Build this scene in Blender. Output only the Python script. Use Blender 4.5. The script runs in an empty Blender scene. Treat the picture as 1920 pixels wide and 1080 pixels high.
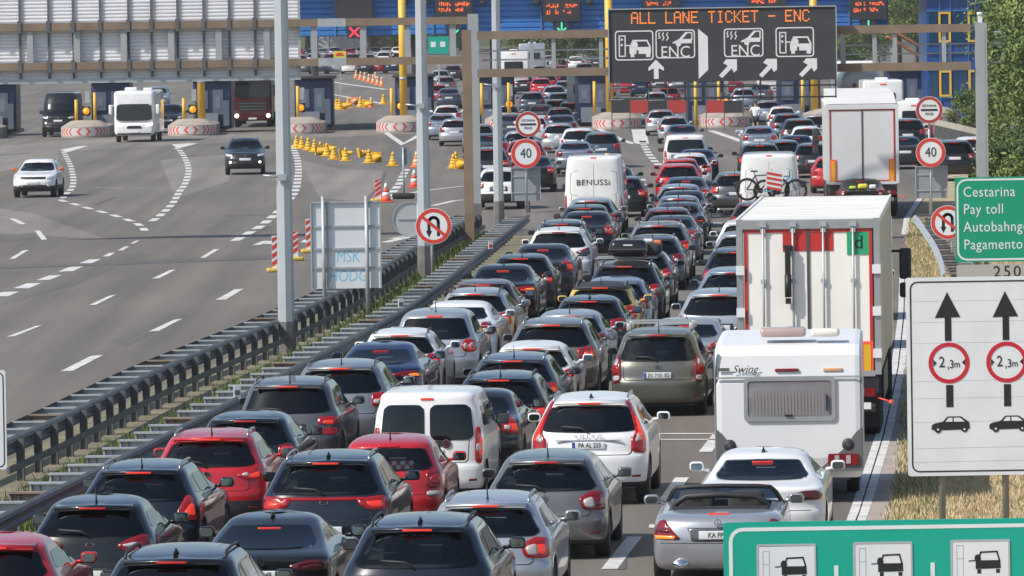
import bpy, bmesh, math, random
import numpy as np
from mathutils import Vector, Matrix
from mathutils.bvhtree import BVHTree
from mathutils.geometry import delaunay_2d_cdt
R = math.radians
random.seed(7)
SC = bpy.context.scene
COL = SC.collection

# ---------------------------------------------------------------- camera, sky, sun, exposure
CH, FPX, PITCH, ROLL = 8.1, 13150.0, R(2.41), R(0.9)
_cf = Vector((0, math.cos(PITCH), -math.sin(PITCH)))
_r0, _u0 = Vector((1, 0, 0)), Vector((0, math.sin(PITCH), math.cos(PITCH)))
_cr = math.cos(ROLL) * _r0 - math.sin(ROLL) * _u0
_cu = math.sin(ROLL) * _r0 + math.cos(ROLL) * _u0
cam = bpy.data.objects.new('camera', bpy.data.cameras.new('camera'))
COL.objects.link(cam)
M4 = Matrix((_cr, _cu, -_cf)).transposed().to_4x4()
M4.translation = (0, 0, CH)
cam.matrix_world = M4
cam.data.sensor_width = 36
cam.data.lens = 36 * FPX / 1920
cam.data.clip_start, cam.data.clip_end = 1, 6000
SC.camera = cam

SUN_EL, SUN_BACK = R(45), R(30)          # sun stands to the left and a little behind the camera
S = Vector((-math.cos(SUN_EL) * math.cos(SUN_BACK), -math.cos(SUN_EL) * math.sin(SUN_BACK), math.sin(SUN_EL)))
W = bpy.data.worlds.new('World'); SC.world = W; W.use_nodes = True
nt = W.node_tree
sky = nt.nodes.new('ShaderNodeTexSky'); sky.sky_type = 'NISHITA'; sky.sun_disc = False
sky.sun_elevation = SUN_EL; sky.sun_rotation = math.atan2(S.x, S.y); sky.dust_density = 1.2; sky.air_density = 1.0; sky.ozone_density = 1.5
nt.links.new(sky.outputs[0], nt.nodes['Background'].inputs[0])
nt.nodes['Background'].inputs[1].default_value = 0.13
sl = bpy.data.lights.new('sun', 'SUN'); sl.energy = 4.2; sl.angle = R(0.5); sl.color = (1.0, 0.94, 0.86)
so = bpy.data.objects.new('sun', sl); COL.objects.link(so)
so.rotation_euler = (-S).to_track_quat('-Z', 'Y').to_euler(); so.location = (-60, 0, 90)
SC.view_settings.view_transform = 'Standard'; SC.view_settings.look = 'None'
SC.view_settings.gamma = 1; SC.view_settings.exposure = 0.12
SC.render.engine = 'CYCLES'
SC.cycles.use_denoising = True
SC.cycles.max_bounces = 6; SC.cycles.transparent_max_bounces = 12; SC.cycles.diffuse_bounces = 3; SC.cycles.glossy_bounces = 3
SC.cycles.caustics_reflective = False; SC.cycles.caustics_refractive = False

def pray(px, py):
    return _cf + _cr * ((px - 960) / FPX) - _cu * ((py - 540) / FPX)
def G(px, py, z=0.0):                     # point at height z seen at a photo pixel
    d = pray(px, py); t = (z - CH) / d.z
    return Vector((0, 0, CH)) + d * t
def D(px, py, Y):                         # point at distance Y along the road
    d = pray(px, py); t = Y / d.y
    return Vector((0, 0, CH)) + d * t
def yh(px): return -13 - (px - 960) * 0.0157
def gy(px, Y): return FPX * CH / Y + yh(px)   # photo row of the ground at distance Y

# ---------------------------------------------------------------- materials
MATS = {}
def mat(name, col=(.5, .5, .5), rough=.6, metal=0.0, emit=None, estr=1.0, noise=None, coat=0.0, spec=.5, bump=None):
    """noise = (scale, amount) mottles the colour; bump = (scale, strength)"""
    if name in MATS: return MATS[name]
    m = bpy.data.materials.new(name); m.use_nodes = True; MATS[name] = m
    b = m.node_tree.nodes['Principled BSDF']
    b.inputs['Base Color'].default_value = (*col, 1); b.inputs['Roughness'].default_value = rough
    b.inputs['Metallic'].default_value = metal; b.inputs['Coat Weight'].default_value = coat
    b.inputs['Specular IOR Level'].default_value = spec; b.inputs['Coat Roughness'].default_value = .04
    if emit:
        b.inputs['Emission Color'].default_value = (*emit, 1); b.inputs['Emission Strength'].default_value = estr
    N, L = m.node_tree.nodes, m.node_tree.links
    if noise or bump: tc = N.new('ShaderNodeTexCoord')
    if noise:
        n = N.new('ShaderNodeTexNoise'); n.inputs['Scale'].default_value = noise[0]; n.inputs['Detail'].default_value = 6
        r = N.new('ShaderNodeMapRange'); r.inputs[1].default_value = .3; r.inputs[2].default_value = .7
        r.inputs[3].default_value = 1 - noise[1]; r.inputs[4].default_value = 1 + noise[1]
        mx = N.new('ShaderNodeVectorMath'); mx.operation = 'SCALE'; mx.inputs[0].default_value = col
        L.new(tc.outputs['Object'], n.inputs['Vector']); L.new(n.outputs['Fac'], r.inputs[0])
        L.new(r.outputs[0], mx.inputs['Scale']); L.new(mx.outputs[0], b.inputs['Base Color'])
    if bump:
        n2 = N.new('ShaderNodeTexNoise'); n2.inputs['Scale'].default_value = bump[0]; n2.inputs['Detail'].default_value = 4
        bp = N.new('ShaderNodeBump'); bp.inputs['Strength'].default_value = bump[1]
        L.new(tc.outputs['Object'], n2.inputs['Vector']); L.new(n2.outputs['Fac'], bp.inputs['Height']); L.new(bp.outputs[0], b.inputs['Normal'])
    return m

def glass_mat(name, tint):
    m = bpy.data.materials.new(name); m.use_nodes = True; MATS[name] = m
    N, L = m.node_tree.nodes, m.node_tree.links
    N.remove(N['Principled BSDF'])
    fr = N.new('ShaderNodeFresnel'); fr.inputs[0].default_value = 1.55
    t = N.new('ShaderNodeBsdfTransparent'); t.inputs[0].default_value = (*tint, 1)
    g = N.new('ShaderNodeBsdfGlossy'); g.inputs['Roughness'].default_value = .03; g.inputs['Color'].default_value = (.8, .85, .88, 1)
    mx = N.new('ShaderNodeMixShader'); L.new(fr.outputs[0], mx.inputs[0]); L.new(t.outputs[0], mx.inputs[1]); L.new(g.outputs[0], mx.inputs[2])
    L.new(mx.outputs[0], N['Material Output'].inputs[0])
    return m
GLASS = glass_mat('tinted_glass', (.58, .64, .64))
GLASS_D = glass_mat('privacy_glass', (.10, .11, .12))
GLASS_C = glass_mat('clear_glass', (.74, .80, .79))

PAINT = {}
def paint(name, col, metal=.35, rough=.32):
    m = mat('paint_' + name, col, rough, metal, coat=.8, noise=(2.2, .08), spec=.25); PAINT[name] = m; return m
for n, c, me, ro in [('black', (.008, .009, .011), .0, .3), ('black_blue', (.010, .014, .026), .1, .3), ('charcoal', (.028, .031, .038), .35, .33),
                 ('grey', (.135, .137, .143), .6, .36), ('mid_grey', (.27, .275, .285), .6, .36), ('warm_grey', (.20, .195, .185), .6, .36),
                 ('silver', (.46, .475, .50), .6, .36), ('blue_silver', (.30, .35, .43), .55, .36), ('white', (.80, .80, .79), 0, .3),
                 ('navy', (.010, .020, .082), .35, .3), ('blue_grey', (.07, .092, .128), .5, .34), ('red', (.50, .018, .022), .12, .3), ('dark_red', (.30, .012, .022), .2, .3),
                 ('maroon', (.10, .035, .045), .4, .33), ('yellow', (.72, .45, .08), .1, .3), ('cream', (.74, .72, .66), 0, .4), ('olive_grey', (.135, .135, .118), .5, .38)]:
    paint(n, c, me, ro)
PLASTIC = mat('black_plastic', (.028, .029, .031), .55)
RUBBER = mat('tyre_rubber', (.022, .022, .023), .8)
RIM = mat('alloy_rim', (.42, .43, .45), .35, .8)
CABIN = mat('cabin_lining', (.045, .045, .05), .8)
SEAT = mat('seat_cloth', (.035, .036, .04), .9)
CHROME = mat('chrome', (.75, .76, .78), .15, 1)
TAIL = mat('tail_lens', (.20, .006, .010), .2, coat=.35)
TAIL_LIT = mat("tail_lens_lit", (.26, .007, .010), .2, emit=(1, .03, .025), estr=.07, coat=.35)
TAIL_DARK = mat('tail_lens_dark', (.10, .008, .014), .18, coat=.6)
BRAKE = mat('brake_lens', (.45, .012, .014), .25, emit=(1, .05, .04), estr=.10)
BRAKE_LIT = mat("brake_lens_lit", (.4, .015, .012), .3, emit=(1, .07, .03), estr=.5)
CLEAR = mat('clear_lens', (.44, .40, .40), .15, coat=.7)
AMBER = mat('amber_lens', (.8, .25, .04), .2, emit=(1, .3, .05), estr=.5)
HEAD = mat('headlamp_lens', (.75, .76, .78), .08, .3, coat=1)
HEAD_LIT = mat('headlamp_lit', (.9, .9, .85), .1, emit=(1, .97, .85), estr=1.6)
PLATE = mat('plate_white', (.74, .75, .75), .45)
PLATE_BLUE = mat('plate_blue', (.02, .08, .45), .45)
INK = mat('ink_black', (.015, .015, .016), .5)
WHITE = mat('sign_white', (.74, .76, .77), .5, noise=(3, .03))
SIGN_RED = mat('sign_red', (.62, .05, .03), .5)
GALV = mat('galvanised_steel', (.42, .45, .47), .45, .35, noise=(4, .12))
GALV_D = mat('weathered_steel', (.135, .138, .14), .6, .3, noise=(3, .25))

# ---------------------------------------------------------------- mesh building
class MB:
    def __init__(self): self.v, self.f, self.m, self.s = [], [], [], []
    def add(self, vs, fs, mi=0, smooth=False):
        o = len(self.v); self.v += [tuple(p) for p in vs]
        for f in fs: self.f.append([i + o for i in f]); self.m.append(mi); self.s.append(smooth)
        return self
    def box(self, c, s, mi=0, rz=0.0, rx=0.0, ry=0.0):
        h = [x / 2 for x in s]; Mx = Matrix.Rotation(rz, 3, 'Z') @ Matrix.Rotation(ry, 3, 'Y') @ Matrix.Rotation(rx, 3, 'X'); c = Vector(c)
        vs = [c + Mx @ Vector((sx * h[0], sy * h[1], sz * h[2])) for sx in (-1, 1) for sy in (-1, 1) for sz in (-1, 1)]
        return self.add(vs, [(0, 1, 3, 2), (4, 6, 7, 5), (0, 4, 5, 1), (2, 3, 7, 6), (0, 2, 6, 4), (1, 5, 7, 3)], mi)
    def rbox(self, c, s, r=.02, mi=0, seg=3):          # box with rounded vertical (local z) and softened top/bottom edges
        h = [x / 2 for x in s]; r = min(r, h[0] * .98, h[1] * .98, h[2] * .98); rings = []
        prof = [(r * (1 - math.sin(a)), -h[2] + r * (1 - math.cos(a))) for a in [i / seg * math.pi / 2 for i in range(seg + 1)]]
        prof = prof + [(p[0], -p[1]) for p in reversed(prof)]
        for ins, z in prof:
            ring = []
            for k, (cx, cy) in enumerate(((1, 1), (-1, 1), (-1, -1), (1, -1))):
                for j in range(seg + 1):
                    a = k * math.pi / 2 + j / seg * math.pi / 2
                    ring.append((c[0] + cx * (h[0] - r) + (r - ins) * math.cos(a), c[1] + cy * (h[1] - r) + (r - ins) * math.sin(a), c[2] + z))
            rings.append(ring)
        return self.loft(rings, True, True, mi, True)
    def loft(self, rings, closed=True, caps=True, mi=0, smooth=True):
        n = len(rings[0]); vs = [p for r in rings for p in r]; fs = []
        for i in range(len(rings) - 1):
            for j in range(n if closed else n - 1):
                k = (j + 1) % n
                fs.append((i * n + j, i * n + k, (i + 1) * n + k, (i + 1) * n + j))
        if caps: fs += [tuple(reversed(range(n))), tuple(range((len(rings) - 1) * n, len(rings) * n))]
        return self.add(vs, fs, mi, smooth)
    def tube(self, pts, rad, n=8, mi=0, caps=True, smooth=True):
        pts = [Vector(p) for p in pts]; rs = rad if isinstance(rad, (list, tuple)) else [rad] * len(pts); rings = []
        for i, p in enumerate(pts):
            t = (pts[min(i + 1, len(pts) - 1)] - pts[max(i - 1, 0)]).normalized()
            a = t.cross(Vector((0, 0, 1)))
            if a.length < 1e-3: a = t.cross(Vector((0, 1, 0)))
            a.normalize(); b = t.cross(a)
            rings.append([p + (a * math.cos(q) + b * math.sin(q)) * rs[i] for q in [2 * math.pi * k / n for k in range(n)]])
        return self.loft(rings, True, caps, mi, smooth)
    def cyl(self, c, r, h, n=24, mi=0, r2=None, axis='z', smooth=True):
        r2 = r if r2 is None else r2; rings = []
        for z, rr in ((-h / 2, r), (h / 2, r2)):
            ring = []
            for k in range(n):
                a = 2 * math.pi * k / n; p = (rr * math.cos(a), rr * math.sin(a), z)
                if axis == 'x': p = (p[2], p[0], p[1])
                if axis == 'y': p = (p[1], p[2], p[0])
                ring.append((c[0] + p[0], c[1] + p[1], c[2] + p[2]))
            rings.append(ring)
        o = len(self.f); self.loft(rings, True, True, mi, smooth); self.s[-1] = self.s[-2] = False
        return self
    def lathe(self, prof, c=(0, 0, 0), n=24, mi=0, axis='z', smooth=True):
        rings = []
        for rr, z in prof:
            ring = []
            for k in range(n):
                a = 2 * math.pi * k / n; p = (rr * math.cos(a), rr * math.sin(a), z)
                if axis == 'x': p = (p[2], p[0], p[1])
                if axis == 'y': p = (p[1], p[2], p[0])
                ring.append((c[0] + p[0], c[1] + p[1], c[2] + p[2]))
            rings.append(ring)
        return self.loft(rings, True, True, mi, smooth)
    def prism(self, poly, y0, y1, mi=0, plane='xz'):     # polygon extruded along the remaining axis
        n = len(poly)
        mk = {'xz': lambda p, t: (p[0], t, p[1]), 'xy': lambda p, t: (p[0], p[1], t), 'yz': lambda p, t: (t, p[0], p[1])}[plane]
        vs = [mk(p, y0) for p in poly] + [mk(p, y1) for p in poly]
        fs = [tuple(range(n)), tuple(reversed(range(n, 2 * n)))] + [(i, n + i, n + (i + 1) % n, (i + 1) % n) for i in range(n)]
        return self.add(vs, fs, mi)
    def mesh(self, name, mats):
        me = bpy.data.meshes.new(name); me.from_pydata(self.v, [], self.f)
        me.polygons.foreach_set('material_index', self.m); me.polygons.foreach_set('use_smooth', self.s)
        for m in (mats if isinstance(mats, (list, tuple)) else [mats]): me.materials.append(m)
        bm = bmesh.new(); bm.from_mesh(me); bmesh.ops.recalc_face_normals(bm, faces=bm.faces); bm.to_mesh(me); bm.free()
        me.update(); return me
    def build(self, name, mats, parent=None, loc=None):
        return link(name, self.mesh(name, mats), parent, loc)

def link(name, me, parent=None, loc=None):
    o = bpy.data.objects.new(name, me); COL.objects.link(o)
    if parent: o.parent = parent
    if loc is not None: o.location = loc
    return o
def thing(name, label, cat, loc=(0, 0, 0), rz=0.0, group=None):
    o = bpy.data.objects.new(name, None); COL.objects.link(o); o.location = loc; o.rotation_euler.z = rz; o.empty_display_size = .3
    return tag(o, label, cat, group)
def tag(o, label, cat, group=None):
    o['label'] = label; o['category'] = cat
    if group: o['group'] = group
    return o
def struct(o, kind='structure'): o['kind'] = kind; return o

def chaikin(poly, it=2, k=.2):
    for _ in range(it):
        q = []
        for i in range(len(poly)):
            a, b = poly[i], poly[(i + 1) % len(poly)]
            q += [(a[0] + (b[0] - a[0]) * k, a[1] + (b[1] - a[1]) * k), (b[0] + (a[0] - b[0]) * k, b[1] + (a[1] - b[1]) * k)]
        poly = q
    return poly
def ell(cx, cy, rx, ry=None, n=28):
    ry = rx if ry is None else ry
    return [(cx + rx * math.cos(2 * math.pi * k / n), cy + ry * math.sin(2 * math.pi * k / n)) for k in range(n)]
def rrect(cx, cy, w, h, r, n=4):
    out = []
    for k, (sx, sy) in enumerate(((1, 1), (-1, 1), (-1, -1), (1, -1))):
        for j in range(n + 1):
            a = k * math.pi / 2 + j / n * math.pi / 2
            out.append((cx + sx * (w / 2 - r) + r * math.cos(a), cy + sy * (h / 2 - r) + r * math.sin(a)))
    return out
def ring_poly(mb, outer, inner, y, mi=0, t=.004):      # flat ring between two outlines of equal count, facing -y
    n = len(outer); vs = [(p[0], y, p[1]) for p in outer] + [(p[0], y, p[1]) for p in inner] + [(p[0], y + t, p[1]) for p in outer] + [(p[0], y + t, p[1]) for p in inner]
    fs = []
    for i in range(n):
        j = (i + 1) % n
        fs += [(i, j, n + j, n + i), (2 * n + i, 3 * n + i, 3 * n + j, 2 * n + j), (i, 2 * n + i, 2 * n + j, j), (n + i, n + j, 3 * n + j, 3 * n + i)]
    mb.add(vs, fs, mi)
def stroke(mb, pts, w, y, mi=0, t=.004):               # thick polyline in the xz plane
    for a, b in zip(pts[:-1], pts[1:]):
        a, b = Vector(a), Vector(b); d = (b - a); L_ = d.length
        if L_ < 1e-6: continue
        d /= L_; nrm = Vector((-d.y, d.x)) * w / 2; a2, b2 = a - d * w * .3, b + d * w * .3
        mb.prism([a2 + nrm, a2 - nrm, b2 - nrm, b2 + nrm], y, y + t, mi)

_TXT = {}
def text_mesh(s, size, m, align='CENTER', extrude=.002, shear=0.0, spacing=1.0, xs=1.0):
    key = (s, size, m.name, align, shear, spacing, xs)
    if key in _TXT: return _TXT[key]
    cu = bpy.data.curves.new('lettering', 'FONT'); cu.body = s; cu.size = size; cu.align_x = align; cu.align_y = 'CENTER'
    cu.extrude = extrude; cu.shear = shear; cu.space_character = spacing; cu.resolution_u = 3
    o = bpy.data.objects.new('lettering', cu); COL.objects.link(o)
    me = bpy.data.meshes.new_from_object(o.evaluated_get(bpy.context.evaluated_depsgraph_get()))
    bpy.data.objects.remove(o); bpy.data.curves.remove(cu)
    me.transform(Matrix.Rotation(R(90), 4, 'X') @ Matrix.Diagonal((xs, 1, 1, 1)))
    me.materials.clear(); me.materials.append(m); _TXT[key] = me
    return me
DEBUG = False
# ---------------------------------------------------------------- car builder
def pchip(xs, ys, x):
    xs, ys = np.array(xs, float), np.array(ys, float); h = np.diff(xs); d = np.diff(ys) / h; m = np.zeros_like(ys)
    for i in range(1, len(xs) - 1):
        if d[i - 1] * d[i] > 0:
            w1, w2 = 2 * h[i] + h[i - 1], h[i] + 2 * h[i - 1]; m[i] = (w1 + w2) / (w1 / d[i - 1] + w2 / d[i])
    m[0], m[-1] = d[0], d[-1]
    x = np.asarray(x, float); i = np.clip(np.searchsorted(xs, x) - 1, 0, len(xs) - 2); t = (x - xs[i]) / h[i]
    return ((1 + 2 * t) * (1 - t) ** 2 * ys[i] + t * (1 - t) ** 2 * h[i] * m[i] + t * t * (3 - 2 * t) * ys[i + 1] + t * t * (t - 1) * h[i] * m[i + 1])

def keys_two_box(L, W, H, clear, belt, slope, tum, hood=1.15, nose=.12, lean=.10, rake=.85):
    w = W / 2
    return [(clear, w * .88, .20, L - .25), (clear + .05, w * .95, .07, L - .10), (clear + .13, w * .985, .02, L - .03), (belt - .42, w * 1.0, .0, L),
            (belt - .345, w * 1.0, .015, L - .01), (belt - .31, w * .998, .045, L - .03), (belt - .15, w * .995, .045 + lean * .3, L - nose), (belt - .06, w * .985, .045 + lean * .55, L - hood * .45),
            (belt - .01, w * .965, .045 + lean * .8, L - hood * .85), (belt + .04, w * .935, .05 + lean, L - hood - .08),
            (belt + (H - .15 - belt) * .5, w * (.935 + tum) / 2 * 1.012, .05 + lean + slope * .42, L - hood - .08 - rake * .48), (H - .18, w * tum * 1.03, .05 + lean + slope * .86, L - hood - rake * .9),
            (H - .12, w * (tum - .015), .05 + lean + slope, L - hood - rake * 1.0), (H - .08, w * (tum - .06), .16 + lean + slope, L - hood - rake * 1.08),
            (H - .04, w * (tum - .14), .45 + lean + slope, L - hood - rake * 1.22), (H - .012, w * (tum - .32), .95 + lean + slope, L - hood - rake * 1.4), (H, w * .14, 1.35 + lean + slope, L - hood - rake * 1.6)]
def keys_sedan(L, W, H, clear, deck, tum, dlen=.62, glen=.75, hood=1.25, rake=.9):
    w = W / 2; b = deck - .06
    return [(clear, w * .88, .20, L - .25), (clear + .05, w * .95, .07, L - .10), (clear + .13, w * .985, .02, L - .03), (deck - .42, w * 1.0, .0, L),
            (deck - .345, w * 1.0, .01, L - .01), (deck - .30, w * .998, .04, L - .03), (deck - .12, w * .99, .04, L - .12), (deck - .035, w * .965, .03, L - hood * .45),
            (deck - .005, w * .94, .08, L - hood * .8), (deck + .03, w * .90, dlen * .6, L - hood * .95), (deck + .055, w * .87, dlen, L - hood - .1),
            (deck + .02 + (H - .1 - deck) * .5, w * (.87 + tum) / 2 * 1.01, dlen + glen * .5, L - hood - .08 - rake * .48), (H - .12, w * tum * 1.03, dlen + glen * .86, L - hood - rake * .9),
            (H - .075, w * (tum - .02), dlen + glen * 1.02, L - hood - rake), (H - .045, w * (tum - .08), dlen + glen * 1.15, L - hood - rake * 1.08),
            (H - .02, w * (tum - .18), dlen + glen * 1.4, L - hood - rake * 1.2), (H - .006, w * (tum - .36), dlen + glen * 1.7, L - hood - rake * 1.4), (H, w * .14, dlen + glen * 2.1, L - hood - rake * 1.6)]
def keys_van(L, W, H, clear, belt, tum, hood=.95, rake=.7, lean=.05):
    w = W / 2
    return [(clear, w * .9, .15, L - .2), (clear + .05, w * .96, .05, L - .06), (clear + .2, w * 1.0, .0, L), (.62, w * 1.0, .0, L), (.66, w * 1.0, .03, L - .02), (belt - .12, w * 1.0, .035, L - .14), (belt - .02, w * .995, .04, L - hood * .7),
            (belt + .05, w * .985, .045, L - hood), (belt + (H - belt) * .5, w * (.985 + tum) / 2 * 1.02, .05 + lean * .5, L - hood - rake * .55), (H - .2, w * tum * 1.02, .05 + lean, L - hood - rake * .98),
            (H - .1, w * tum, .07 + lean, L - hood - rake * 1.15), (H - .05, w * (tum - .05), .12 + lean, L - hood - rake * 1.3), (H - .02, w * (tum - .15), .25 + lean, L - hood - rake * 1.6), (H - .006, w * (tum - .35), .6, L - hood - rake * 2.0), (H, w * .14, 1.1, L - hood - rake * 2.4)]

class Shape:
    def __init__(s, keys, lr=.42, lf=.55, nr=2.7):
        k = np.array(keys); s.k = k; s.lr, s.lf, s.nr = lr, lf, nr
    def at(s, z): return [float(pchip(s.k[:, 0], s.k[:, i], z)) for i in (1, 2, 3)]
    def hw(s, z): return s.at(z)[0]
    def ring(s, z, NQ=9, NS=10):
        hw, yr, yf = s.at(z); lr, lf = s.lr, s.lf
        if yf - yr < lr + lf + .2: q = (yf - yr - .1) / (lr + lf + .1); lr *= q; lf *= q
        right = []
        for i in range(NQ + 1):
            a = i / NQ * math.pi / 2; right.append((hw * math.sin(a) ** (2 / s.nr), yr + lr * (1 - max(0, math.cos(a)) ** (2 / s.nr))))
        y0, y1 = yr + lr, yf - lf
        for i in range(1, NS): right.append((hw, y0 + (y1 - y0) * i / NS))
        for i in range(NQ + 1):
            a = (1 - i / NQ) * math.pi / 2; right.append((hw * math.sin(a) ** (2 / 2.5), yf - lf * (1 - max(0, math.cos(a)) ** (2 / 2.5))))
        ym, hl = s.k[:, 1:3].mean(), (s.k[:, 3].max()) / 2
        right = [(x * (1 - .045 * abs((y - hl) / hl) ** 4), y) for x, y in right]
        return [(x, y, z) for x, y in right] + [(-x, y, z) for x, y in right[-2:0:-1]]
    def mesh(s):
        zs = []
        for a, b in zip(s.k[:-1, 0], s.k[1:, 0]):
            n = 2 if b - a < .06 else max(2, int((b - a) / .05))
            zs += [a + (b - a) * i / n for i in range(n)]
        zs.append(s.k[-1, 0])
        return MB().loft([s.ring(z) for z in zs], True, True, 0, True)

def dense(poly, step):
    out = []
    for i in range(len(poly)):
        a, b = Vector(poly[i]), Vector(poly[(i + 1) % len(poly)]); n = max(1, int((b - a).length / step))
        out += [a + (b - a) * (j / n) for j in range(n)]
    return out
def inside(p, poly):
    c = False; n = len(poly)
    for i in range(n):
        a, b = poly[i], poly[i - 1]
        if (a[1] > p[1]) != (b[1] > p[1]) and p[0] < (b[0] - a[0]) * (p[1] - a[1]) / (b[1] - a[1]) + a[0]: c = not c
    return c
def patch_mesh(poly, axis, bvh, m, off=.006, depth=.016, grid=.09, step=.05):
    hard = m.name.endswith('glass')
    """an outline laid on the body: axis '-y' seen from behind, '+y' from the front, '+x'/'-x' from the sides"""
    bd = dense(poly, step); pts = list(bd)
    xs, ys = [p[0] for p in bd], [p[1] for p in bd]; x = min(xs) + grid / 2
    bp = [(p[0], p[1]) for p in bd]
    while x < max(xs):
        y = min(ys) + grid / 2
        while y < max(ys):
            if inside((x, y), bp) and min((Vector((x, y)) - q).length for q in bd) > grid * .4: pts.append(Vector((x, y)))
            y += grid
        x += grid
    n = len(bd)
    v2, _, f2, _, _, _ = delaunay_2d_cdt([Vector(p) for p in pts], [(i, (i + 1) % n) for i in range(n)], [], 1, 1e-5)
    out = []
    for p in v2:
        if axis == '-y': o, d = Vector((p[0], -6, p[1])), Vector((0, 1, 0))
        elif axis == '+y': o, d = Vector((p[0], 14, p[1])), Vector((0, -1, 0))
        elif axis == '+x': o, d = Vector((6, p[0], p[1])), Vector((-1, 0, 0))
        else: o, d = Vector((-6, p[0], p[1])), Vector((1, 0, 0))
        h = bvh.ray_cast(o, d)
        if h[0] is None or h[1].dot(d) > -.12:
            h2 = bvh.find_nearest(Vector((p[0], h[0].y if h[0] else 0.3, p[1])) if axis in ('-y',) else (h[0] or o))
            h = h if h[0] is not None else h2
        hit, nn = h[0], h[1]
        if nn.dot(d) > 0: nn = -nn
        out.append((hit + nn * off, hit - nn * depth))
    bm = bmesh.new(); vv = [bm.verts.new(a) for a, b in out]
    for f in f2:
        try: bm.faces.new([vv[i] for i in f])
        except ValueError: pass
    be = [e for e in bm.edges if len(e.link_faces) == 1]; lo = {}
    for e in be:
        for v in e.verts:
            if v.index not in lo or True:
                i = vv.index(v)
                if i not in lo: lo[i] = bm.verts.new(out[i][1])
    for f in bm.faces: f.smooth = True
    for e in be:
        a, b = vv.index(e.verts[0]), vv.index(e.verts[1])
        ta, tb = (bm.verts.new(out[a][0]), bm.verts.new(out[b][0])) if hard else (vv[a], vv[b])
        try: bm.faces.new((ta, tb, lo[b], lo[a]))
        except ValueError: pass
    bmesh.ops.recalc_face_normals(bm, faces=bm.faces)
    me = bpy.data.meshes.new('patch'); bm.to_mesh(me); bm.free(); me.materials.append(m)
    # make sure the outer skin looks outward
    d = {'-y': Vector((0, -1, 0)), '+y': Vector((0, 1, 0)), '+x': Vector((1, 0, 0)), '-x': Vector((-1, 0, 0))}[axis]
    if len(me.polygons) and sum(p.normal.dot(d) * p.area for p in me.polygons if p.use_smooth) < 0: me.flip_normals()
    return me

_BOD = {}
def boolean(me, cutters, self_first=False):
    ref = [max(v.co[i] for v in me.vertices) for i in range(3)]; best = None
    for attempt in ((2, 0, 1, 3, 4, 5) if self_first else range(6)):
        o = link('work', me); cs = []
        for k, c in enumerate(cutters):
            c = link('cut', c); cs.append(c); c.location = (.0007 * attempt * (k + 1), .0011 * attempt, .0013 * attempt * (k - 1))
            md = o.modifiers.new('b', 'BOOLEAN'); md.operation = 'DIFFERENCE'; md.solver = 'EXACT' if attempt < 5 else 'FAST'; md.object = c; md.use_self = attempt in (2, 4)
            try: md.material_mode = 'INDEX'
            except Exception: pass
        dg = bpy.context.evaluated_depsgraph_get(); dg.update()
        out = bpy.data.meshes.new_from_object(o.evaluated_get(dg))
        for c in cs + [o]: bpy.data.objects.remove(c)
        if len(out.polygons) > .55 * len(me.polygons) and all(abs(max(v.co[i] for v in out.vertices) - ref[i]) < .01 for i in range(3)) and min(v.co.z for v in out.vertices) < .5: return out
        if DEBUG: print('BOOL', attempt, len(out.polygons), len(me.polygons), [round(max(v.co[i] for v in out.vertices) - ref[i], 3) if len(out.vertices) else None for i in range(3)])
        if best is None or len(out.polygons) > len(best.polygons): best = out
    return best if len(best.polygons) > .5 * len(me.polygons) else me.copy()

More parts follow.
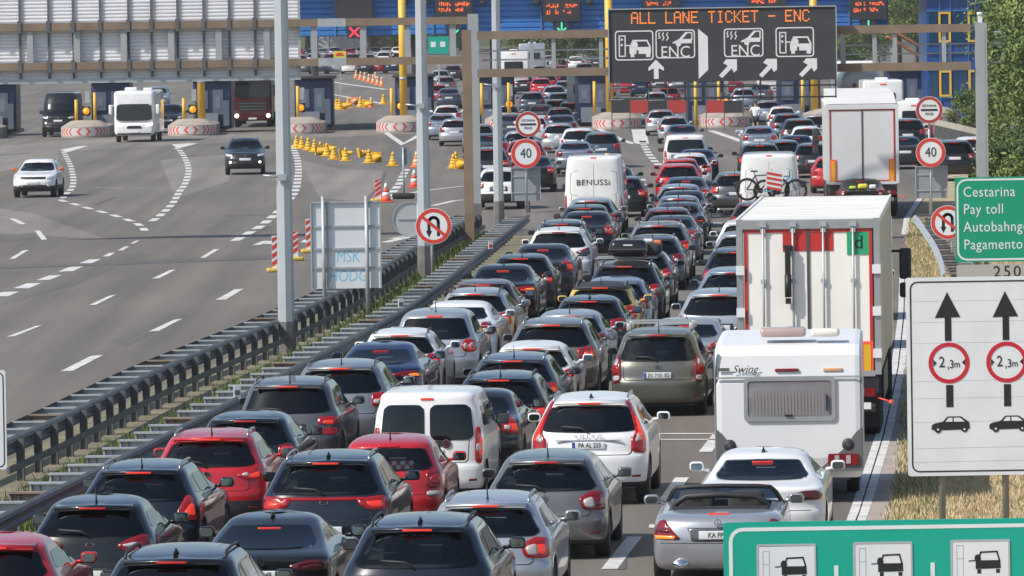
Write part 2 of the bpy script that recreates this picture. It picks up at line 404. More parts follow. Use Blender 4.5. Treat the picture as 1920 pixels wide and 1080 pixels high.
LIGHTS = {  # outlines for the right-hand lamp: (fraction of the body half width there, metres above the belt), plus inner pieces
 'swoosh': ([(.42, -.09), (.60, -.20), (.88, -.22), (.985, -.12), (.985, .02), (.84, .04), (.60, -.02)], [('CLEAR', [(.50, -.085), (.72, -.05), (.80, -.085), (.62, -.125)])]),
 'claw': ([(.62, -.20), (.985, -.23), (.985, .03), (.60, .0)], [('INK', [(.72, -.20), (.745, -.20), (.735, 0), (.71, 0)]), ('INK', [(.84, -.20), (.865, -.20), (.855, 0), (.83, 0)])]),
 'arrow': ([(.66, -.16), (.80, -.24), (.985, -.25), (.985, .06), (.90, .10), (.80, .02)], []),
 'slim': ([(.50, -.10), (.72, -.17), (.985, -.15), (.985, .03), (.80, -.02)], [('CLEAR', [(.60, -.09), (.72, -.13), (.76, -.09), (.70, -.055)])]),
 'strip': ([(.52, -.03), (.56, -.12), (.68, -.19), (.985, -.19), (.985, -.02), (.9, .0), (.7, -.02)], [('BAND', None)]),
 'round': ([(.74, -.18), (.78, -.24), (.94, -.24), (.975, -.18), (.975, -.04), (.94, .02), (.78, .02), (.74, -.04)], [('CLEAR', [(.74, -.35), (.97, -.35), (.97, -.28), (.74, -.28)])]),
 'tall': ([(.74, -.28), (.985, -.32), (.985, -.05), (.985, .22), (.985, .48), (.93, .50), (.895, .30), (.86, .02), (.74, -.10)], [('CLEAR', [(.80, -.14), (.93, -.10), (.90, .0), (.86, -.02)])]),
 'vert': ([(.86, -.42), (.985, -.44), (.985, .14), (.90, .14)], [('CLEAR', [(.88, -.25), (.965, -.25), (.965, -.12), (.885, -.12)])]),
 'corner': ([(.56, -.08), (.62, -.24), (.985, -.26), (.985, .0), (.80, .02)], [('CLEAR', [(.62, -.10), (.67, -.21), (.82, -.215), (.80, -.06)])]),
 'double': ([(.60, -.12), (.64, -.16), (.985, -.17), (.985, -.03), (.64, -.04)], [('SECOND', [(.62, -.28), (.66, -.33), (.985, -.34), (.985, -.22), (.66, -.22)])]),
 'pod': ([(.80, -.36), (.985, -.40), (.985, .10), (.95, .16), (.86, .04)], [('CLEAR', [(.83, -.33), (.97, -.35), (.97, -.25), (.83, -.24)]), ('CLEAR', [(.88, -.06), (.97, -.06), (.97, .06), (.92, .06)])]),
 'block': ([(.66, -.20), (.985, -.24), (.985, .03), (.70, .02)], [('CLEAR', [(.70, -.16), (.82, -.17), (.82, -.09), (.71, -.08)])]),
 'round_big': ([(.64, -.12), (.70, -.22), (.90, -.24), (.985, -.20), (.985, -.02), (.90, .03), (.72, .0)], [('CLEAR', [(.69, -.11), (.73, -.18), (.79, -.17), (.79, -.07), (.73, -.05)]), ('CLEAR', [(.83, -.11), (.86, -.17), (.92, -.17), (.94, -.11), (.92, -.05), (.86, -.05)])]),
 'slim_dark': ([(.40, -.12), (.50, -.18), (.95, -.19), (.985, -.10), (.9, -.05), (.70, -.05)], []),
 'slim_wide': ([(.34, -.10), (.40, -.16), (.985, -.19), (.985, -.07), (.80, -.04)], [('AMBER', [(.72, -.105), (.74, -.145), (.94, -.155), (.93, -.095)])]),
 'none': (None, []),
}
INNER = {'CLEAR': CLEAR, 'INK': INK, 'AMBER': AMBER}
BASES = {   # shape keys, belt height, and the numbers the details need
 'hatch': dict(k='two', L=4.05, W=1.72, H=1.46, clear=.20, belt=.97, slope=.34, tum=.735, wr=.315),
 'supermini': dict(k='two', L=3.92, W=1.66, H=1.47, clear=.20, belt=.96, slope=.26, tum=.76, wr=.30),
 'estate': dict(k='two', L=4.58, W=1.80, H=1.48, clear=.20, belt=.96, slope=.42, tum=.72, wr=.32),
 'crossover': dict(k='two', L=4.16, W=1.76, H=1.55, clear=.25, belt=1.02, slope=.34, tum=.74, wr=.335),
 'suv': dict(k='two', L=4.50, W=1.86, H=1.65, clear=.27, belt=1.10, slope=.38, tum=.735, wr=.36),
 'big_suv': dict(k='two', L=4.68, W=1.89, H=1.70, clear=.28, belt=1.13, slope=.44, tum=.73, wr=.37),
 'mpv': dict(k='two', L=4.36, W=1.78, H=1.61, clear=.22, belt=1.03, slope=.24, tum=.77, wr=.325),
 'tall_mpv': dict(k='two', L=4.43, W=1.82, H=1.64, clear=.22, belt=1.03, slope=.30, tum=.75, wr=.33),
 'sedan': dict(k='sedan', L=4.70, W=1.80, H=1.45, clear=.20, belt=1.02, tum=.70, dlen=.55, glen=.72, wr=.325),
 'coupe': dict(k='sedan', L=4.64, W=1.80, H=1.43, clear=.19, belt=1.01, tum=.66, dlen=.34, glen=1.05, wr=.33),
 'grand_coupe': dict(k='sedan', L=4.92, W=1.88, H=1.42, clear=.19, belt=.98, tum=.66, dlen=.52, glen=.90, wr=.345),
 'small_van': dict(k='van', L=4.25, W=1.80, H=1.82, clear=.22, belt=1.10, tum=.86, wr=.315),
 'minibus': dict(k='van', L=4.95, W=1.93, H=1.97, clear=.24, belt=1.16, tum=.85, wr=.34),
 'panel_van': dict(k='van', L=6.0, W=2.03, H=2.62, clear=.28, belt=1.35, tum=.88, wr=.35, hood=.8, rake=.75),
}
_CARS = {}
def car_recipe(base, lights='block', clad=0.0, rails=None, rod='rod', spoiler=True, plate=None, plate_low=False, badge=None, glass='GLASS', front=False, letters=None, round_badge=False, wiper=False, extra=None, dark_roof=False):
    key = (base, lights, clad, rails, rod, spoiler, plate, plate_low, badge, glass, front, letters, round_badge, wiper, extra, dark_roof)
    if key in _CARS: return _CARS[key]
    B = BASES[base]; L, W_, H, belt, clear = B['L'], B['W'], B['H'], B['belt'], B['clear']; w = W_ / 2
    ks = {'two': lambda: keys_two_box(L, W_, H, clear, belt, B['slope'], B['tum']), 'sedan': lambda: keys_sedan(L, W_, H, clear, belt, B['tum'], B['dlen'], B['glen']),
          'van': lambda: keys_van(L, W_, H, clear, belt, B['tum'], B.get('hood', .95), B.get('rake', .7))}[B['k']]()
    sh = Shape(ks, lr=.30 if B['k'] == 'van' else .40, nr=3.4 if B['k'] == 'van' else 2.7)
    mb = sh.mesh(); raw = mb.mesh('body', [PLASTIC, PLASTIC, CABIN])
    bm = bmesh.new(); bm.from_mesh(raw); bvh = BVHTree.FromBMesh(bm); bm.free()
    rec = []                                              # (name, mesh, parent index, paint this part?)
    def put(name, me, par=-1, paint_it=False): rec.append((name, me, par, paint_it)); return len(rec) - 1
    gl = MATS[{'GLASS': 'tinted_glass', 'GLASS_D': 'privacy_glass', 'GLASS_C': 'clear_glass'}[glass]]
    two, sed, van = B['k'] == 'two', B['k'] == 'sedan', B['k'] == 'van'
    # window outlines
    zb = belt + (.03 if two else .075 if sed else .06); zt = H - (.17 if two else .125 if sed else .22)
    if base == 'panel_van': zt = H - .9
    hb, ht = sh.hw(zb), sh.hw(zt)
    rear = None
    if base != 'panel_van':
        q = .86 if two else .84
        zm = (zb + zt) / 2
        rear = chaikin([(-hb * q, zb + .05), (-hb * q * .9, zb), (0, zb - .012), (hb * q * .9, zb), (hb * q, zb + .05), (sh.hw(zm) * q, zm), (ht * q, zt - .02), (ht * q * .93, zt), (0, zt + .012), (-ht * q * .93, zt), (-ht * q, zt - .02), (-sh.hw(zm) * q, zm)], 2)
    rears = [rear] if rear else []
    if base == 'small_van':
        rears = [chaikin([(s * .045, zb - .12), (s * hb * .84, zb - .12), (s * ht * .86, zt), (s * .045, zt)], 3, .12) for s in (-1, 1)]
    zwt = H - (.16 if not van else .28); zwb = belt + .06
    if base == 'panel_van': zwt = 1.95
    wind = chaikin([(-sh.hw(zwb) * .90, zwb), (0, zwb - .02), (sh.hw(zwb) * .90, zwb), (sh.hw(zwt) * .88, zwt), (0, zwt + .02), (-sh.hw(zwt) * .88, zwt)], 2, .1)
    sides = []
    def sw(z, t):                                         # y along the glass line at height z, 0 = rear end, 1 = front end
        _, yr, yf = sh.at(z); a, b = yr + (.46 if not van else .40), yf - .46
        return a + (b - a) * t
    z0, z1 = belt + (.06 if two else .09), H - (.175 if not van else .26)
    if base == 'panel_van': z1 = 1.95
    yb = L * .47
    if base == 'panel_van':
        sides = [[(L - 2.05, belt + .08), (sw(z0, 1), belt + .08), (sw(z1, 1), z1), (L - 2.05, z1)]]
    else:
        sides = [[(sw(z0 + .04, 0), z0 + .05), (yb - .03, z0 + .01), (yb - .05, z1), (sw(z1, 0), z1 - .01)], [(yb + .03, z0 + .01), (sw(z0, 1), z0), (sw(z1, 1), z1), (yb + .01, z1)]]
        if two or van:                                    # third side light behind the rear door
            yq = max(sw(z0, 0) + .42, sw(z1, 0) + .16)
            if base in ('estate', 'suv', 'big_suv', 'mpv', 'tall_mpv', 'small_van', 'minibus'):
                sides[0] = [(yq + .05, z0 + .03), (yb - .03, z0 + .01), (yb - .05, z1), (yq + .12, z1)]
                sides.append([(sw(z0 + .04, 0), z0 + .06), (yq - .02, z0 + .03), (yq + .05, z1), (sw(z1, 0), z1 - .02)])
    sides = [chaikin(p, 2, .1) for p in sides]
    # openings: glass house and wheel arches are cut out of the body
    def shrink(p, k):
        cx, cy = sum(a for a, b in p) / len(p), sum(b for a, b in p) / len(p); return [(cx + (a - cx) * k, cy + (b - cy) * k) for a, b in p]
    cut = []
    mid = L * .45
    if gl is not GLASS_D or front:
        for p in rears: cut.append(MB().prism(shrink(p, .975), -.6, mid, 2).mesh('c', [PLASTIC, PLASTIC, CABIN]))
    if rears and (gl is not GLASS_D or front):
        cut.append(MB().prism(shrink(wind, .97), mid - .05, L + 1, 2).mesh('c', [PLASTIC, PLASTIC, CABIN]))
        mbx = MB()
        for p in sides[:2]: mbx.prism(shrink(p, .95), -2, 2, 2, 'yz')
        cut.append(mbx.mesh('c', [PLASTIC, PLASTIC, CABIN]))
    wr, ax = B['wr'], (.78 if not base == 'panel_van' else 1.1, L - .86)
    if base == 'small_van': ax = (.72, L - .85)
    arch = MB()
    for y in ax:
        for s in (-1, 1): arch.cyl((s * (w - .02), y, wr + .02), wr + .055, .5, 28, 1, axis='x', smooth=False)
    cut.append(arch.mesh('c', [PLASTIC, PLASTIC, CABIN]))
    bk = (base, gl is GLASS_D, bool(front))
    if bk not in _BOD: _BOD[bk] = boolean(raw, cut, base in ('hatch', 'crossover', 'supermini', 'suv', 'tall_mpv') and (gl is not GLASS_D or bool(front)))
    body = _BOD[bk].copy()
    zc = max(clad, clear + .07)
    for p in body.polygons:
        if p.material_index == 0 and (p.center.z < zc or dark_roof and p.center.z > H - .15): p.material_index = 1
    for s in body.polygons: s.use_smooth = s.material_index != 2
    ib = put('body', body, -1, True)
    for p in rears: put('rear_window', patch_mesh(p, '-y', bvh, gl, .011, .025, .06, .04))
    if sed or two or van:
        put('windscreen', patch_mesh(wind, '+y', bvh, GLASS_C if gl is not GLASS_D or front else GLASS_D, .005, .02))
    for ip, p in enumerate(sides):
        for ax_ in ('+x', '-x'): put('side_window', patch_mesh(p, ax_, bvh, GLASS_D if ip == 2 else GLASS if base == 'panel_van' else gl, .005, .02))
    # panel gap round the tailgate
    if not sed:
        zlo = belt - .335 if two else .68
        line = chaikin([(-w * .74, belt - .02), (-w * .72, zlo + .05), (-w * .66, zlo), (w * .66, zlo), (w * .72, zlo + .05), (w * .74, belt - .02)], 2)
        seam = [(-sh.hw(belt) * .75, belt - .05), (-w * .72, zlo + .04), (-w * .67, zlo), (w * .67, zlo), (w * .72, zlo + .04), (sh.hw(belt) * .75, belt - .05)]
        band = seam + [(a * .982, b + .012) for a, b in reversed(seam)]
        put('tailgate_gap', patch_mesh(band, '-y', bvh, INK, .002, .006, .3, .08))
    else:
        put('tailgate_gap', patch_mesh([(-w * .78, belt - .335), (w * .78, belt - .335), (w * .78, belt - .325), (-w * .78, belt - .325)], '-y', bvh, INK, .002, .006, .3, .08))
    # lamps
    out, inner = LIGHTS[lights]
    def uv(p, s): return [(s * u * sh.hw(belt + v) * .962, belt + v) for u, v in p]
    if out:
        for s in (1, -1):
            tl = TAIL_DARK if 'dark' in lights else TAIL
            i = put('taillight', patch_mesh(chaikin(uv(out, s), 2, .15), '-y', bvh, tl, .014, .03, .06, .04))
            cx, cy = sum(a for a, b in out) / len(out), sum(b for a, b in out) / len(out); tint = 'dark' in lights
            put('lamp', patch_mesh(chaikin(uv([(cx + (a - cx) * .5 + .03, cy + (b - cy) * .45 - .02) for a, b in out], s), 2, .15), '-y', bvh, TAIL_DARK if tint else TAIL, .017, .01, .06, .04), i)
            for kind, p in inner:
                if kind in INNER: put('lens', patch_mesh(chaikin(uv(p, s), 1, .2), '-y', bvh, INNER[kind], .019, .01, .05, .03), i)
                elif kind == 'SECOND': put('taillight', patch_mesh(chaikin(uv(p, s), 2, .15), '-y', bvh, TAIL, .014, .03, .06, .04))
            if lights == 'round':
                u = .857 * sh.hw(belt - .11); put('lens', patch_mesh(ell(s * u, belt - .11, .07, n=20), '-y', bvh, TAIL_LIT, .02, .01, .04, .03), i)
            if lights == 'pod':
                u = .90 * sh.hw(belt - .13); put('lens', patch_mesh(ell(s * u, belt - .13, .062, .085, n=20), '-y', bvh, TAIL_LIT, .02, .01, .04, .03), i)
        if lights == 'strip':
            put('light_strip', patch_mesh([(-w * .60, belt - .055), (w * .60, belt - .055), (w * .60, belt - .015), (-w * .60, belt - .015)], '-y', bvh, TAIL, .012, .02, .08, .06))
    yr_t = sh.at(H - .12)[1]
    zbl = (zt + .035) if two else (zt - .03 if sed else H - .13)
    if base == 'panel_van': zbl = H - .08
    bw = .16 if not van else .10
    if sed: bw = .15
    blm = patch_mesh(chaikin([(-bw, zbl - (.005 if sed else .014)), (bw, zbl - (.005 if sed else .014)), (bw, zbl + (.006 if sed else .014)), (-bw, zbl + (.006 if sed else .014))], 1, .1), '-y', bvh, BRAKE, .018 if not (two and spoiler) else .03, .03, .05, .05)
    put('brake_light', blm)
    if two and spoiler:
        hw_s = sh.hw(H - .12) * .83; ys = sh.at(H - .12)[1]
        ring = [[(-hw_s, ys + .02 + dy, H - .105 + dz), (0, ys - .03 + dy, H - .09 + dz), (hw_s, ys + .02 + dy, H - .105 + dz)] for dy, dz in ((-.06, -.012), (-.07, .0), (.05, .022), (.30, .035))]
        m2 = MB().loft([r + [(p[0], p[1], p[2] - .03) for p in reversed(r)] for r in ring], True, True, 0, True)
        put('spoiler', m2.mesh('spoiler', [PLASTIC]), -1, not dark_roof)
        rec[-2] = ('brake_light', MB().rbox((0, ys - .105, H - .107), (.36, .03, .026), .008).mesh('brake_light', [BRAKE]), -1, False)
    for s in (1, -1):
        if lights != 'none' and not front: put('reflector', patch_mesh([(s * w * .72, clear + .17), (s * w * .86, clear + .17), (s * w * .86, clear + .205), (s * w * .72, clear + .205)], '-y', bvh, TAIL, .006, .01, .06, .05))
    # plate
    zp = belt - .24 if not plate_low else belt - .47
    if sed and plate_low: zp = belt - .40
    if van: zp = .84
    if base == 'big_suv': zp = belt - .175
    if (lights != 'none' or base in ('panel_van', 'big_suv')) and not front:
        yp = min((bvh.ray_cast(Vector((x, -5, zp + dz)), Vector((0, 1, 0)))[0] or Vector((0, .05, 0))).y for x in (-.24, 0, .24) for dz in (-.05, .05))
        ip = put('number_plate', MB().rbox((0, yp - .008, zp), (.52, .02, .115), .008).mesh('number_plate', [PLATE]))
        put('plate_band', MB().box((-.235, yp - .020, zp), (.045, .004, .105)).mesh('plate_band', [PLATE_BLUE]), ip)
        if plate:
            tm = text_mesh(plate, .105, INK, xs=.78).copy(); tm.transform(Matrix.Translation((.02, yp - .021, zp))); put('plate_text', tm, ip)
        elif two or sed:
            put('plate_recess', patch_mesh([(-.34, zp - .085), (.34, zp - .085), (.32, zp + .09), (-.32, zp + .09)], '-y', bvh, PLASTIC if not sed else PLASTIC, .003, .01, .1, .1))
    zbg = belt - .08 if two else belt - .07
    if van: zbg = 1.0
    if badge == 'letters': zbg = belt - .035
    if badge == 'oval':
        e = patch_mesh(ell(0, zbg, .062, .032), '-y', bvh, CHROME, .010, .01, .04, .03); i = put('badge', e)
        yq = bvh.ray_cast(Vector((0, -5, zbg)), Vector((0, 1, 0)))[0].y
        put('badge_face', MB().prism(ell(0, zbg, .052, .024), yq - .026, yq - .01).mesh('b', [INK]), i)
        tm = text_mesh(letters or 'KIA', .045, CHROME).copy(); tm.transform(Matrix.Translation((0, yq - .028, zbg))); put('badge_letters', tm, i)
    elif badge in ('round', 'star', 'diamond', 'rings'):
        yq = bvh.ray_cast(Vector((0, -5, zbg)), Vector((0, 1, 0)))[0].y - .012; m2 = MB()
        if badge == 'diamond': ring_poly(m2, [(0, zbg + .07), (.045, zbg), (0, zbg - .07), (-.045, zbg)], [(0, zbg + .04), (.022, zbg), (0, zbg - .04), (-.022, zbg)], yq - .008, 0, .012)
        else:
            ring_poly(m2, ell(0, zbg, .055), ell(0, zbg, .043), yq - .01, 0, .014)
            if badge == 'star':
                for k in range(3):
                    a = math.pi / 2 + k * 2 * math.pi / 3; stroke(m2, [(0, zbg), (.045 * math.cos(a), zbg + .045 * math.sin(a))], .014, yq - .01)
            if badge == 'rings': ring_poly(m2, ell(0, zbg, .045, .02), ell(0, zbg, .036, .012), yq - .01, 0, .014)
        put('badge', m2.mesh('badge', [CHROME]))
    elif badge == 'letters':
        yq = bvh.ray_cast(Vector((0, -5, zbg)), Vector((0, 1, 0)))[0].y - .012
        tm = text_mesh(letters, .085, GALV_D, spacing=1.9).copy(); tm.transform(Matrix.Translation((0, yq - .03, zbg))); put('badge_letters', tm)
        put('trim_bar', MB().rbox((0, yq - .015, zbg - .062), (1.05, .03, .016), .008).mesh('trim_bar', [CHROME]))
    if round_badge:
        yq = bvh.ray_cast(Vector((.28, -5, .99)), Vector((0, 1, 0)))[0].y
        i = put('badge', MB().prism(ell(.30, .99, .075), yq - .02, yq + .01).mesh('badge', [INK])); m2 = MB(); ring_poly(m2, ell(.30, .99, .062), ell(.30, .99, .050), yq - .028, 0, .012)
        tm = text_mesh(letters or '', .04, CHROME).copy() if letters else None
        put('badge_ring', m2.mesh('r', [CHROME]), i)
        if tm: tm.transform(Matrix.Translation((.30, yq - .026, .99))); put('badge_letters', tm, i)
        put('handle_panel', MB().rbox((.10, yq - .006, .99), (.28, .02, .10), .01).mesh('h', [PLASTIC]))
    if wiper and rear:
        zw = zb + .02; yq = bvh.ray_cast(Vector((0, -5, zw)), Vector((0, 1, 0)))[0].y
        put('wiper', MB().tube([(0, yq - .03, zw - .03), (-.12, yq - .02, zw + .05), (-.42, yq + .0, zw + .07)], .016, 6).mesh('wiper', [PLASTIC]))
    # roof fittings
    def roof(x, y): return bvh.ray_cast(Vector((x, y, 5)), Vector((0, 0, -1)))[0].z
    if rails:
        xr = sh.hw(H - .08) * .92; ya, ybb = yr_t + .28, sh.at(H - .08)[2] - .35; rm = {'silver': CHROME if False else MATS['alloy_rim'], 'black': PLASTIC, 'dark': GALV_D}[rails]
        for s in (1, -1):
            ys = [ya + (ybb - ya) * t for t in (0, .05, .12, .5, .88, .95, 1)]; hs = [.0, .035, .05, .055, .05, .035, .0]
            put('roof_rail', MB().tube([(s * xr, y, roof(s * xr, y) + h) for y, h in zip(ys, hs)], .019, 6).mesh('roof_rail', [rm]))
    yt = yr_t + (.34 if not van else .25)
    if rod == 'rod': put('aerial', MB().tube([(0, yt, roof(0, yt) - .01), (0, yt, roof(0, yt) + .03), (0, yt - .10, roof(0, yt) + .21)], [.022, .012, .005], 6).mesh('aerial', [PLASTIC]))
    elif rod == 'fin': put('aerial', MB().loft([[(-.03, yt - .02, roof(0, yt)), (.03, yt - .02, roof(0, yt)), (.03, yt + .17, roof(0, yt)), (-.03, yt + .17, roof(0, yt))], [(-.006, yt - .03, roof(0, yt) + .075), (.006, yt - .03, roof(0, yt) + .075), (.006, yt + .02, roof(0, yt) + .075), (-.006, yt + .02, roof(0, yt) + .075)]]).mesh('aerial', [INK]))
    # wheels
    tyre = MB().lathe([(wr * .62, -.10), (wr * .93, -.105), (wr, -.075), (wr, .075), (wr * .93, .105), (wr * .62, .10)], (0, 0, 0), 28, 0, 'x').mesh('tyre', [RUBBER])
    rim = MB().lathe([(wr * .64, -.085), (wr * .64, .095), (wr * .58, .09), (wr * .55, .06), (wr * .2, .075), (.03, .085)], (0, 0, 0), 20, 0, 'x')
    for k in range(5):
        a = 2 * math.pi * k / 5; rim.box((.085, wr * .36 * math.cos(a), wr * .36 * math.sin(a)), (.03, wr * .52, .06), 0, rx=a)
    rim = rim.mesh('rim', [RIM])
    for y in ax:
        for s in (1, -1):
            T = Matrix.Translation((s * (w - .125), y, wr)) @ Matrix.Rotation(0 if s > 0 else math.pi, 4, 'Z')
            t2, r2 = tyre.copy(), rim.copy(); t2.transform(T); r2.transform(T)
            i = put('wheel', t2); put('rim', r2, i)
    # door mirrors
    ym, zm = sh.at(belt + .05)[2] - .52, belt + .09
    big = 1.5 if base == 'panel_van' else 1.15 if van else 1.0
    for s in (1, -1):
        m2 = MB().rbox((s * (w + .10), ym, zm + .02), (.21, .12, .145 * big), .05, 0, 4); m2.tube([(s * (w - .08), ym + .03, zm - .04), (s * (w + .04), ym + .02, zm - .02)], .028, 6, 0)
        i = put('mirror', m2.mesh('mirror', [PLASTIC]), -1, not van)
        put('mirror_glass', MB().prism(rrect(s * (w + .10), zm + .02, .165, .105 * big, .035), ym - .066, ym - .058).mesh('mg', [MATS.get('mirror_silver') or mat('mirror_silver', (.26, .31, .33), .06, 1)]), i)
    # seats seen through the glass
    if gl is not GLASS_D or front:
        for s in (1, -1):
            st = MB().rbox((s * .36, L * .50, belt - .05), (.46, .16, .42), .06); st.rbox((s * .36, L * .50, belt + .255), (.25, .10, .17), .045)
            put('seat', st.mesh('seat', [SEAT]))
            st = MB().rbox((s * .36, L * .27 if two else L * .33, belt + .06), (.26, .10, .12), .045); put('headrest', st.mesh('headrest', [SEAT]))
    if front:
        zh = belt - .22
        for s in (1, -1):
            i = put('headlight', patch_mesh(chaikin([(s * w * .60, zh - .05), (s * w * .93, zh - .03), (s * w * .95, zh + .09), (s * w * .62, zh + .05)], 2, .15), '+y', bvh, HEAD, .012, .03, .06, .05))
            put('foglight', patch_mesh(ell(s * w * .72, zh - .30, .06, n=16), '+y', bvh, HEAD_LIT if front == 'lit' else HEAD, .012, .02, .05, .04))
        put('grille', patch_mesh(chaikin([(-w * .58, zh - .04), (w * .58, zh - .04), (w * .60, zh + .055), (-w * .60, zh + .055)], 2, .1), '+y', bvh, INK, .008, .02))
        put('lower_grille', patch_mesh(chaikin([(-w * .70, zh - .44), (w * .70, zh - .44), (w * .62, zh - .27), (-w * .62, zh - .27)], 2, .12), '+y', bvh, INK, .008, .02))
        yq = bvh.ray_cast(Vector((0, 14, zh - .16)), Vector((0, -1, 0)))[0].y
        put('number_plate', MB().rbox((0, yq + .012, zh - .17), (.52, .02, .11), .008).mesh('np', [PLATE]))
        yq = bvh.ray_cast(Vector((0, 14, zh)), Vector((0, -1, 0)))[0].y; m2 = MB(); ring_poly(m2, ell(0, zh, .06), ell(0, zh, .046), yq + .012, 0, .012); put('badge', m2.mesh('badge', [CHROME]))
    if extra in ('van_door', 'van_plain'):
        put('panel_line', patch_mesh([(-.006, .5), (.006, .5), (.006, 2.35), (-.006, 2.35)], '-y', bvh, GALV_D, .003, .006, .3, .2))
        for s in (1, -1):
            put('taillight', patch_mesh(chaikin([(s * w * .88, .75), (s * w * .985, .73), (s * w * .985, 1.32), (s * w * .90, 1.32)], 1, .1), '-y', bvh, TAIL, .012, .03, .08, .06))
        pp = chaikin([(-w * .80, 1.30), (w * .80, 1.30), (w * .76, 2.12), (-w * .76, 2.12)], 2, .08); pi = shrink(pp, .982)
        n_ = len(pp); rib = [Vector(p) for p in pp]
        half = [q for q in pp if q[0] >= 0]; 
        for s in (1, -1):
            h2 = sorted([(abs(a), b) for a, b in pp if a > .0], key=lambda q: math.atan2(q[1] - 1.7, q[0] - .3)); h3 = [(s * a, b) for a, b in h2]
            band = h3 + [(a * .975, 1.71 + (b - 1.71) * .965) for a, b in reversed(h3)]
            put('panel_rib', patch_mesh(band, '-y', bvh, MATS['paint_silver'], .004, .01, .2, .06))
        put('door_handle', MB().rbox((.10, .02, 1.15), (.14, .04, .06), .015).mesh('h', [PLASTIC]))
        if extra == 'van_door':
            tm = text_mesh('BENUSSi', .27, INK, spacing=1.1, xs=1.05).copy(); tm.transform(Matrix.Translation((-.02, min(bvh.ray_cast(Vector((x, -5, 1.72)), Vector((0, 1, 0)))[0].y for x in (-.6, 0, .6)) - .008, 1.72))); put('lettering', tm)
    _CARS[key] = (rec, L, W_, H)
    return _CARS[key]

FAR_PARTS = ('body', 'rear_window', 'side_window', 'taillight', 'brake_light', 'number_plate', 'wheel', 'light_strip', 'spoiler', 'mirror', 'windscreen', 'headlight', 'grille', 'lower_grille')
def heading(Z): return R(4.2 if Z < 150 else max(.6, 4.2 - 3.6 * (Z - 150) / 180))
def place(recipe, name, label, cat, X, Y, hd, color, lit=True, group=None, far=False):
    """X, Y: middle of the rear bumper on the road; hd: heading, clockwise from straight ahead"""
    rec, L, W_, H = recipe; objs = {}
    f = Vector((math.sin(hd), math.cos(hd), 0)); base = Vector((X, Y, 0)) + f * L / 2
    t = thing(name, label, cat, base, -hd, group)
    P = MATS['paint_' + color]
    for i, (n, me, par, pnt) in enumerate(rec):
        if far and (n not in FAR_PARTS or par >= 0): continue
        o = link(n, me, objs.get(par, t))
        if par < 0: o.location = (0, -L / 2, 0)
        if pnt: o.material_slots[0].link = 'OBJECT'; o.material_slots[0].material = P
        sub = None
        if n in ('brake_light',): sub = BRAKE_LIT if lit else None
        if n in ('taillight', 'light_strip') and lit and me.materials[0] is TAIL: sub = TAIL_LIT
        if n == 'lamp' and lit and me.materials[0] is TAIL: sub = BRAKE_LIT
        if sub: o.material_slots[0].link = 'OBJECT'; o.material_slots[0].material = sub
        objs[i] = o
    return t
# ---------------------------------------------------------------- ground, roads, markings
def sheet(name, pts, m, z, kind='structure'):
    bm = bmesh.new(); f = bm.faces.new([bm.verts.new((p[0], p[1], z)) for p in pts]); f.normal_update()
    if f.normal.z < 0: f.normal_flip()
    bmesh.ops.triangulate(bm, faces=bm.faces); me = bpy.data.meshes.new(name); bm.to_mesh(me); bm.free(); me.materials.append(m)
    return struct(link(name, me), kind)

def asphalt(name, a, b, c):
    m = bpy.data.materials.new(name); m.use_nodes = True; N, L = m.node_tree.nodes, m.node_tree.links; p = N['Principled BSDF']; p.inputs['Roughness'].default_value = .88
    tc = N.new('ShaderNodeTexCoord')
    def noise(sc, det, mapping=None):
        n = N.new('ShaderNodeTexNoise'); n.inputs['Scale'].default_value = sc; n.inputs['Detail'].default_value = det
        if mapping:
            mp = N.new('ShaderNodeMapping'); mp.inputs['Scale'].default_value = mapping; L.new(tc.outputs['Object'], mp.inputs[0]); L.new(mp.outputs[0], n.inputs['Vector'])
        else: L.new(tc.outputs['Object'], n.inputs['Vector'])
        return n
    big = noise(.05, 3); streak = noise(1, 3, (.9, .022, 1)); grain = noise(7, 5); fine = noise(70, 2)
    cr = N.new('ShaderNodeValToRGB'); e = cr.color_ramp.elements; e[0].position, e[1].position = .36, .66; e[0].color = (*a, 1); e[1].color = (*b, 1)
    L.new(big.outputs['Fac'], cr.inputs[0])
    def mulby(prev, n, lo, hi):
        r = N.new('ShaderNodeMapRange'); r.inputs[1].default_value = .3; r.inputs[2].default_value = .7; r.inputs[3].default_value = lo; r.inputs[4].default_value = hi
        L.new(n.outputs['Fac'], r.inputs[0]); s = N.new('ShaderNodeVectorMath'); s.operation = 'SCALE'; L.new(prev, s.inputs[0]); L.new(r.outputs[0], s.inputs['Scale']); return s.outputs[0]
    o = mulby(cr.outputs[0], streak, .76, 1.16); o = mulby(o, grain, .90, 1.10); o = mulby(o, fine, .86, 1.14)
    L.new(o, p.inputs['Base Color'])
    bp = N.new('ShaderNodeBump'); bp.inputs['Strength'].default_value = .25; L.new(fine.outputs['Fac'], bp.inputs['Height']); L.new(bp.outputs[0], p.inputs['Normal'])
    MATS[name] = m; return m
ASPH = asphalt('asphalt_worn', (.142, .126, .106), (.168, .149, .125), None)
ASPH_D = asphalt('asphalt_patch', (.122, .112, .100), (.142, .130, .116), None)
ASPH_L = asphalt('asphalt_pale', (.195, .175, .150), (.225, .203, .174), None)
SHOULDER = mat('shoulder_concrete', (.36, .30, .25), .9, noise=(1.5, .12))
EARTH = mat('dry_earth', (.40, .315, .18), .95, noise=(.8, .25))
SOIL = mat('strip_soil', (.20, .18, .11), .95, noise=(1.5, .3))
LINE = mat('road_paint', (.60, .59, .56), .75, noise=(2.5, .26))

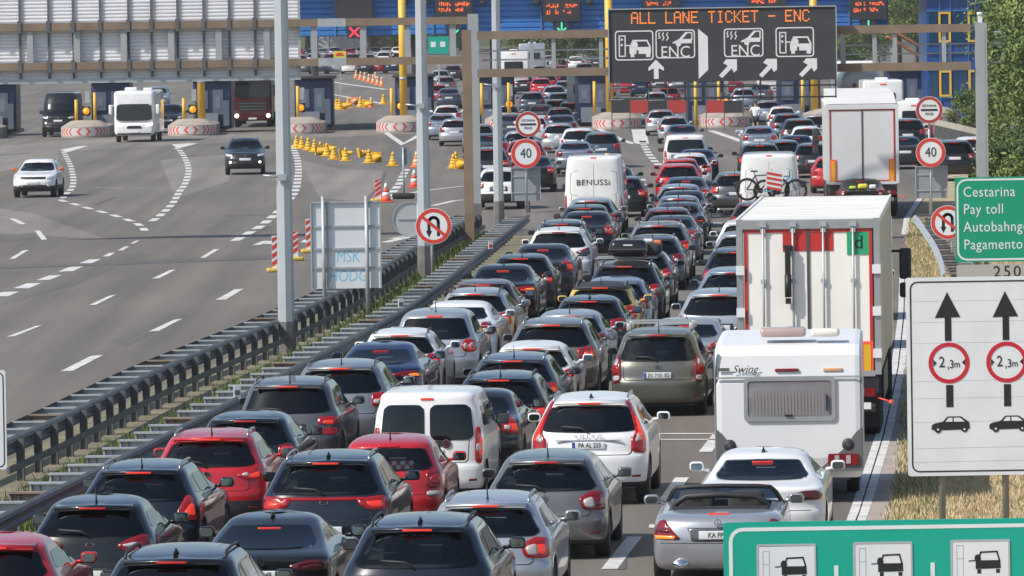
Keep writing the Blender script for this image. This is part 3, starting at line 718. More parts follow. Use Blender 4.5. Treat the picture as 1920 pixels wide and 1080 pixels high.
sheet('ground', [(-900, 20), (900, 20), (900, 3500), (-900, 3500)], mat('ground_earth', (.20, .185, .12), .95, noise=(.1, .25)), -.02)
edge_px = [(1640, 1075), (1662, 985), (1690, 880), (1700, 740), (1712, 620), (1702, 500), (1702, 420), (1752, 345), (1845, 285), (1965, 245)]
edge = [G(*p) for p in edge_px]
road = [Vector((-160, 30, 0)), Vector((edge[0].x - 3, 30, 0))] + edge + [Vector((60, 480, 0)), Vector((60, 1500, 0)), Vector((-160, 1500, 0))]
sheet('road', road, ASPH, 0)
verge = edge + [Vector((90, edge[-1].y, 0)), Vector((90, 40, 0)), Vector((edge[0].x, 40, 0))]
sheet('verge', verge, EARTH, -.004)
# narrow concrete shoulder right of the edge line
sh_px = [(1611, 985), (1636, 930), (1668, 820), (1692, 690), (1703, 560), (1700, 480)]
sheet('shoulder', [G(*p) for p in sh_px] + [G(p[0] - 1, p[1]) for p in reversed(edge_px[1:6])], SHOULDER, .004)
# darker and paler areas of old paving on the exit side
sheet('paving_patch', [G(*p) for p in ((-60, 500), (500, 478), (560, 470), (700, 450), (720, 430), (600, 470), (480, 484), (300, 490), (-60, 508))], ASPH_D, .004)
sheet('paving_patch', [G(*p) for p in ((-40, 445), (70, 436), (65, 448), (-40, 458))], ASPH_D, .005)
sheet('paving_patch', [G(*p) for p in ((-40, 385), (60, 400), (200, 449), (-40, 436))], ASPH_L, .004)
sheet('paving_patch', [G(*p) for p in ((-80, 300), (110, 283), (110, 300), (60, 315), (-80, 330))], ASPH_L, .004)
sheet('paving_patch', [G(*p) for p in ((-120, 285), (140, 262), (740, 238), (1500, 225), (1500, 236), (740, 252), (340, 272), (-120, 296))], ASPH_L, .0045)
sheet('paving_patch', [G(*p) for p in ((620, 215), (735, 222), (740, 236), (600, 232))], ASPH_D, .006)

for pts, mm in (([(-60, 560), (120, 520), (260, 470), (275, 478), (150, 530), (-60, 590)], ASPH_D), ([(300, 300), (420, 290), (430, 340), (330, 372)], ASPH_L), ([(560, 300), (640, 318), (720, 320), (700, 380), (600, 372)], ASPH_L), ([(210, 640), (330, 585), (350, 592), (235, 650)], ASPH_D), ([(380, 430), (520, 380), (540, 392), (420, 446)], ASPH_D), ([(1225, 1075), (1262, 1020), (1300, 1020), (1270, 1075)], ASPH_L)):
    sheet('paving_patch', [G(*p) for p in pts], mm, .0035)
mk = MB()
def quad(pts, m=mk, z=.009): m.add([(p[0], p[1], z) for p in pts], [(0, 1, 2, 3)])
def along(px, closed=False):
    P = [G(*p) for p in px]; d = [0]
    for a, b in zip(P[:-1], P[1:]): d.append(d[-1] + (b - a).length)
    return P, d
def at_len(P, d, s):
    for i in range(len(d) - 1):
        if s <= d[i + 1] or i == len(d) - 2:
            return P[i] + (P[i + 1] - P[i]) * ((s - d[i]) / max(1e-6, d[i + 1] - d[i]))
def dashes(px, w, dash, gap, start=0.0):
    P, d = along(px); s = start
    while s + dash < d[-1]:
        n = 3
        for k in range(n):
            a, b = at_len(P, d, s + dash * k / n), at_len(P, d, s + dash * (k + 1) / n); t = (b - a).normalized(); q = Vector((-t.y, t.x, 0)) * w / 2
            quad([a - q, a + q, b + q, b - q])
        s += dash + gap
def solid(px, w):
    P, d = along(px); n = []
    for i, p in enumerate(P):
        t = (P[min(i + 1, len(P) - 1)] - P[max(i - 1, 0)]).normalized(); n.append(Vector((-t.y, t.x, 0)) * w / 2)
    for i in range(len(P) - 1): quad([P[i] - n[i], P[i] + n[i], P[i + 1] + n[i + 1], P[i + 1] - n[i + 1]])
def pxquad(pts): quad([G(*p) for p in pts])
for q in [((113, 697), (137, 696), (194, 666), (170, 668)), ((279, 622), (298, 621), (342, 598), (326, 600)), ((404, 563), (424, 562), (457, 542), (440, 543)),
          ((12, 632), (28, 631), (80, 610), (66, 612)), ((166, 573), (180, 572), (218, 553), (205, 555)), ((285, 523), (299, 522), (330, 506), (318, 507)), ((375, 484), (386, 483), (412, 467), (401, 468)),
          ((-16, 556), (16, 556), (36, 547), (4, 548)), ((17, 486), (29, 485), (54, 469), (43, 470)), ((17, 410), (27, 410), (49, 420), (38, 421)), ((65, 433), (75, 433), (88, 449), (78, 450)),
          ((25, 541), (55, 541), (77, 531), (50, 532)), ((68, 526), (94, 525), (116, 516), (92, 517)), ((109, 510), (137, 509), (156, 500), (130, 501)), ((148, 494), (172, 494), (190, 486), (168, 487)),
          ((192, 481), (205, 481), (216, 474), (204, 475)), ((220, 470), (231, 470), (243, 462), (233, 463)), ((244, 457), (252, 457), (262, 451), (254, 452)),
          ((113, 281), (126, 286), (165, 274), (150, 274)), ((322, 271), (333, 279), (371, 269), (352, 269)),
          ((720, 250), (728, 248), (757, 268), (752, 273)), ((752, 273), (757, 268), (780, 254), (787, 257)),
          ((1127, 1068), (1157, 1068), (1204, 1007), (1176, 1007)), ((1231, 944), (1258, 944), (1292, 896), (1266, 896)), ((1310, 848), (1335, 848), (1362, 810), (1340, 810)), ((1372, 775), (1394, 775), (1414, 742), (1395, 742)),
          ((1218, 984), (1244, 986), (1240, 992), (1216, 990))]: pxquad(q)
for y in (813, 824): pxquad(((1228, y), (1340, y), (1340, y + 1.6), (1228, y + 1.6)))
dashes([(272, 433), (266, 425), (251, 416.5), (229, 409), (207, 402), (183, 395.5), (160, 389), (136, 382), (114, 376), (124, 364), (132, 357), (137, 348), (138, 340), (137, 330), (133, 312), (125, 295), (118, 283)], .27, 3.0, 2.3)
dashes([(284, 415), (290, 412), (302, 403), (312, 394), (322, 384), (328, 375), (333, 366), (338, 357), (344, 350), (348, 343), (351, 334), (354, 322), (352, 308), (346, 295), (338, 283), (330, 277)], .29, 3.2, 2.3)
dashes([(440, 452), (467, 437), (490, 424), (503, 413), (516, 402), (535, 385), (551, 364), (556, 352), (558, 340), (559, 330), (560, 318), (558, 300), (553, 285), (547, 272)], .33, 3.4, 2.4)
dashes([(733, 369), (738, 359), (744, 351), (750, 343), (753, 335), (757, 327), (761, 320), (764, 312)], .34, 3.4, 2.4)
dashes([(1236, 310), (1228, 303), (1217, 290), (1207, 272), (1204, 262)], .36, 3.6, 2.6)
dashes([(1236, 520), (1222, 470), (1212, 425), (1206, 380), (1204, 350), (1203, 330)], .34, 2.2, 5.6)
dashes([(1392, 600), (1372, 500), (1352, 440), (1341, 400), (1340, 360), (1345, 330)], .32, 2.2, 5.6)
dashes([(1018, 350), (1019, 325), (1016, 300), (1012, 285)], .35, 3.2, 2.4)
solid([(1120, 241), (1140, 250), (1165, 262), (1188, 270)], .35); solid([(1203, 270), (1200, 256), (1197, 243)], .8)
solid([(1332, 245), (1368, 257), (1404, 270)], .45); solid([(1404, 270), (1396, 255), (1388, 244)], .6)
solid([(728, 374), (760, 364), (800, 357), (870, 349)], .25); solid([(812, 386), (850, 377), (870, 375)], .25)
solid([(722, 455), (760, 446), (790, 440)], .35); solid([(735, 448), (765, 443)], .3)
solid([(600, 150), (650, 158), (725, 168)], .5); solid([(605, 174), (640, 180), (725, 196)], .4)
solid([(480, 460), (500, 452)], .25); solid([(500, 458), (520, 450)], .25); solid([(570, 455), (576, 450)], .25)
solid([(1588, 1000), (1603, 960), (1650, 815), (1678, 690), (1690, 590), (1692, 500)], .16); solid([(1604, 1000), (1620, 960), (1664, 815), (1690, 690), (1700, 590), (1701, 500)], .16)
solid([(1696, 440), (1700, 410), (1740, 350)], .2); solid([(1775, 332), (1830, 325)], .25); solid([(1775, 344), (1830, 338)], .25)
solid([(180, 352), (235, 353)], .14); solid([(240, 353), (300, 352)], .16)
struct(mk.build('road_markings', LINE))
cr = MB()
for pts in ([(-20, 503), (120, 499), (260, 494), (480, 486), (560, 482)], [(420, 405), (480, 404), (520, 403)], [(688, 375), (702, 360), (716, 340), (722, 322)], [(470, 440), (505, 425)], [(180, 384), (215, 370)], [(1165, 1068), (1168, 1010)]):
    P, d = along(pts)
    for a, b in zip(P[:-1], P[1:]):
        t = (b - a).normalized(); q = Vector((-t.y, t.x, 0)) * .07
        if abs(t.x) > abs(t.y): q = Vector((0, .55, 0))
        quad([a - q, a + q, b + q, b - q], cr, .0075)
struct(cr.build('tar_seams', mat('tar', (.105, .102, .10), .85)))

# ---------------------------------------------------------------- grass
def tufts(name, spots, m, hgt, wid, kind='stuff'):
    rnd = random.Random(11); vs, fs, mi = [], [], []
    for (x, y, k) in spots:
        for _ in range(5):
            a = rnd.uniform(0, 6.28); h = hgt * k * rnd.uniform(.5, 1.2); dx, dy = math.cos(a) * wid, math.sin(a) * wid; lx, ly = rnd.uniform(-.5, .5) * h, rnd.uniform(-.5, .5) * h
            px, py = x + rnd.uniform(-.15, .15), y + rnd.uniform(-.15, .15); o = len(vs)
            vs += [(px - dx, py - dy, 0), (px + dx, py + dy, 0), (px + lx, py + ly, h)]; fs.append((o, o + 1, o + 2)); mi.append(rnd.choice(range(len(m))))
    me = bpy.data.meshes.new(name); me.from_pydata(vs, [], fs); me.polygons.foreach_set('material_index', mi)
    for q in m: me.materials.append(q)
    return struct(link(name, me), kind)
GR = [mat('grass_green', (.11, .16, .035), .9), mat('grass_olive', (.17, .18, .055), .9), mat('grass_straw', (.50, .40, .21), .9), mat('grass_pale', (.58, .48, .28), .9)]
rnd = random.Random(3); spots = []
vp = [(p.x, p.y) for p in verge]
while len(spots) < 45000:
    y = rnd.uniform(96, 235); x = rnd.uniform(5.2, 26)
    if y > 150 and rnd.random() < .3: continue
    if x < 5.2 + (y - 100) * .075 + 6 and inside((x, y), vp): spots.append((x, y, rnd.uniform(.5, 1.1)))
tufts('dry_grass', spots, [GR[2], GR[3], GR[3], EARTH], .10, .012)
spots = []
for i in range(1, len(edge) - 4):
    a, b = edge[i], edge[i + 1]; n = int((b - a).length * 14)
    for k in range(n): p = a + (b - a) * (k / n); spots.append((p.x + rnd.uniform(.05, .7), p.y, rnd.uniform(.5, 1.2)))
tufts('edge_grass', spots, [GR[0], GR[1], GR[2], GR[3]], .15, .014)

# ---------------------------------------------------------------- crash barriers of the median
RUST = mat('rail_rust', (.24, .19, .15), .75, noise=(6, .2))
def wbeam(mb, path, z, side, mi=0):
    prof = [(0, .15), (.05, .12), (.075, .07), (.02, .02), (.02, -.02), (.075, -.07), (.05, -.12), (0, -.15)]; rings = []
    for i, p in enumerate(path):
        t = (path[min(i + 1, len(path) - 1)] - path[max(i - 1, 0)]).normalized(); n = Vector((t.y, -t.x, 0)) * side
        rings.append([p + n * a + Vector((0, 0, z + b)) for a, b in prof] + [p + n * (a - .012) + Vector((0, 0, z + b)) for a, b in reversed(prof)])
    mb.loft(rings, True, True, mi, False)
def resample(P, step, s0=0):
    d = [0]
    for a, b in zip(P[:-1], P[1:]): d.append(d[-1] + (b - a).length)
    return [at_len(P, d, s0 + k * step) for k in range(int((d[-1] - s0) / step) + 1)]
def flat(px, z): return [Vector((p.x, p.y, 0)) for p in [G(a, b, z) for a, b in px]]
near_px = [(-60, 998), (0, 965), (220, 858), (440, 745), (600, 660), (760, 575), (880, 488), (960, 425), (992, 399)]
left_px = [(-80, 833), (12, 795), (240, 690), (480, 594), (600, 540), (730, 467), (800, 430), (868, 397)]
def smooth_path(px, z, step=2.0):
    P = flat(px, z); Y = [p.y for p in P]; X = [p.x for p in P]; ys = np.arange(Y[0], Y[-1], step); xs = pchip(Y, X, ys)
    return [Vector((float(a), float(b), 0)) for a, b in zip(xs, ys)]
def barrier(label, path, side, double, low_rail):
    t = thing('crash_barrier', label, 'crash barrier', path[0]); o = path[0]; P = [p - o for p in path]
    b = MB(); wbeam(b, P, .62, side); b.build('beam', GALV_D, t)
    N = []
    for i in range(len(P)):
        q = (P[min(i + 1, len(P) - 1)] - P[max(i - 1, 0)]).normalized(); N.append(Vector((q.y, -q.x, 0)) * side)
    back = [p - n * .62 for p, n in zip(P, N)]
    if double:
        b = MB(); wbeam(b, back, .62, -side); b.build('beam', GALV_D, t)
        b = MB(); b.loft([[p + n * .24 + Vector((0, 0, z)) for z in (.26, .37)] + [p + n * .19 + Vector((0, 0, z)) for z in (.37, .26)] for p, n in zip(P, N)], True, True, 0, False); b.build('lower_rail', GALV_D, t)
    k = 1
    while k < len(P) - 1 and k < 100:
        p, n = P[k], N[k]; ang = math.atan2(n.y, n.x)
        m = MB()
        if double: m.box(p - n * .31 + Vector((0, 0, .76)), (.60, .10, .03), 0, ang); m.box(p - n * .31 + Vector((0, 0, .70)), (.56, .02, .10), 0, ang)
        else: m.box(p - n * .30 + Vector((0, 0, .745)), (.62, .16, .03), 0, ang); m.box(p - n * .30 + Vector((0, 0, .66)), (.60, .02, .16), 0, ang)
        m.build('bracket', RUST if k % 9 == 4 else GALV, t)
        m = MB(); q = p + n * .12 if double else p - n * .50
        m.box(q + Vector((0, 0, .36)), (.13, .012, .72), 0, ang); m.box(q + Vector((0, 0, .36)) + n * .06, (.012, .12, .72), 0, ang); m.box(q + Vector((0, 0, .36)) - n * .06, (.012, .12, .72), 0, ang)
        m.build('post', GALV_D, t); k += 1
    return t
nearP = smooth_path(near_px, .77); leftP = smooth_path(left_px, .77)
# right-hand beam sits on the queue side; the left barrier has beams on both faces
barrier('weathered grey crash barrier with pale brackets running beside the queue of cars', nearP, 1, False, False)
barrier('dark double sided crash barrier with ladder like brackets beside the empty exit lanes', [p + Vector((.62, 0, 0)) for p in leftP], 1, True, True)
strip = [p + Vector((-.75, 0, 0)) for p in nearP] ; lf = [p + Vector((1.0, 0, 0)) for p in leftP]
sheet('median_strip', [p + Vector((.35, 0, 0)) for p in nearP] + [p + Vector((-.25, 0, 0)) for p in reversed(leftP)], SOIL, .012)
spots = []
for p, q in [(a, b) for a, b in zip(nearP, nearP[1:])]:
    for _ in range(60): s = rnd.random(); c = p + (q - p) * s; spots.append((c.x - (rnd.uniform(0, .4) if rnd.random() < .12 and c.y < 135 else rnd.uniform(.66, 1.9)), c.y, rnd.uniform(.5, 1.3)))
tufts('median_grass', spots, [GR[0], GR[0], GR[0], GR[1]], .24, .022)

# small delineator blades and end reflectors on the barriers
for px, py, lab in ((1085 - 640, 742, 'white reflector blade on the near barrier beside the grey people carrier'), (752, 575, 'white reflector blade on the near barrier beside the silver hatchback'), (920, 465, 'red and white reflector blade on the near barrier beside the black hatchback')):
    p = G(px, py, .78); m = MB(); m.box((p.x, p.y, .86), (.13, .03, .22), 0, R(20)); m.box((p.x, p.y - .018, .84), (.10, .006, .09), 1, R(20)); tag(m.build('barrier_reflector', [WHITE, SIGN_RED if px > 900 else GALV_D]), lab, 'reflector')
# barrier on the right-hand verge
rp = smooth_path([(1772, 512), (1768, 490), (1757, 462), (1738, 432), (1718, 405), (1712, 400)], .77, 2.0)
b0 = rp[0]; t = thing('crash_barrier', 'weathered crash barrier with close brackets climbing the right verge below the no u turn sign', 'crash barrier', b0)
P = [p - b0 for p in rp]; b = MB(); wbeam(b, P, .62, -1); b.build('beam', GALV, t); b = MB(); wbeam(b, [p + Vector((.75, 0, 0)) for p in P], .62, 1); b.build('beam', GALV, t)
for k, p in enumerate(P[:100]):
    m = MB(); m.box(p + Vector((.37, 0, .76)), (.74, .35, .03)); m.build('bracket', GALV_D if k % 2 else RUST, t); m = MB(); m.box(p + Vector((.37, 0, .34)), (.1, .1, .68)); m.build('post', GALV_D, t)
rp = [G(a, b) for a, b in ((1724, 250), (1760, 258), (1800, 268), (1838, 278))]; b0 = rp[0]
t = thing('concrete_barrier', 'long pale barrier with dark uprights in front of the blue office building', 'crash barrier', b0); P = resample([p - b0 for p in rp], 1.2)
b = MB(); b.loft([[p + Vector((0, y, z)) for y, z in ((0, .62), (0, .95), (.5, .95), (.5, .62))] for p in P], True, True, 0, False); b.build('beam', mat('pale_concrete', (.42, .38, .31), .9, noise=(1.5, .15)), t)
for p in P[:60]: m = MB(); m.box(p + Vector((0, .3, .32)), (.22, .3, .64)); m.build('post', GALV_D, t)
# ---------------------------------------------------------------- lamp posts, gantries, signs
def sc(Y): return FPX / Y
def lamp_post(px, py, rb, rt, h, label, sleeve):
    p = G(px, py); t = thing('lamp_post', label, 'lamp post', p)
    n = 8; MB().tube([(0, 0, sleeve), (0, 0, h)], [rb, rt], 8, 0, True, False).build('pole', mat('pole_paint', (.43, .47, .49), .5, .2, noise=(1.2, .06)), t)
    MB().tube([(0, 0, 0), (0, 0, sleeve)], [rb + .02, rb + .015], 8, 0, True, False).build('pole_foot', mat('pole_foot', (.16, .155, .15), .8, noise=(3, .2)), t)
    m = MB(); m.tube([(0, 0, h), (.2, 0, h + 1.2), (1.4, 0, h + 1.9), (2.2, 0, h + 2.0)], [rt, rt * .9, .05, .04], 8); m.build('arm', MATS['pole_paint'], t)
    m = MB(); m.rbox((2.6, 0, h + 2.0), (.9, .32, .14), .06); m.build('lamp_head', GALV, t)
    m = MB(); m.tube([(-rb - .28, -.12, 4.05 if px < 600 else 5.0), (-rb + .1, -.12, 4.0 if px < 600 else 4.95)], .03, 6); m.box((-rb * .2, -rb - .02, 4.0 if px < 600 else 4.95), (.2, .06, .14)); m.build('cable_clamp', GALV, t)
    return t
lamp_post(538, 662, .19, .13, 13, 'tall grey octagonal lamp post nearest the camera, left of the graffiti sign back', .72)
lamp_post(797, 527, .19, .13, 13, 'tall grey lamp post directly behind the no u turn sign', 1.0)
lamp_post(936, 432, .17, .12, 13, 'tall grey lamp post between the steel gantry column and the road works sign', 1.0)

BROWN = mat('corten_steel', (.225, .165, .115), .8, noise=(1.5, .16))
GREY_STEEL = mat('grey_steel', (.38, .40, .41), .55, .3, noise=(.8, .08))
# right-hand gantry with the message sign
YG = 224.0; k = 1 / sc(YG)
def zg(px, py, Y=YG): return D(px, py, Y).z
def xg(px, py=300, Y=YG): return D(px, py, Y).x
o = Vector((xg(881, 465), YG, 0)); g = thing('sign_gantry', 'long brown steel gantry spanning the queue lanes and carrying the dark message sign', 'gantry', o)
m = MB(); m.box((0, 0, zg(880, 56) / 2), (.30, .34, zg(880, 56))); m.build('column', BROWN, g)
xr = xg(1842, 300) - o.x; zr = zg(1840, 42)
m = MB(); m.box((xr, 0, zr / 2), (.36, .36, zr)); m.box((xr, -.185, zr * .5), (.22, .012, zr * .96)); m.build('column', GREY_STEEL, g)
m = MB(); m.box((xr - .02, 0, zr + .12), (.14, .14, .24)); m.cyl((xr - .02, 0, zr + .28), .1, .1, 10); m.build('column_cap', WHITE, g)
z1, z2 = zg(1000, 65), zg(1000, 136)
for z in (z1, z2):
    m = MB(); m.box(((xr) / 2, 0, z), (xr - .36 - .3, .26, .26)); m.build('crossbeam', BROWN, g)
for px in (997, 1038, 1127, 1580, 1640, 1678, 1770):
    m = MB(); m.box((xg(px, 100) - o.x, .02, (z1 + z2) / 2), (.13, .16, z1 - z2 - .26)); m.build('strut', GREY_STEEL, g)
for zz in (.36, .72):
    m = MB(); m.tube([(.5, .25, z2 + .13 + zz * .8), (xr - .2, .25, z2 + .13 + zz * .8)], .03, 6); m.build('handrail', GALV, g)
m = MB()
for i in range(14): m.tube([(1.0 + i * (xr - 2) / 13, .25, z2 + .1), (1.0 + i * (xr - 2) / 13, .25, z2 + .78)], .02, 5)
m.build('handrail_posts', GALV, g)['kind'] = 'stuff'
m = MB(); m.tube([(xr + .2, .1, z1 - .15), (xr + .62, .1, z1 - .15), (xr + .68, .1, z1 - .25), (xr + .68, .1, z2 + .25), (xr + .6, .1, z2 + .1), (xr + .2, .1, z2 + .1)], .03, 6); m.tube([(xr + .2, .1, z1 - .5), (xr + .68, .1, z1 - .5)], .03, 6); m.build('ladder_cage', GALV, g)

# message sign
sx0, sx1 = D(1142, 85, YG - .4).x, D(1567, 85, YG - .4).x; sz1, sz0 = D(1354, 15.5, YG - .4).z, D(1354, 152, YG - .4).z
ms = thing('message_sign', 'dark electronic message sign with orange lettering and white lane pictograms on the gantry', 'message sign', ((sx0 + sx1) / 2, YG - .55, (sz0 + sz1) / 2))
SW, SH = sx1 - sx0, sz1 - sz0; KP = SW / 425.0
m = MB(); m.box((0, .12, 0), (SW, .24, SH)); m.build('housing', mat('sign_housing', (.045, .048, .052), .6, noise=(2, .08)), ms)
m = MB(); m.box((0, .1, SH / 2 + .02), (SW + .04, .30, .035)); m.box((-SW / 2 - .015, .1, 0), (.03, .30, SH)); m.box((SW / 2 + .015, .1, 0), (.03, .30, SH)); m.build('frame', GALV, ms)
LED_O = mat('led_orange', (.6, .2, .05), .4, emit=(1, .22, .03), estr=.95); LED_W = mat('led_white', (.42, .42, .42), .4, emit=(.86, .86, .86), estr=.33)
def SP(px, py): return ((px - 1354.5) * KP, (83.5 - py + (px - 1354.5) * -.004) * KP)
FONT = {'A': '01110 10001 10001 11111 10001 10001 10001', 'L': '10000 10000 10000 10000 10000 10000 11111', 'N': '10001 11001 11001 10101 10011 10011 10001', 'E': '11111 10000 10000 11110 10000 10000 11111',
        'T': '11111 00100 00100 00100 00100 00100 00100', 'I': '01110 00100 00100 00100 00100 00100 01110', 'C': '01110 10001 10000 10000 10000 10001 01110', 'K': '10001 10010 10100 11000 10100 10010 10001', '-': '00000 00000 00000 11111 00000 00000 00000', ' ': '00000 ' * 7}
def dots(mb, text, x0, z0, dx, dz, adv, r, y):
    for ch in text:
        for rI, row in enumerate(FONT[ch].split()):
            for cI, b in enumerate(row):
                if b == '1': mb.box((x0 + cI * dx, y, z0 - rI * dz), (r * 2, .006, r * 2))
        x0 += adv
m = MB(); x0, zt = SP(1185, 22); dots(m, 'ALL LANE TICKET - ENC', x0, zt, 2.75 * KP, 3.25 * KP, 16.05 * KP, 1.15 * KP, -.004)
m.build('message_text', LED_O, ms)
m = MB()
def fr(px0, py0, px1, py1):
    a, b = SP(px0, py1), SP(px1, py0); c = ((a[0] + b[0]) / 2, (a[1] + b[1]) / 2); w, h = b[0] - a[0], b[1] - a[1]
    ring_poly(m, rrect(*c, w, h, 6 * KP), rrect(*c, w - 4.4 * KP, h - 4.4 * KP, 4.5 * KP), -.006, 0, .006)
def poly(pts): m.prism([SP(*p) for p in pts], -.006, 0)
def line(pts, w=2.4): stroke(m, [SP(*p) for p in pts], w * KP, -.006, 0, .006)
def pict_ticket(x, y):
    fr(x, y, x + 72, y + 56)
    line([(x + 8, y + 10), (x + 19, y + 10), (x + 19, y + 48), (x + 8, y + 48), (x + 8, y + 10)], 2.2); poly([(x + 11, y + 14), (x + 16, y + 17), (x + 11, y + 20)]); poly([(x + 11, y + 24), (x + 16, y + 27), (x + 11, y + 30)])
    line([(x + 20, y + 28), (x + 30, y + 28)], 2.2)
    line([(x + 29, y + 30), (x + 34, y + 19), (x + 60, y + 19), (x + 66, y + 32)], 3)
    poly([(x + 27, y + 31), (x + 67, y + 31), (x + 67, y + 44), (x + 44, y + 44), (x + 44, y + 37), (x + 27, y + 37)]); poly([(x + 27, y + 37), (x + 40, y + 37), (x + 40, y + 44), (x + 27, y + 44)])
    poly([(x + 29, y + 44), (x + 36, y + 44), (x + 36, y + 50), (x + 29, y + 50)]); poly([(x + 58, y + 44), (x + 66, y + 44), (x + 66, y + 50), (x + 58, y + 50)]); poly(ell(x + 36, y + 27, 7, 7, 12))
def pict_enc(x, y):
    fr(x, y, x + 74, y + 54)
    for dx in (6, 13, 21): line([(x + dx + 2, y + 6), (x + dx, y + 10), (x + dx + 3, y + 15), (x + dx, y + 20 if dx > 10 else y + 16)], 2)
    poly([(x + 32, y + 24), (x + 44, y + 18), (x + 56, y + 5), (x + 60, y + 7), (x + 50, y + 18), (x + 68, y + 18), (x + 68, y + 26), (x + 32, y + 26)]); line([(x + 56, y + 6), (x + 68, y + 6), (x + 68, y + 20)], 2.2); poly(ell(x + 43, y + 27, 5, 5, 12))
pict_ticket(1153, 55); pict_enc(1229, 54); pict_enc(1357, 53); pict_ticket(1454, 52)
poly([(1309, 53), (1327, 68), (1327, 130), (1309, 147)])
poly([(1225, 146), (1225, 126), (1215, 131), (1215, 125), (1229, 110), (1244, 125), (1244, 131), (1234, 126), (1234, 146)])
for x in (1347, 1422, 1497):
    poly([(x, 141), (x + 17, 123), (x + 8, 118), (x + 14, 111), (x + 34, 111), (x + 34, 131), (x + 28, 136), (x + 24, 128), (x + 6, 146)])
m.build('pictograms', LED_W, ms)
for x in (1236, 1367):
    c = SP(x + 30, 97 if x < 1300 else 96); tm = text_mesh('ENC', 24 * KP * 1.28, LED_W, xs=.92).copy(); tm.transform(Matrix.Translation((c[0], -.004, c[1]))); link('pictogram_letters', tm, ms)
m = MB()
for z in (-SH / 2 - .18, -SH / 2 - .55): m.tube([(-SW / 2 - .05, .5, z), (SW / 2, .5, z)], .028, 6)
for i in range(7): m.tube([(-SW / 2 + i * SW / 6, .5, -SH / 2 - .6), (-SW / 2 + i * SW / 6, .5, -SH / 2)], .022, 6)
m.build('maintenance_rail', GALV_D, ms)

# left-hand gantry and the back of its big sign
YL = 234.0
o2 = Vector((xg(893, 440, YL), YL, 0)); g2 = thing('sign_gantry', 'brown steel gantry spanning the empty exit lanes with a grey column by the median', 'gantry', o2)
zc = zg(893, 26, YL); m = MB(); m.box((0, 0, zc / 2 + .55), (.36, .36, zc - 1.1)); m.build('column', GREY_STEEL, g2); m = MB(); m.box((0, 0, .55), (.40, .40, 1.1)); m.build('column_foot', MATS['pole_foot'], g2)
za, zb_ = zg(440, 45, YL), zg(440, 119, YL); xl = xg(-120, 50, YL) - o2.x
for z in (za, zb_):
    for x0, x1, mm in ((xl, xg(596, 50, YL) - o2.x, BROWN), (xg(596, 50, YL) - o2.x, xg(648, 50, YL) - o2.x, GALV), (xg(648, 50, YL) - o2.x, -.2, BROWN)):
        m = MB(); m.box(((x0 + x1) / 2, 0, z), (x1 - x0, .25, .25 if mm is BROWN else .27)); m.build('crossbeam', mm, g2)
for px in (56, 144, 232, 321, 410, 500, 589, 681, 764, 849):
    m = MB(); m.box((xg(px, 80, YL) - o2.x, .03, (za + zb_) / 2), (.21, .16, za - zb_ - .25)); m.build('strut', GREY_STEEL, g2)
pz0, pz1 = zg(300, 147, YL), 9.4; px1 = xg(563, 100, YL); px0 = xg(-150, 100, YL)
t = thing('motorway_sign', 'huge corrugated back of a motorway sign hanging from the left gantry', 'sign', ((px0 + px1) / 2, YL + .20, 0))
w2 = (px1 - px0) / 2; m = MB(); n = int((pz1 - pz0) / .12); rings = []
for i in range(n + 1):
    z = pz0 + i * .12
    for dz, dy in ((0, .05), (.04, 0), (.085, 0), (.105, .05)): rings.append([(-w2, dy, z + dz), (w2, dy, z + dz)])
m.loft(rings, False, False, 0, False); m.box((0, .12, (pz0 + pz1) / 2), (w2 * 2, .06, pz1 - pz0 + .05)); m.build('corrugated_sheet', mat('sheet_aluminium', (.84, .84, .86), .5, .05, noise=(.6, .07)), t)
m = MB(); m.box((0, -.02, pz0 - .04), (w2 * 2, .22, .16)); m.build('bottom_edge', GALV, t); m = MB(); m.box((w2 - .03, -.01, (pz0 + pz1) / 2), (.08, .20, pz1 - pz0)); m.build('side_edge', GALV, t)
for px in (-62, -12, 37, 91, 137, 188, 241, 284, 333, 382, 430, 478):
    x = xg(px, 80, YL) - (px0 + px1) / 2; m = MB(); m.box((x, -.04, (pz0 + pz1) / 2), (.07, .06, pz1 - pz0)); m.box((x, -.345, za), (.13, .03, .42)); m.box((x, -.345, zb_), (.13, .03, .42)); m.build('stiffener', GALV_D, t)

# ---- round signs
def disc_sign(name, label, cat, px, py, rpx, Y, posts, base_dz=0.0):
    s = sc(Y); c = D(px, py, Y); t = thing(name, label, cat, (c.x, Y, 0)); r = rpx / s
    m = MB(); m.tube([(posts / s, .06, base_dz), (posts / s, .06, c.z + r * .9)], .038, 8); m.build('post', GALV, t)
    return t, c.z, r
def plate(mb, z, r, y=0): mb.cyl((0, y + .012, z), r, .024, 40, 0, axis='y')
def face_ring(m, z, r0, r1, mi, y=-.004): ring_poly(m, ell(0, z, r0, n=40), ell(0, z, r1, n=40), y, mi, .004)
def no_u_turn(px, py, rpx, Y, posts, label):
    t, z, r = disc_sign('traffic_sign', label, 'traffic sign', px, py, rpx, Y, posts)
    m = MB(); plate(m, z, r); m.build('plate', WHITE, t); m = MB(); face_ring(m, z, r * .97, r * .76, 0); stroke(m, [(-r * .62, z + r * .52), (r * .62, z - r * .52)], r * .17, -.0095, 0); m.build('red_ring_and_bar', SIGN_RED, t)
    m = MB(); w = r * .17
    pts = [(r * .26, z - r * .5)] + [(r * .26 * math.cos(a) , z + r * .22 + r * .26 * math.sin(a)) for a in [i / 8 * math.pi for i in range(9)]] + [(-r * .26, z - r * .25)]
    stroke(m, pts, w, -.0045); m.prism([(-r * .26, z - r * .62), (-r * .26 + r * .17, z - r * .26), (-r * .26 - r * .17, z - r * .26)], -.0045, 0); m.build('arrow', INK, t)
    return t
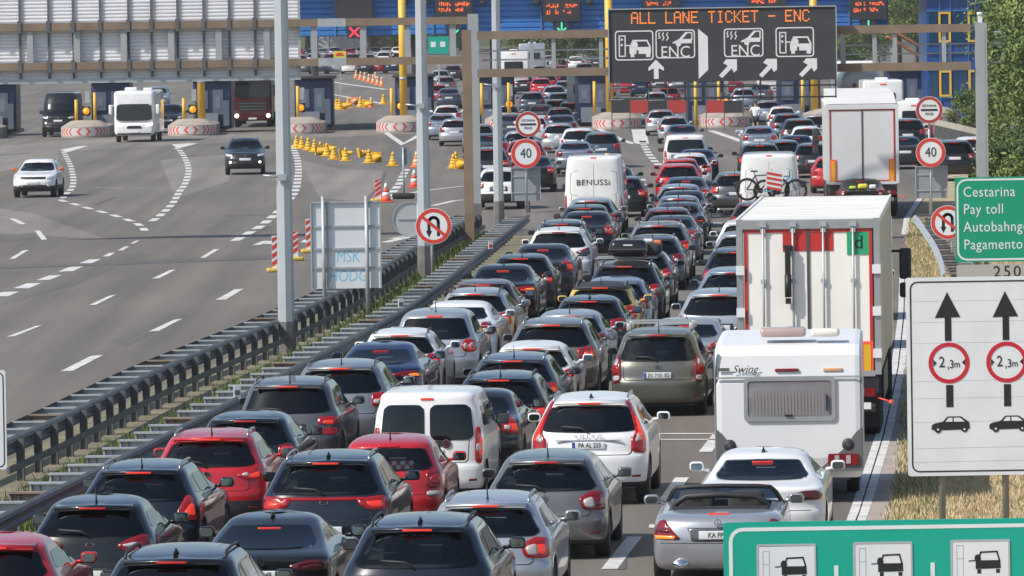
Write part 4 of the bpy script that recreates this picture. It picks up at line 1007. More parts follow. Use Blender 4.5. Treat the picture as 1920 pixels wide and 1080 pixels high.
no_u_turn(813, 424, 34, 195, -4, 'round no u turn sign in the median in front of a lamp post')
no_u_turn(1777, 417, 32, 196, 8, 'round no u turn sign partly hidden by the green pay toll board')
def speed40(px, py, rpx, Y, label):
    t, z, r = disc_sign('speed_limit_sign', label, 'traffic sign', px, py, rpx, Y, 0)
    m = MB(); plate(m, z, r, -.06); m.build('plate', WHITE, t); m = MB(); face_ring(m, z, r * .97, r * .74, 0, -.066); m.build('red_ring', SIGN_RED, t)
    tm = text_mesh('40', r * .92, INK, xs=.85).copy(); tm.transform(Matrix.Translation((0, -.066, z))); link('numerals', tm, t)
speed40(986, 288, 28, 258, 'round 40 speed limit sign left of the queue lanes')
speed40(1745, 286, 28, 238, 'round 40 speed limit sign on the right verge beside the grey backed board')
def toll_sign(px, py, rpx, Y, label):
    t, z, r = disc_sign('toll_sign', label, 'traffic sign', px, py, rpx, Y, 0); t.children[0].data.transform(Matrix.Translation((0, .05, 0)))
    m = MB(); plate(m, z, r, -.06); m.build('plate', WHITE, t); m = MB(); face_ring(m, z, r * .97, r * .76, 0, -.066); m.build('red_ring', mat('sign_dark_red', (.42, .04, .035), .5), t)
    m = MB(); m.box((0, -.066, z), (r * 1.22, .01, r * .14)); m.build('bar', INK, t)
    for s, dz in (('CESTARINA', .3), ('PEAGE', -.3)):
        tm = text_mesh(s, r * .26, INK, xs=.8).copy(); tm.transform(Matrix.Translation((0, -.066, z + dz * r))); link('lettering', tm, t)
toll_sign(990, 233, 24, 258.6, 'round red ringed toll sign above the 40 sign left of the queue lanes')
toll_sign(1742, 206, 25.5, 238.6, 'round red ringed toll sign above the 40 sign on the right verge')
def back_board(px0, py0, px1, py1, Y, label, mm=None):
    a, b = D(px0, py1, Y), D(px1, py0, Y); t = thing('sign_board', label, 'sign', ((a.x + b.x) / 2, Y, a.z)); w, h = b.x - a.x, b.z - a.z
    m = MB(); m.box((0, .02, h / 2), (w, .02, h)); m.build('panel', mm or mat('board_back', (.33, .36, .39), .5, .3, noise=(.7, .08)), t)
    m = MB(); m.box((-w / 2 - .01, 0, h / 2), (.03, .08, h)); m.box((w / 2 + .01, 0, h / 2), (.03, .08, h)); m.box((0, 0, h * .75), (w, .04, .05)); m.box((0, 0, h * .25), (w, .04, .05)); m.box((0, 0, h + .012), (w + .04, .08, .025)); m.build('frame', GALV, t)
    return t, w, h
back_board(960, 315, 1012, 377, 258.3, 'grey back of a square board below the 40 sign left of the queue lanes')
back_board(1718, 312, 1775, 372, 238.3, 'grey back of a square board below the 40 sign on the right verge')
t, z, r = disc_sign('traffic_sign', 'pale back of a round sign left of the no u turn sign in the median', 'traffic sign', 769, 411, 33, 209, 15)
m = MB(); plate(m, z, r, .10); m.build('plate', mat('plate_back', (.52, .54, .55), .4, .4), t); m = MB(); ring_poly(m, ell(0, z, r * 1.01, n=40), ell(0, z, r * .95, n=40), .06, 0, .06); m.box((-r * .1, .08, z), (r * 1.2, .03, .03)); m.build('rim', GALV, t)
t, z, r = disc_sign('traffic_sign', 'small dark back of a round sign among the yellow cones on the exit lanes', 'traffic sign', 755, 292, 17.5, 278, 1)
m = MB(); plate(m, z, r, .10); m.build('plate', mat('plate_back_dark', (.22, .25, .28), .5, .3), t); m = MB(); m.rbox((.0, .1, .12), (.9, .5, .22), .08); m.build('foot', RUBBER, t)

# graffiti sign back in the median
Y6 = 172.0; a, b = D(585, 542, Y6), D(712, 378, Y6); w, h = b.x - a.x, b.z - a.z
t = thing('sign_board', 'pale ribbed back of a tall sign board with blue graffiti in the median', 'sign', ((a.x + b.x) / 2, Y6, 0))
m = MB(); m.box((0, .05, a.z + h / 2), (w, .03, h)); m.build('panel', mat('board_pale', (.74, .77, .79), .45, .25, noise=(.5, .06)), t)
m = MB(); m.box((0, .02, b.z), (w + .04, .1, .035)); m.box((-w / 2, .02, a.z + h / 2), (.035, .1, h)); m.box((w / 2, .02, a.z + h / 2), (.035, .1, h)); m.box((-w / 2 + .39, .015, a.z + h / 2), (.05, .06, h - .05))
for q in (.24, .46, .72): m.box((0, .02, a.z + h * q), (w - .03, .05, .05))
m.build('frame', GALV, t)
for px in (607, 688):
    x = D(px, 460, Y6).x - (a.x + b.x) / 2; m = MB(); m.tube([(x, -.07, -.05), (x, -.07, b.z + .15)], .05, 8); m.build('post', GALV, t)
SPRAY = mat('spray_blue', (.20, .54, .74), .6)
for s, py in (('MSK', 482), ('HODG', 518)):
    tm = text_mesh(s, .40, SPRAY, shear=.12, xs=.78).copy(); tm.transform(Matrix.Translation((D(652, py, Y6).x - (a.x + b.x) / 2, .034, D(652, py, Y6).z))); link('graffiti', tm, t)

# ---- big direction boards on the right
GREEN = mat('sign_green', (.004, .30, .17), .45, noise=(2, .04)); GREEN2 = mat('sign_green_bright', (.002, .37, .27), .45, noise=(2, .03))
def board(name, label, px0, py0, px1, py1, Y, m0, post_px=(), post_r=.05):
    a, b = D(px0, py1, Y), D(px1, py0, Y); w, h = b.x - a.x, b.z - a.z
    t = thing(name, label, 'road sign', ((a.x + b.x) / 2, Y, 0)); cx, cz = (a.x + b.x) / 2, (a.z + b.z) / 2
    m = MB(); m.prism(rrect(0, cz, w, h, .04), -.02, .02); m.build('panel', m0, t)
    m = MB()
    for px in post_px: m.tube([(D(px, py1, Y).x - cx, .09, -.1), (D(px, py1, Y).x - cx, .09, b.z - .1)], post_r, 10)
    if post_px:
        for i, px in enumerate(post_px):
            m = MB(); m.tube([(D(px, py1, Y).x - cx, .09, -.1), (D(px, py1, Y).x - cx, .09, b.z - .1)], post_r, 10); m.build('post', mat('post_grey', (.30, .30, .29), .6, .3), t)
    m = MB(); m.box((0, .04, cz + h * .3), (w, .04, .06)); m.box((0, .04, cz - h * .3), (w, .04, .06)); m.build('rear_brace', GALV, t)
    f = lambda px, py: ((px - (px0 + px1) / 2) * w / (px1 - px0), cz + ((py0 + py1) / 2 - py) * h / (py1 - py0))
    return t, f, w, h, cz, w / (px1 - px0)
def border(t, cz, w, h, ins, th, r, m0, y=-.024):
    m = MB(); ring_poly(m, rrect(0, cz, w - 2 * ins, h - 2 * ins, r), rrect(0, cz, w - 2 * ins - 2 * th, h - 2 * ins - 2 * th, max(.01, r - th)), y, 0, .004); m.build('border', m0, t)
t, f, w, h, cz, q = board('toll_notice_board', 'green board reading Cestarina, Pay toll, Autobahngebuhr and Pagamento on the right verge', 1792, 329, 2040, 492, 150, GREEN, (1850, 1985))
border(t, cz, w, h, 3 * q, 3.4 * q, 18 * q, WHITE)
for s, py in (('Cestarina', 358), ('Pay toll', 391), ('Autobahngebühr', 425), ('Pagamento pedaggio', 459)):
    c = f(1807, py); tm = text_mesh(s, 27 * q, WHITE, 'LEFT', xs=.86, spacing=1.08).copy(); tm.transform(Matrix.Translation((c[0], -.024, c[1]))); link('lettering', tm, t)
t, f, w, h, cz, q = board('distance_plate', 'pale plate reading 250 m fixed under the green pay toll board', 1794, 493, 2040, 530, 150, mat('plate_beige', (.42, .41, .37), .6), ())
c = f(1862, 509); tm = text_mesh('250 m', 30 * q, INK, 'LEFT', spacing=1.25).copy(); tm.transform(Matrix.Translation((c[0], -.024, c[1]))); link('lettering', tm, t)
t, f, w, h, cz, q = board('lane_width_board', 'big white board with black arrows, red 2,3 m circles and small car pictograms', 1703, 515, 2086, 893, 104, mat('board_white', (.71, .735, .75), .45, noise=(1.4, .06)), (1767, 1886, 2030), .05)
border(t, cz, w, h, 7 * q, 2.6 * q, 14 * q, INK)
RINGM = mat('ring_red', (.52, .015, .035), .5)
for i in range(3):
    m, mc, mr, mg, mt = MB(), MB(), MB(), MB(), MB(); X = 1780 + 107 * i
    P_ = lambda pts: [f(*p) for p in pts]
    m.prism(P_([(X - 1, 543), (X + 23, 591), (X - 24, 592)]), -.026, -.02); m.prism(P_([(X - 6, 591.2), (X + 6, 591.2), (X + 6, 636), (X - 6, 636)]), -.026, -.02); m.prism(P_([(X - 5, 720), (X + 8, 720), (X + 8, 762), (X - 5, 762)]), -.026, -.02)
    c = f(X + 1, 678); ring_poly(mr, ell(c[0], c[1], 38 * q, n=48), ell(c[0], c[1], 30.5 * q, n=48), -.026, 0, .006)
    mt.prism(P_([(X - 28, 671), (X - 22, 677.5), (X - 28, 684)]), -.026, -.02); mt.prism(P_([(X + 31, 671), (X + 25, 677.5), (X + 31, 684)]), -.026, -.02)
    mc.prism(P_([(X - 33, 804), (X - 32, 796), (X - 27, 793), (X - 12, 790), (X - 3, 780), (X + 22, 780), (X + 37, 791), (X + 38, 803), (X + 33, 805), (X - 29, 806)]), -.026, -.02)
    mc.prism([f(X - 21 + a, 805 + b) for a, b in ell(0, 0, 6.2, n=16)], -.028, -.02); mc.prism([f(X + 28 + a, 804 + b) for a, b in ell(0, 0, 6.2, n=16)], -.028, -.02)
    mg.prism(P_([(X - 7, 790), (X - 1, 782.5), (X + 6, 782.5), (X + 6, 790)]), -.0285, -.022); mg.prism(P_([(X + 8.5, 790), (X + 8.5, 782.5), (X + 20, 782.5), (X + 29, 790)]), -.0285, -.022)
    for cx_ in (X - 21, X + 28): mg.prism([f(cx_ + a, 804.6 + b) for a, b in ell(0, 0, 2, n=10)], -.030, -.022)
    for s, xx, py, sz in (('2', X - 12, 677, 27), (',3', X + 4, 681, 21), ('m', X + 16, 681, 17)):
        c = f(xx, py); tm = text_mesh(s, sz * q * 1.05, INK, xs=.85).copy(); tm.transform(Matrix.Translation((c[0], -.024, c[1]))); link('numerals', tm, t)
    m.build('arrow', INK, t); mr.build('red_ring', RINGM, t); mt.build('width_marks', INK, t); cp = mc.build('car_pictogram', INK, t); mg.build('car_windows', MATS['board_white'], cp)
m = MB()
for py in (560, 600, 640, 712, 745, 790, 840, 866): m.prism([f(1714, py), f(2080, py - 2), f(2080, py - 1.5), f(1714, py + .5)], -.0225, -.02)
m.build('panel_joints', mat('joint_grey', (.50, .53, .55), .5), t)
t, f, w, h, cz, q = board('toll_lane_board', 'bright green board with white toll ticket pictograms in the bottom right foreground', 1359, 968, 2110, 1200, 80, GREEN2, (1440, 1990), .06)
border(t, cz, w, h, 10 * q, 7 * q, 26 * q, WHITE)
for X in (1476, 1656, 1838, 2018):
    mw, mb_, mo, md = MB(), MB(), MB(), MB()
    dy = (1476 - X) * .0165
    mw.prism([f(X - 55, 1017 + dy), f(X + 55, 1015.5 + dy), f(X + 55, 1125 + dy), f(X - 55, 1125 + dy)], -.026, -.02)
    c0, c1 = f(X - 55, 1125), f(X + 55, 1016 + dy); cc = ((c0[0] + c1[0]) / 2, (c0[1] + c1[1]) / 2)
    ring_poly(mo, rrect(cc[0], cc[1], 111 * q, 111 * q, 4 * q), rrect(cc[0], cc[1], 104 * q, 104 * q, 3 * q), -.030, 0, .006)
    x, y = X - 32, 1022 + dy
    for a, b in (((x - 12, y + 4), (x - 12, y + 75)), ((x, y + 4), (x, y + 75)), ((x - 12, y + 4), (x, y + 4)), ((x - 12, y + 30), (x, y + 30))): stroke(mo, [f(*a), f(*b)], 1.2 * q, -.028)
    cx_, cy_ = X + 15, 1048 + dy
    stroke(mb_, [f(cx_ - 20, cy_ + 10), f(cx_ - 14, cy_ - 8), f(cx_ + 16, cy_ - 9), f(cx_ + 21, cy_ + 10)], 3 * q, -.029)
    mb_.prism([f(cx_ - 24, cy_ + 8), f(cx_ + 22, cy_ + 8), f(cx_ + 23, cy_ + 24), f(cx_ - 24, cy_ + 25)], -.029, -.02); mb_.prism([f(cx_ - 21, cy_ + 25.5), f(cx_ - 14, cy_ + 25.5), f(cx_ - 14, cy_ + 34), f(cx_ - 21, cy_ + 34)], -.029, -.02); mb_.prism([f(cx_ + 14, cy_ + 25.5), f(cx_ + 21, cy_ + 25.5), f(cx_ + 21, cy_ + 33), f(cx_ + 14, cy_ + 33)], -.029, -.02)
    mb_.prism([f(cx_ - 20 + a, cy_ + 4 + b) for a, b in ell(0, 0, 6, 8, 12)], -.0295, -.02); stroke(mb_, [f(cx_ - 36, cy_ + 9), f(cx_ - 22, cy_ + 8)], 2 * q, -.029)
    if X < 2000: md.prism([f(X + 89, 1056 + dy), f(X + 97, 1056 + dy), f(X + 97, 1200), f(X + 89, 1200)], -.026, -.02)
    wp = mw.build('white_panel', MATS['board_white'], t); mo.build('pictogram_frame', mat('frame_grey', (.42, .44, .46), .5), wp); mb_.build('car_pictogram', INK, wp)
    if X < 2000: md.build('lane_divider', MATS['board_white'], t)
t, f, w, h, cz, q = board('lane_board', 'edge of a white board with a black border at the left end of the median', -150, 694, 10, 882, 112, MATS['board_white'], (-100, -40), .05)
border(t, cz, w, h, 3.5 * q, 2 * q, 10 * q, INK)
# ---------------------------------------------------------------- trees
LEAF = [mat('leaf_dark', (.045, .085, .018), .7), mat('leaf_mid', (.095, .155, .03), .7), mat('leaf_light', (.17, .23, .05), .7), mat('leaf_yellow', (.22, .25, .07), .7)]
BARK = mat('bark', (.12, .095, .07), .9, noise=(4, .2))
def crown_mesh(seed, rx, rz, n_clump, n_leaf, leaf):
    rnd = random.Random(seed); vs, fs, mi = [], [], []
    for c in range(n_clump):
        while True:
            p = Vector((rnd.uniform(-1, 1), rnd.uniform(-1, 1), rnd.uniform(-1, 1)))
            if .25 < p.length < 1: break
        cx, cy, cz = p.x * rx, p.y * rx, p.z * rz; cr_ = rnd.uniform(.22, .42) * rx * .7; tone = rnd.choice([0, 1, 1, 2, 2, 3])
        for _ in range(n_leaf):
            q = Vector((rnd.gauss(0, .5), rnd.gauss(0, .5), rnd.gauss(0, .42))) * cr_; a = Vector((rnd.gauss(0, 1), rnd.gauss(0, 1), rnd.gauss(0, 1))).normalized(); b = a.cross(Vector((rnd.gauss(0, 1), rnd.gauss(0, 1), rnd.gauss(0, 1)))).normalized()
            s = leaf * rnd.uniform(.6, 1.3); o = len(vs); c0 = Vector((cx, cy, cz)) + q
            vs += [tuple(c0 - a * s), tuple(c0 + b * s * .45), tuple(c0 + a * s), tuple(c0 - b * s * .45)]; fs.append((o, o + 1, o + 2, o + 3)); mi.append(min(3, max(0, tone + rnd.choice([-1, 0, 0, 1]))))
    me = bpy.data.meshes.new('crown'); me.from_pydata(vs, [], fs); me.polygons.foreach_set('material_index', mi)
    for m in LEAF: me.materials.append(m)
    return me
CROWNS = [crown_mesh(1, 2.9, 3.6, 115, 210, .105), crown_mesh(2, 2.6, 3.0, 100, 210, .105), crown_mesh(3, 3.2, 3.0, 115, 210, .11), crown_mesh(4, 1.7, 1.5, 60, 170, .085)]
def tree(px, Y, k, h, kind, label, name='tree', z0=0):
    p = Vector((D(px, 300, Y).x, Y, z0)); t = thing(name, label, 'tree' if name == 'tree' else 'bush', p, random.uniform(0, 6), 'trees beside the motorway' if name == 'tree' else 'bushes on the verge')
    if name == 'tree':
        m = MB(); m.tube([(0, 0, 0), (.1, .05, h * .35), (-.05, .1, h * .7), (0, 0, h * .95)], [.22 * k, .17 * k, .1 * k, .03], 8)
        for a in range(5): m.tube([(0, 0, h * (.3 + .08 * a)), (math.cos(a * 1.9) * 1.0 * k, math.sin(a * 1.9) * 1.0 * k, h * (.5 + .08 * a)), (math.cos(a * 1.9) * 1.9 * k, math.sin(a * 1.9) * 1.9 * k, h * (.58 + .08 * a))], [.09 * k, .06 * k, .02], 6)
        m.build('trunk', BARK, t)
    c = link('crown', CROWNS[kind], t, (0, 0, h * .62 if name == 'tree' else h * .5)); c.scale = (k, k, k * (1.0 if name == 'tree' else .9)); return t
random.seed(5)
for i, (px, Y, k, h, kd, lab) in enumerate([(2012, 262, 1.05, 8.2, 0, 'bushy green tree right of the gantry column, tallest in the right corner'), (1985, 292, 1.0, 7.2, 1, 'yellowish green tree behind the right gantry column'), (2045, 275, 1.2, 9.0, 2, 'broad tree at the right edge of the picture'),
     (1985, 325, 1.1, 8.4, 0, 'tree between the blue office building and the gantry column'), (1985, 370, 1.3, 10, 2, 'tall tree behind the right edge trees beside the office')]): tree(px, Y, k, h, kd, lab)
for px, Y, k, lab in [(1925, 250, 1.0, 'low leafy bush at the foot of the right gantry column'), (1905, 300, .9, 'rounded bush below the trees beside the parked white car'), (1950, 240, 1.2, 'dense bush above the green pay toll board'), (1832, 380, .9, 'small bush at the corner of the blue office building')]: tree(px, Y, k, 2.6 * k, 3, lab, 'bush')
far = [(708, 1010, 1.5, 7.0, 1, 'hazy green tree beyond the plaza left of the yellow pole'), (745, 1030, 1.5, 7.4, 0, 'hazy green tree beyond the plaza touching the yellow pole'), (780, 1010, 1.5, 7.4, 2, 'hazy tree beyond the plaza between yellow pole and lamp post'), (868, 1000, 1.5, 7, 1, 'hazy tree beyond the plaza behind the grey gantry column'),
       (1000, 760, 1.3, 7, 0, 'dark tree far beyond the plaza left of the message sign'), (1060, 780, 1.3, 7, 2, 'second dark tree far beyond the plaza left of the message sign'), (1120, 760, 1.2, 7, 1, 'third dark tree far beyond the plaza touching the message sign'),
       (1590, 700, 1.3, 7, 2, 'tree behind the tanker lorry right of the message sign'), (1640, 690, 1.2, 8.5, 0, 'tree beyond the canopy end above the white tanker'), (1690, 650, 1.2, 11, 1, 'high tree on the slope beyond the canopy end'), (1722, 620, 1.0, 10, 2, 'tree left of the blue office building')]
for a in far: tree(*a[:5], a[5])
for i, px in enumerate(range(-80, 2100, 60)):
    tree(px, 900 + (i * 37) % 160, 2.0, 12 + (i * 5) % 4, i % 3, 'hazy tree in the far tree belt on the horizon')
sl_ = MB(); n = 24; rings = []
for j, (y, z) in enumerate(((1060, -1), (1090, 12), (1140, 26), (1240, 34), (1500, 30))): rings.append([(-260 + i * 24, y + 12 * math.sin(i * 1.3 + j), z * (1 + .12 * math.sin(i * .9 + j * 2))) for i in range(n)])
sl_.loft(rings, False, False, 0, True); struct(sl_.build('hill', mat('hill_green', (.075, .09, .04), .95, noise=(.06, .35))))

# ---------------------------------------------------------------- toll plaza
YT = 412.0; sT = sc(YT)
CONC = mat('island_concrete', (.36, .31, .255), .9, noise=(1.2, .18)); YEL = mat('pole_yellow', (.74, .45, .05), .5, noise=(1.5, .08)); BOOTH = mat('booth_blue', (.008, .020, .065), .45)
BPANEL = mat('booth_panel', (.10, .125, .17), .4, noise=(1.5, .1)); CHEV_W = mat('chevron_white', (.54, .52, .50), .6, noise=(3, .1)); ORANGE = mat('beacon_orange', (.8, .3, .03), .3, emit=(1, .26, .0), estr=.95); DKBOX = mat('signal_box', (.03, .032, .036), .6)
def island(px, label_n, posts=(), booth=1.05, pole=None):
    g0 = D(px, 250, YT); X = g0.x; t = thing('toll_island', 'toll island with red and white chevrons ' + label_n, 'toll island', (X, YT, 0))
    rw = 1.42; m = MB(); rings = []
    for z, k in ((0, 1.0), (.62, 1.0), (.65, .95), (.95, .62), (.98, .40)):
        ring = [(rw * k * math.sin(a), 1.6 - rw * 1.1 * k * math.cos(a) + (1 - k) * 1.4, z) for a in [R(-90 + 180 * i / 20) for i in range(21)]]
        ring += [(rw * k, 7, z if z < .7 else .66 + (z - .66) * .3), (-rw * k, 7, z if z < .7 else .66 + (z - .66) * .3)]; rings.append(ring)
    m.loft(rings, True, True, 0, False); m.box((0, 16, .11), (2.4, 18, .22)); m.build('nose', CONC, t)
    m, mr = MB(), MB()
    def P(u, z, o=.012): a = u / rw; return ((rw + o) * math.sin(a), 1.6 - (rw * 1.1 + o) * math.cos(a), z)
    zb_, zt_ = .10, .58
    for u0 in np.arange(-2.0, 2.0, .1):
        a, b, c, d = P(u0, zb_), P(u0 + .1, zb_), P(u0 + .1, zt_), P(u0, zt_); m.add([a, b, c, d], [(0, 1, 2, 3)])
    m.build('chevron_board', CHEV_W, t)
    def chev(u, s, w):
        zm = (zb_ + zt_) / 2
        for z0, z1 in ((zb_ + .03, zm), (zm, zt_ - .03)):
            u0, u1 = (u + s * .17, u) if z0 < zm - .01 else (u, u + s * .17)
            mr.add([P(u0, z0, .02), P(u0 + w, z0, .02), P(u1 + w, z1, .02), P(u1, z1, .02)], [(0, 1, 2, 3)])
    chev(-.42, 1, .15); chev(.27, -1, .15)
    for k in range(4): chev(-.98 - .27 * k, 1, .11); chev(.85 + .27 * k, -1, .11)
    mr.build('chevrons', SIGN_RED, t)
    for dx, dy, h in posts:
        m = MB(); m.cyl((dx, dy, .9 + h / 2), .095, h, 12); m.build('bollard', YEL, t)
    if posts:
        m = MB(); m.box((.1, 2.6, 1.55), (.10, .10, 1.0)); m.box((.1, 2.6, 2.35), (.26, .20, .7)); m.build('signal_post', GALV, t); m = MB(); m.rbox((.02, 2.50, 1.52), (.52, .12, .56), .05); m.build('beacon_box', DKBOX, t)
        m = MB(); m.lathe([(.0, -.2), (.10, -.19), (.19, -.08), (.2, .05), (.13, .17), (0, .2)], (.02, 2.35, 1.52), 16, 0, 'y'); m.build('beacon', ORANGE, t)
    if pole is not None:
        m = MB(); m.cyl((pole, 2.2, 5.0), .225, 8.2, 16); m.build('height_pole', YEL, t); m = MB(); m.cyl((pole, 2.2, 3.15), .24, .16, 16); m.build('pole_shade_ring', GALV, t)  # grey ring put in for the shadow break across the yellow pole
    if booth:
        b = thing('toll_booth', 'dark blue toll booth ' + label_n, 'toll booth', (X + booth, YT + 9, .22))
        m = MB(); m.rbox((0, 2, 1.45), (2.3, 4.2, 2.9), .12); m.build('cabin', BOOTH, b); m = MB(); m.rbox((0, 2, 2.98), (2.6, 4.8, .16), .06); m.build('roof', DKBOX, b)
        for x, w, z, h in ((-.62, .72, 1.75, 1.1), (.35, .62, 1.6, 1.5)):
            f_ = MB().box((x, -.13, z), (w, .05, h)).build('window', BPANEL, b); MB().box((x, -.16, z), (w * .5, .02, h * .5)).build('pane', mat('booth_glass', (.16, .19, .24), .12), f_)
        m = MB(); m.box((.85, -.45, .95), (.34, .4, 1.5)); m.build('ticket_machine', BPANEL, b)
        m = MB(); m.box((-.25, -.3, .5), (1.2, .1, .9)); m.build('guard_panel', mat('guard_panel', (.20, .22, .25), .5), b)
    return t
island(-48, 'at the left edge of the plaza', ((.9, 2.2, 2.2),), .7)
island(157, 'left of the white motorhome', ((-.55, 2.2, 1.3), (.55, 2.2, 1.7)), 1.1)
island(358, 'between the white motorhome and the dark red lorry', ((-.5, 2.2, 1.3),), .9, .55)
island(562, 'beside the row of yellow cones', ((-.15, 2.2, 1.9),), .6)
island(750, 'below the tall yellow pole', ((-.5, 2.2, 1.7),), .75, .2)
island(955, 'behind the left round toll sign', ((-1.6, 2.2, 1.9), (.0, 2.2, 1.9)), -.8)
island(1158, 'below the left end of the message sign', ((-1.3, 2.2, 1.9),), -1.2, -.4)
island(1362, 'below the middle of the message sign', ((-.35, 2.2, 1.9),), -.9)
island(1560, 'below the right end of the message sign', ((-1.6, 2.2, 1.9),), -1.6, -.9)
island(1755, 'beside the blue office building', (), -1.2)
# canopy
YC = 424.0; sC_ = sc(YC); BLUE = mat('canopy_blue', (.040, .185, .50), .4, noise=(.6, .08)); BLUE_D = mat('canopy_blue_light', (.06, .20, .46), .4)
zc0, zc1 = D(1100, 61, YC).z, 8.6; x0, x1 = D(420, 60, YC).x, D(1666, 60, YC).x
t = thing('toll_canopy', 'long blue corrugated toll canopy with pale roof edge above the booths', 'canopy', ((x0 + x1) / 2, YC, 0)); w2 = (x1 - x0) / 2
m = MB(); rings = []; nz = int((zc1 - zc0) / .34)
for i in range(nz + 1):
    for dz, dy in ((0, .06), (.06, 0), (.28, 0), (.33, .06)): rings.append([(-w2, dy, zc0 + i * .34 + dz), (w2, dy, zc0 + i * .34 + dz)])
m.loft(rings, False, False, 0, False); m.box((0, .14, (zc0 + zc1) / 2 + .1), (2 * w2, .12, zc1 - zc0)); m.build('fascia', BLUE, t)
m = MB(); m.box((0, 7, zc1 + .15), (2 * w2 + .6, 16, .5)); m.build('roof', mat('roof_cream', (.62, .60, .56), .6), t)
m = MB(); m.box((0, 7.3, zc0 + .3), (2 * w2 - .2, 14, .2)); m.build('soffit', mat('soffit', (.30, .31, .33), .7), t)
for px in (628, 702, 812, 888, 1015, 1092, 1202, 1278, 1402, 1475, 1592):
    m = MB(); m.box((D(px, 40, YC).x - (x0 + x1) / 2, -.03, (zc0 + zc1) / 2), (.10, .08, zc1 - zc0)); m.build('fascia_rib', BLUE_D, t)
for i, px in enumerate((562, 750, 955, 1158, 1362, 1560)):
    m = MB(); m.cyl((D(px, 60, YC + 8).x - (x0 + x1) / 2 + (.9 if i < 2 else -1.0), 8, zc0 / 2), .22, zc0, 12); m.build('pillar', mat('pillar_grey', (.34, .35, .36), .6), t)
for px in (760, 800, 905, 1006, 1105):
    c = D(px, 4, YC); tag(MB().rbox((c.x, YC - .35, c.z), (.42, .45, .3), .08).build('floodlight', DKBOX), 'dark floodlight on the canopy edge ' + {760: 'above the yellow pole', 800: 'beside the lamp post', 905: 'left of the slim lamp post', 1006: 'left of a lane display', 1105: 'right of a lane display'}[px], 'floodlight')
LED_R = mat('led_red', (.5, .1, .03), .4, emit=(1, .16, .05), estr=.8); LED_G = mat('led_green', (.05, .5, .3), .4, emit=(.05, .9, .5), estr=.9); LED_X = mat('led_cross', (.6, .02, .05), .4, emit=(1, .05, .1), estr=.95)
def lane_display(px, pyb, state, lit, lab, dz=0):
    c = D(px, pyb, YC - .4); t = thing('lane_display', lab, 'display', (c.x, YC - .5, c.z)); m = MB(); m.box((0, 0, .58), (2.25, .3, 1.3)); m.build('housing', DKBOX, t)
    if lit:
        m = MB(); rr = random.Random(px)
        for row in range(2):
            for k in range(15):
                if k in (6, 7) or (row and k > 11) or rr.random() < .12: continue
                for _ in range(3): m.box((-.86 + k * .125 + rr.uniform(-.02, .03), -.16, .86 - row * .36 + rr.uniform(-.10, .10)), (.05 + rr.random() * .05, .01, .05 + rr.random() * .06))
        m.build('text_dots', LED_R, t)['kind'] = 'stuff'
    m = MB(); m.box((0, .02, -.45 + dz), (.85, .25, .75)); m.build('signal_box', DKBOX, t)
    m = MB()
    if state == 'x': stroke(m, [(-.26, -.70 + dz), (.26, -.2 + dz)], .12, -.13); stroke(m, [(-.26, -.2 + dz), (.26, -.70 + dz)], .12, -.13); m.build('cross', LED_X, t)
    elif state == 'v': stroke(m, [(0, -.15 + dz), (0, -.72 + dz)], .09, -.13); stroke(m, [(-.24, -.48 + dz), (0, -.72 + dz), (.24, -.48 + dz)], .09, -.13); m.build('arrow', LED_G, t)
lane_display(664, 37, 'x', False, 'dark lane display with a red cross below it', -.30)
lane_display(851, 34, 'v', True, 'lit lane display left of the grey gantry column', -.25)
lane_display(1053, 38, 'v', True, 'lit lane display with a green arrow left of the message sign')
lane_display(1240, 22, 'v', True, 'lit lane display behind the top left of the message sign')
lane_display(1438, 18, 'v', True, 'lit lane display behind the top right of the message sign')
lane_display(1628, 34, 'v', True, 'lit lane display with a green arrow at the right end of the canopy')
# office building
YB = 415; xa, xb = D(1738, 120, YB).x, D(1858, 120, YB).x; OFF = mat('office_glass', (.012, .06, .14), .08, .2, coat=.6); OFFP = mat('office_panel', (.012, .07, .25), .3, noise=(.8, .08)); CAPW = mat('office_cap', (.50, .48, .44), .7)
t = thing('office_building', 'blue glass office block with yellow framed windows right of the canopy', 'building', ((xa + xb) / 2, YB, 0)); w = xb - xa
m = MB(); m.box((0, 4, 3.9), (w, 8, 7.8)); m.build('wall', OFFP, t); m = MB(); m.box((-.3, 4, 7.95), (w + 1.6, 9, .3)); m.build('roof', CAPW, t)
def bz(py): return D(1790, py, YB).z
for py0, py1 in ((22, 80), (132, 182)):
    for a, b in ((1742, 1758), (1784, 1812)):
        f_ = MB().box(((D(a, 50, YB).x + D(b, 50, YB).x) / 2 - (xa + xb) / 2, -.03, (bz(py0) + bz(py1)) / 2), (D(b, 50, YB).x - D(a, 50, YB).x, .06, bz(py0) - bz(py1))).build('window', OFF, t)
for px in (1771, 1826):
    for py0, py1 in ((22, 79), (132, 181)):
        c = D(px, 50, YB).x - (xa + xb) / 2; zc_ = (bz(py0) + bz(py1)) / 2; hh = bz(py0) - bz(py1); m = MB(); ring_poly(m, rrect(c, zc_, .72, hh, .02), rrect(c, zc_, .48, hh - .24, .02), -.12, 0, .14); f_ = m.build('window_frame', YEL, t); MB().box((c, -.03, zc_), (.5, .05, hh - .2)).build('pane', OFF, f_)
m = MB()
for px in (1762, 1782, 1815): m.box((D(px, 50, YB).x - (xa + xb) / 2, -.05, 3.9), (.05, .08, 7.7))
for py in (20, 81, 100, 131, 183): m.box((0, -.06, bz(py)), (w, .08, .05))
m.build('mullions', BLUE_D, t)
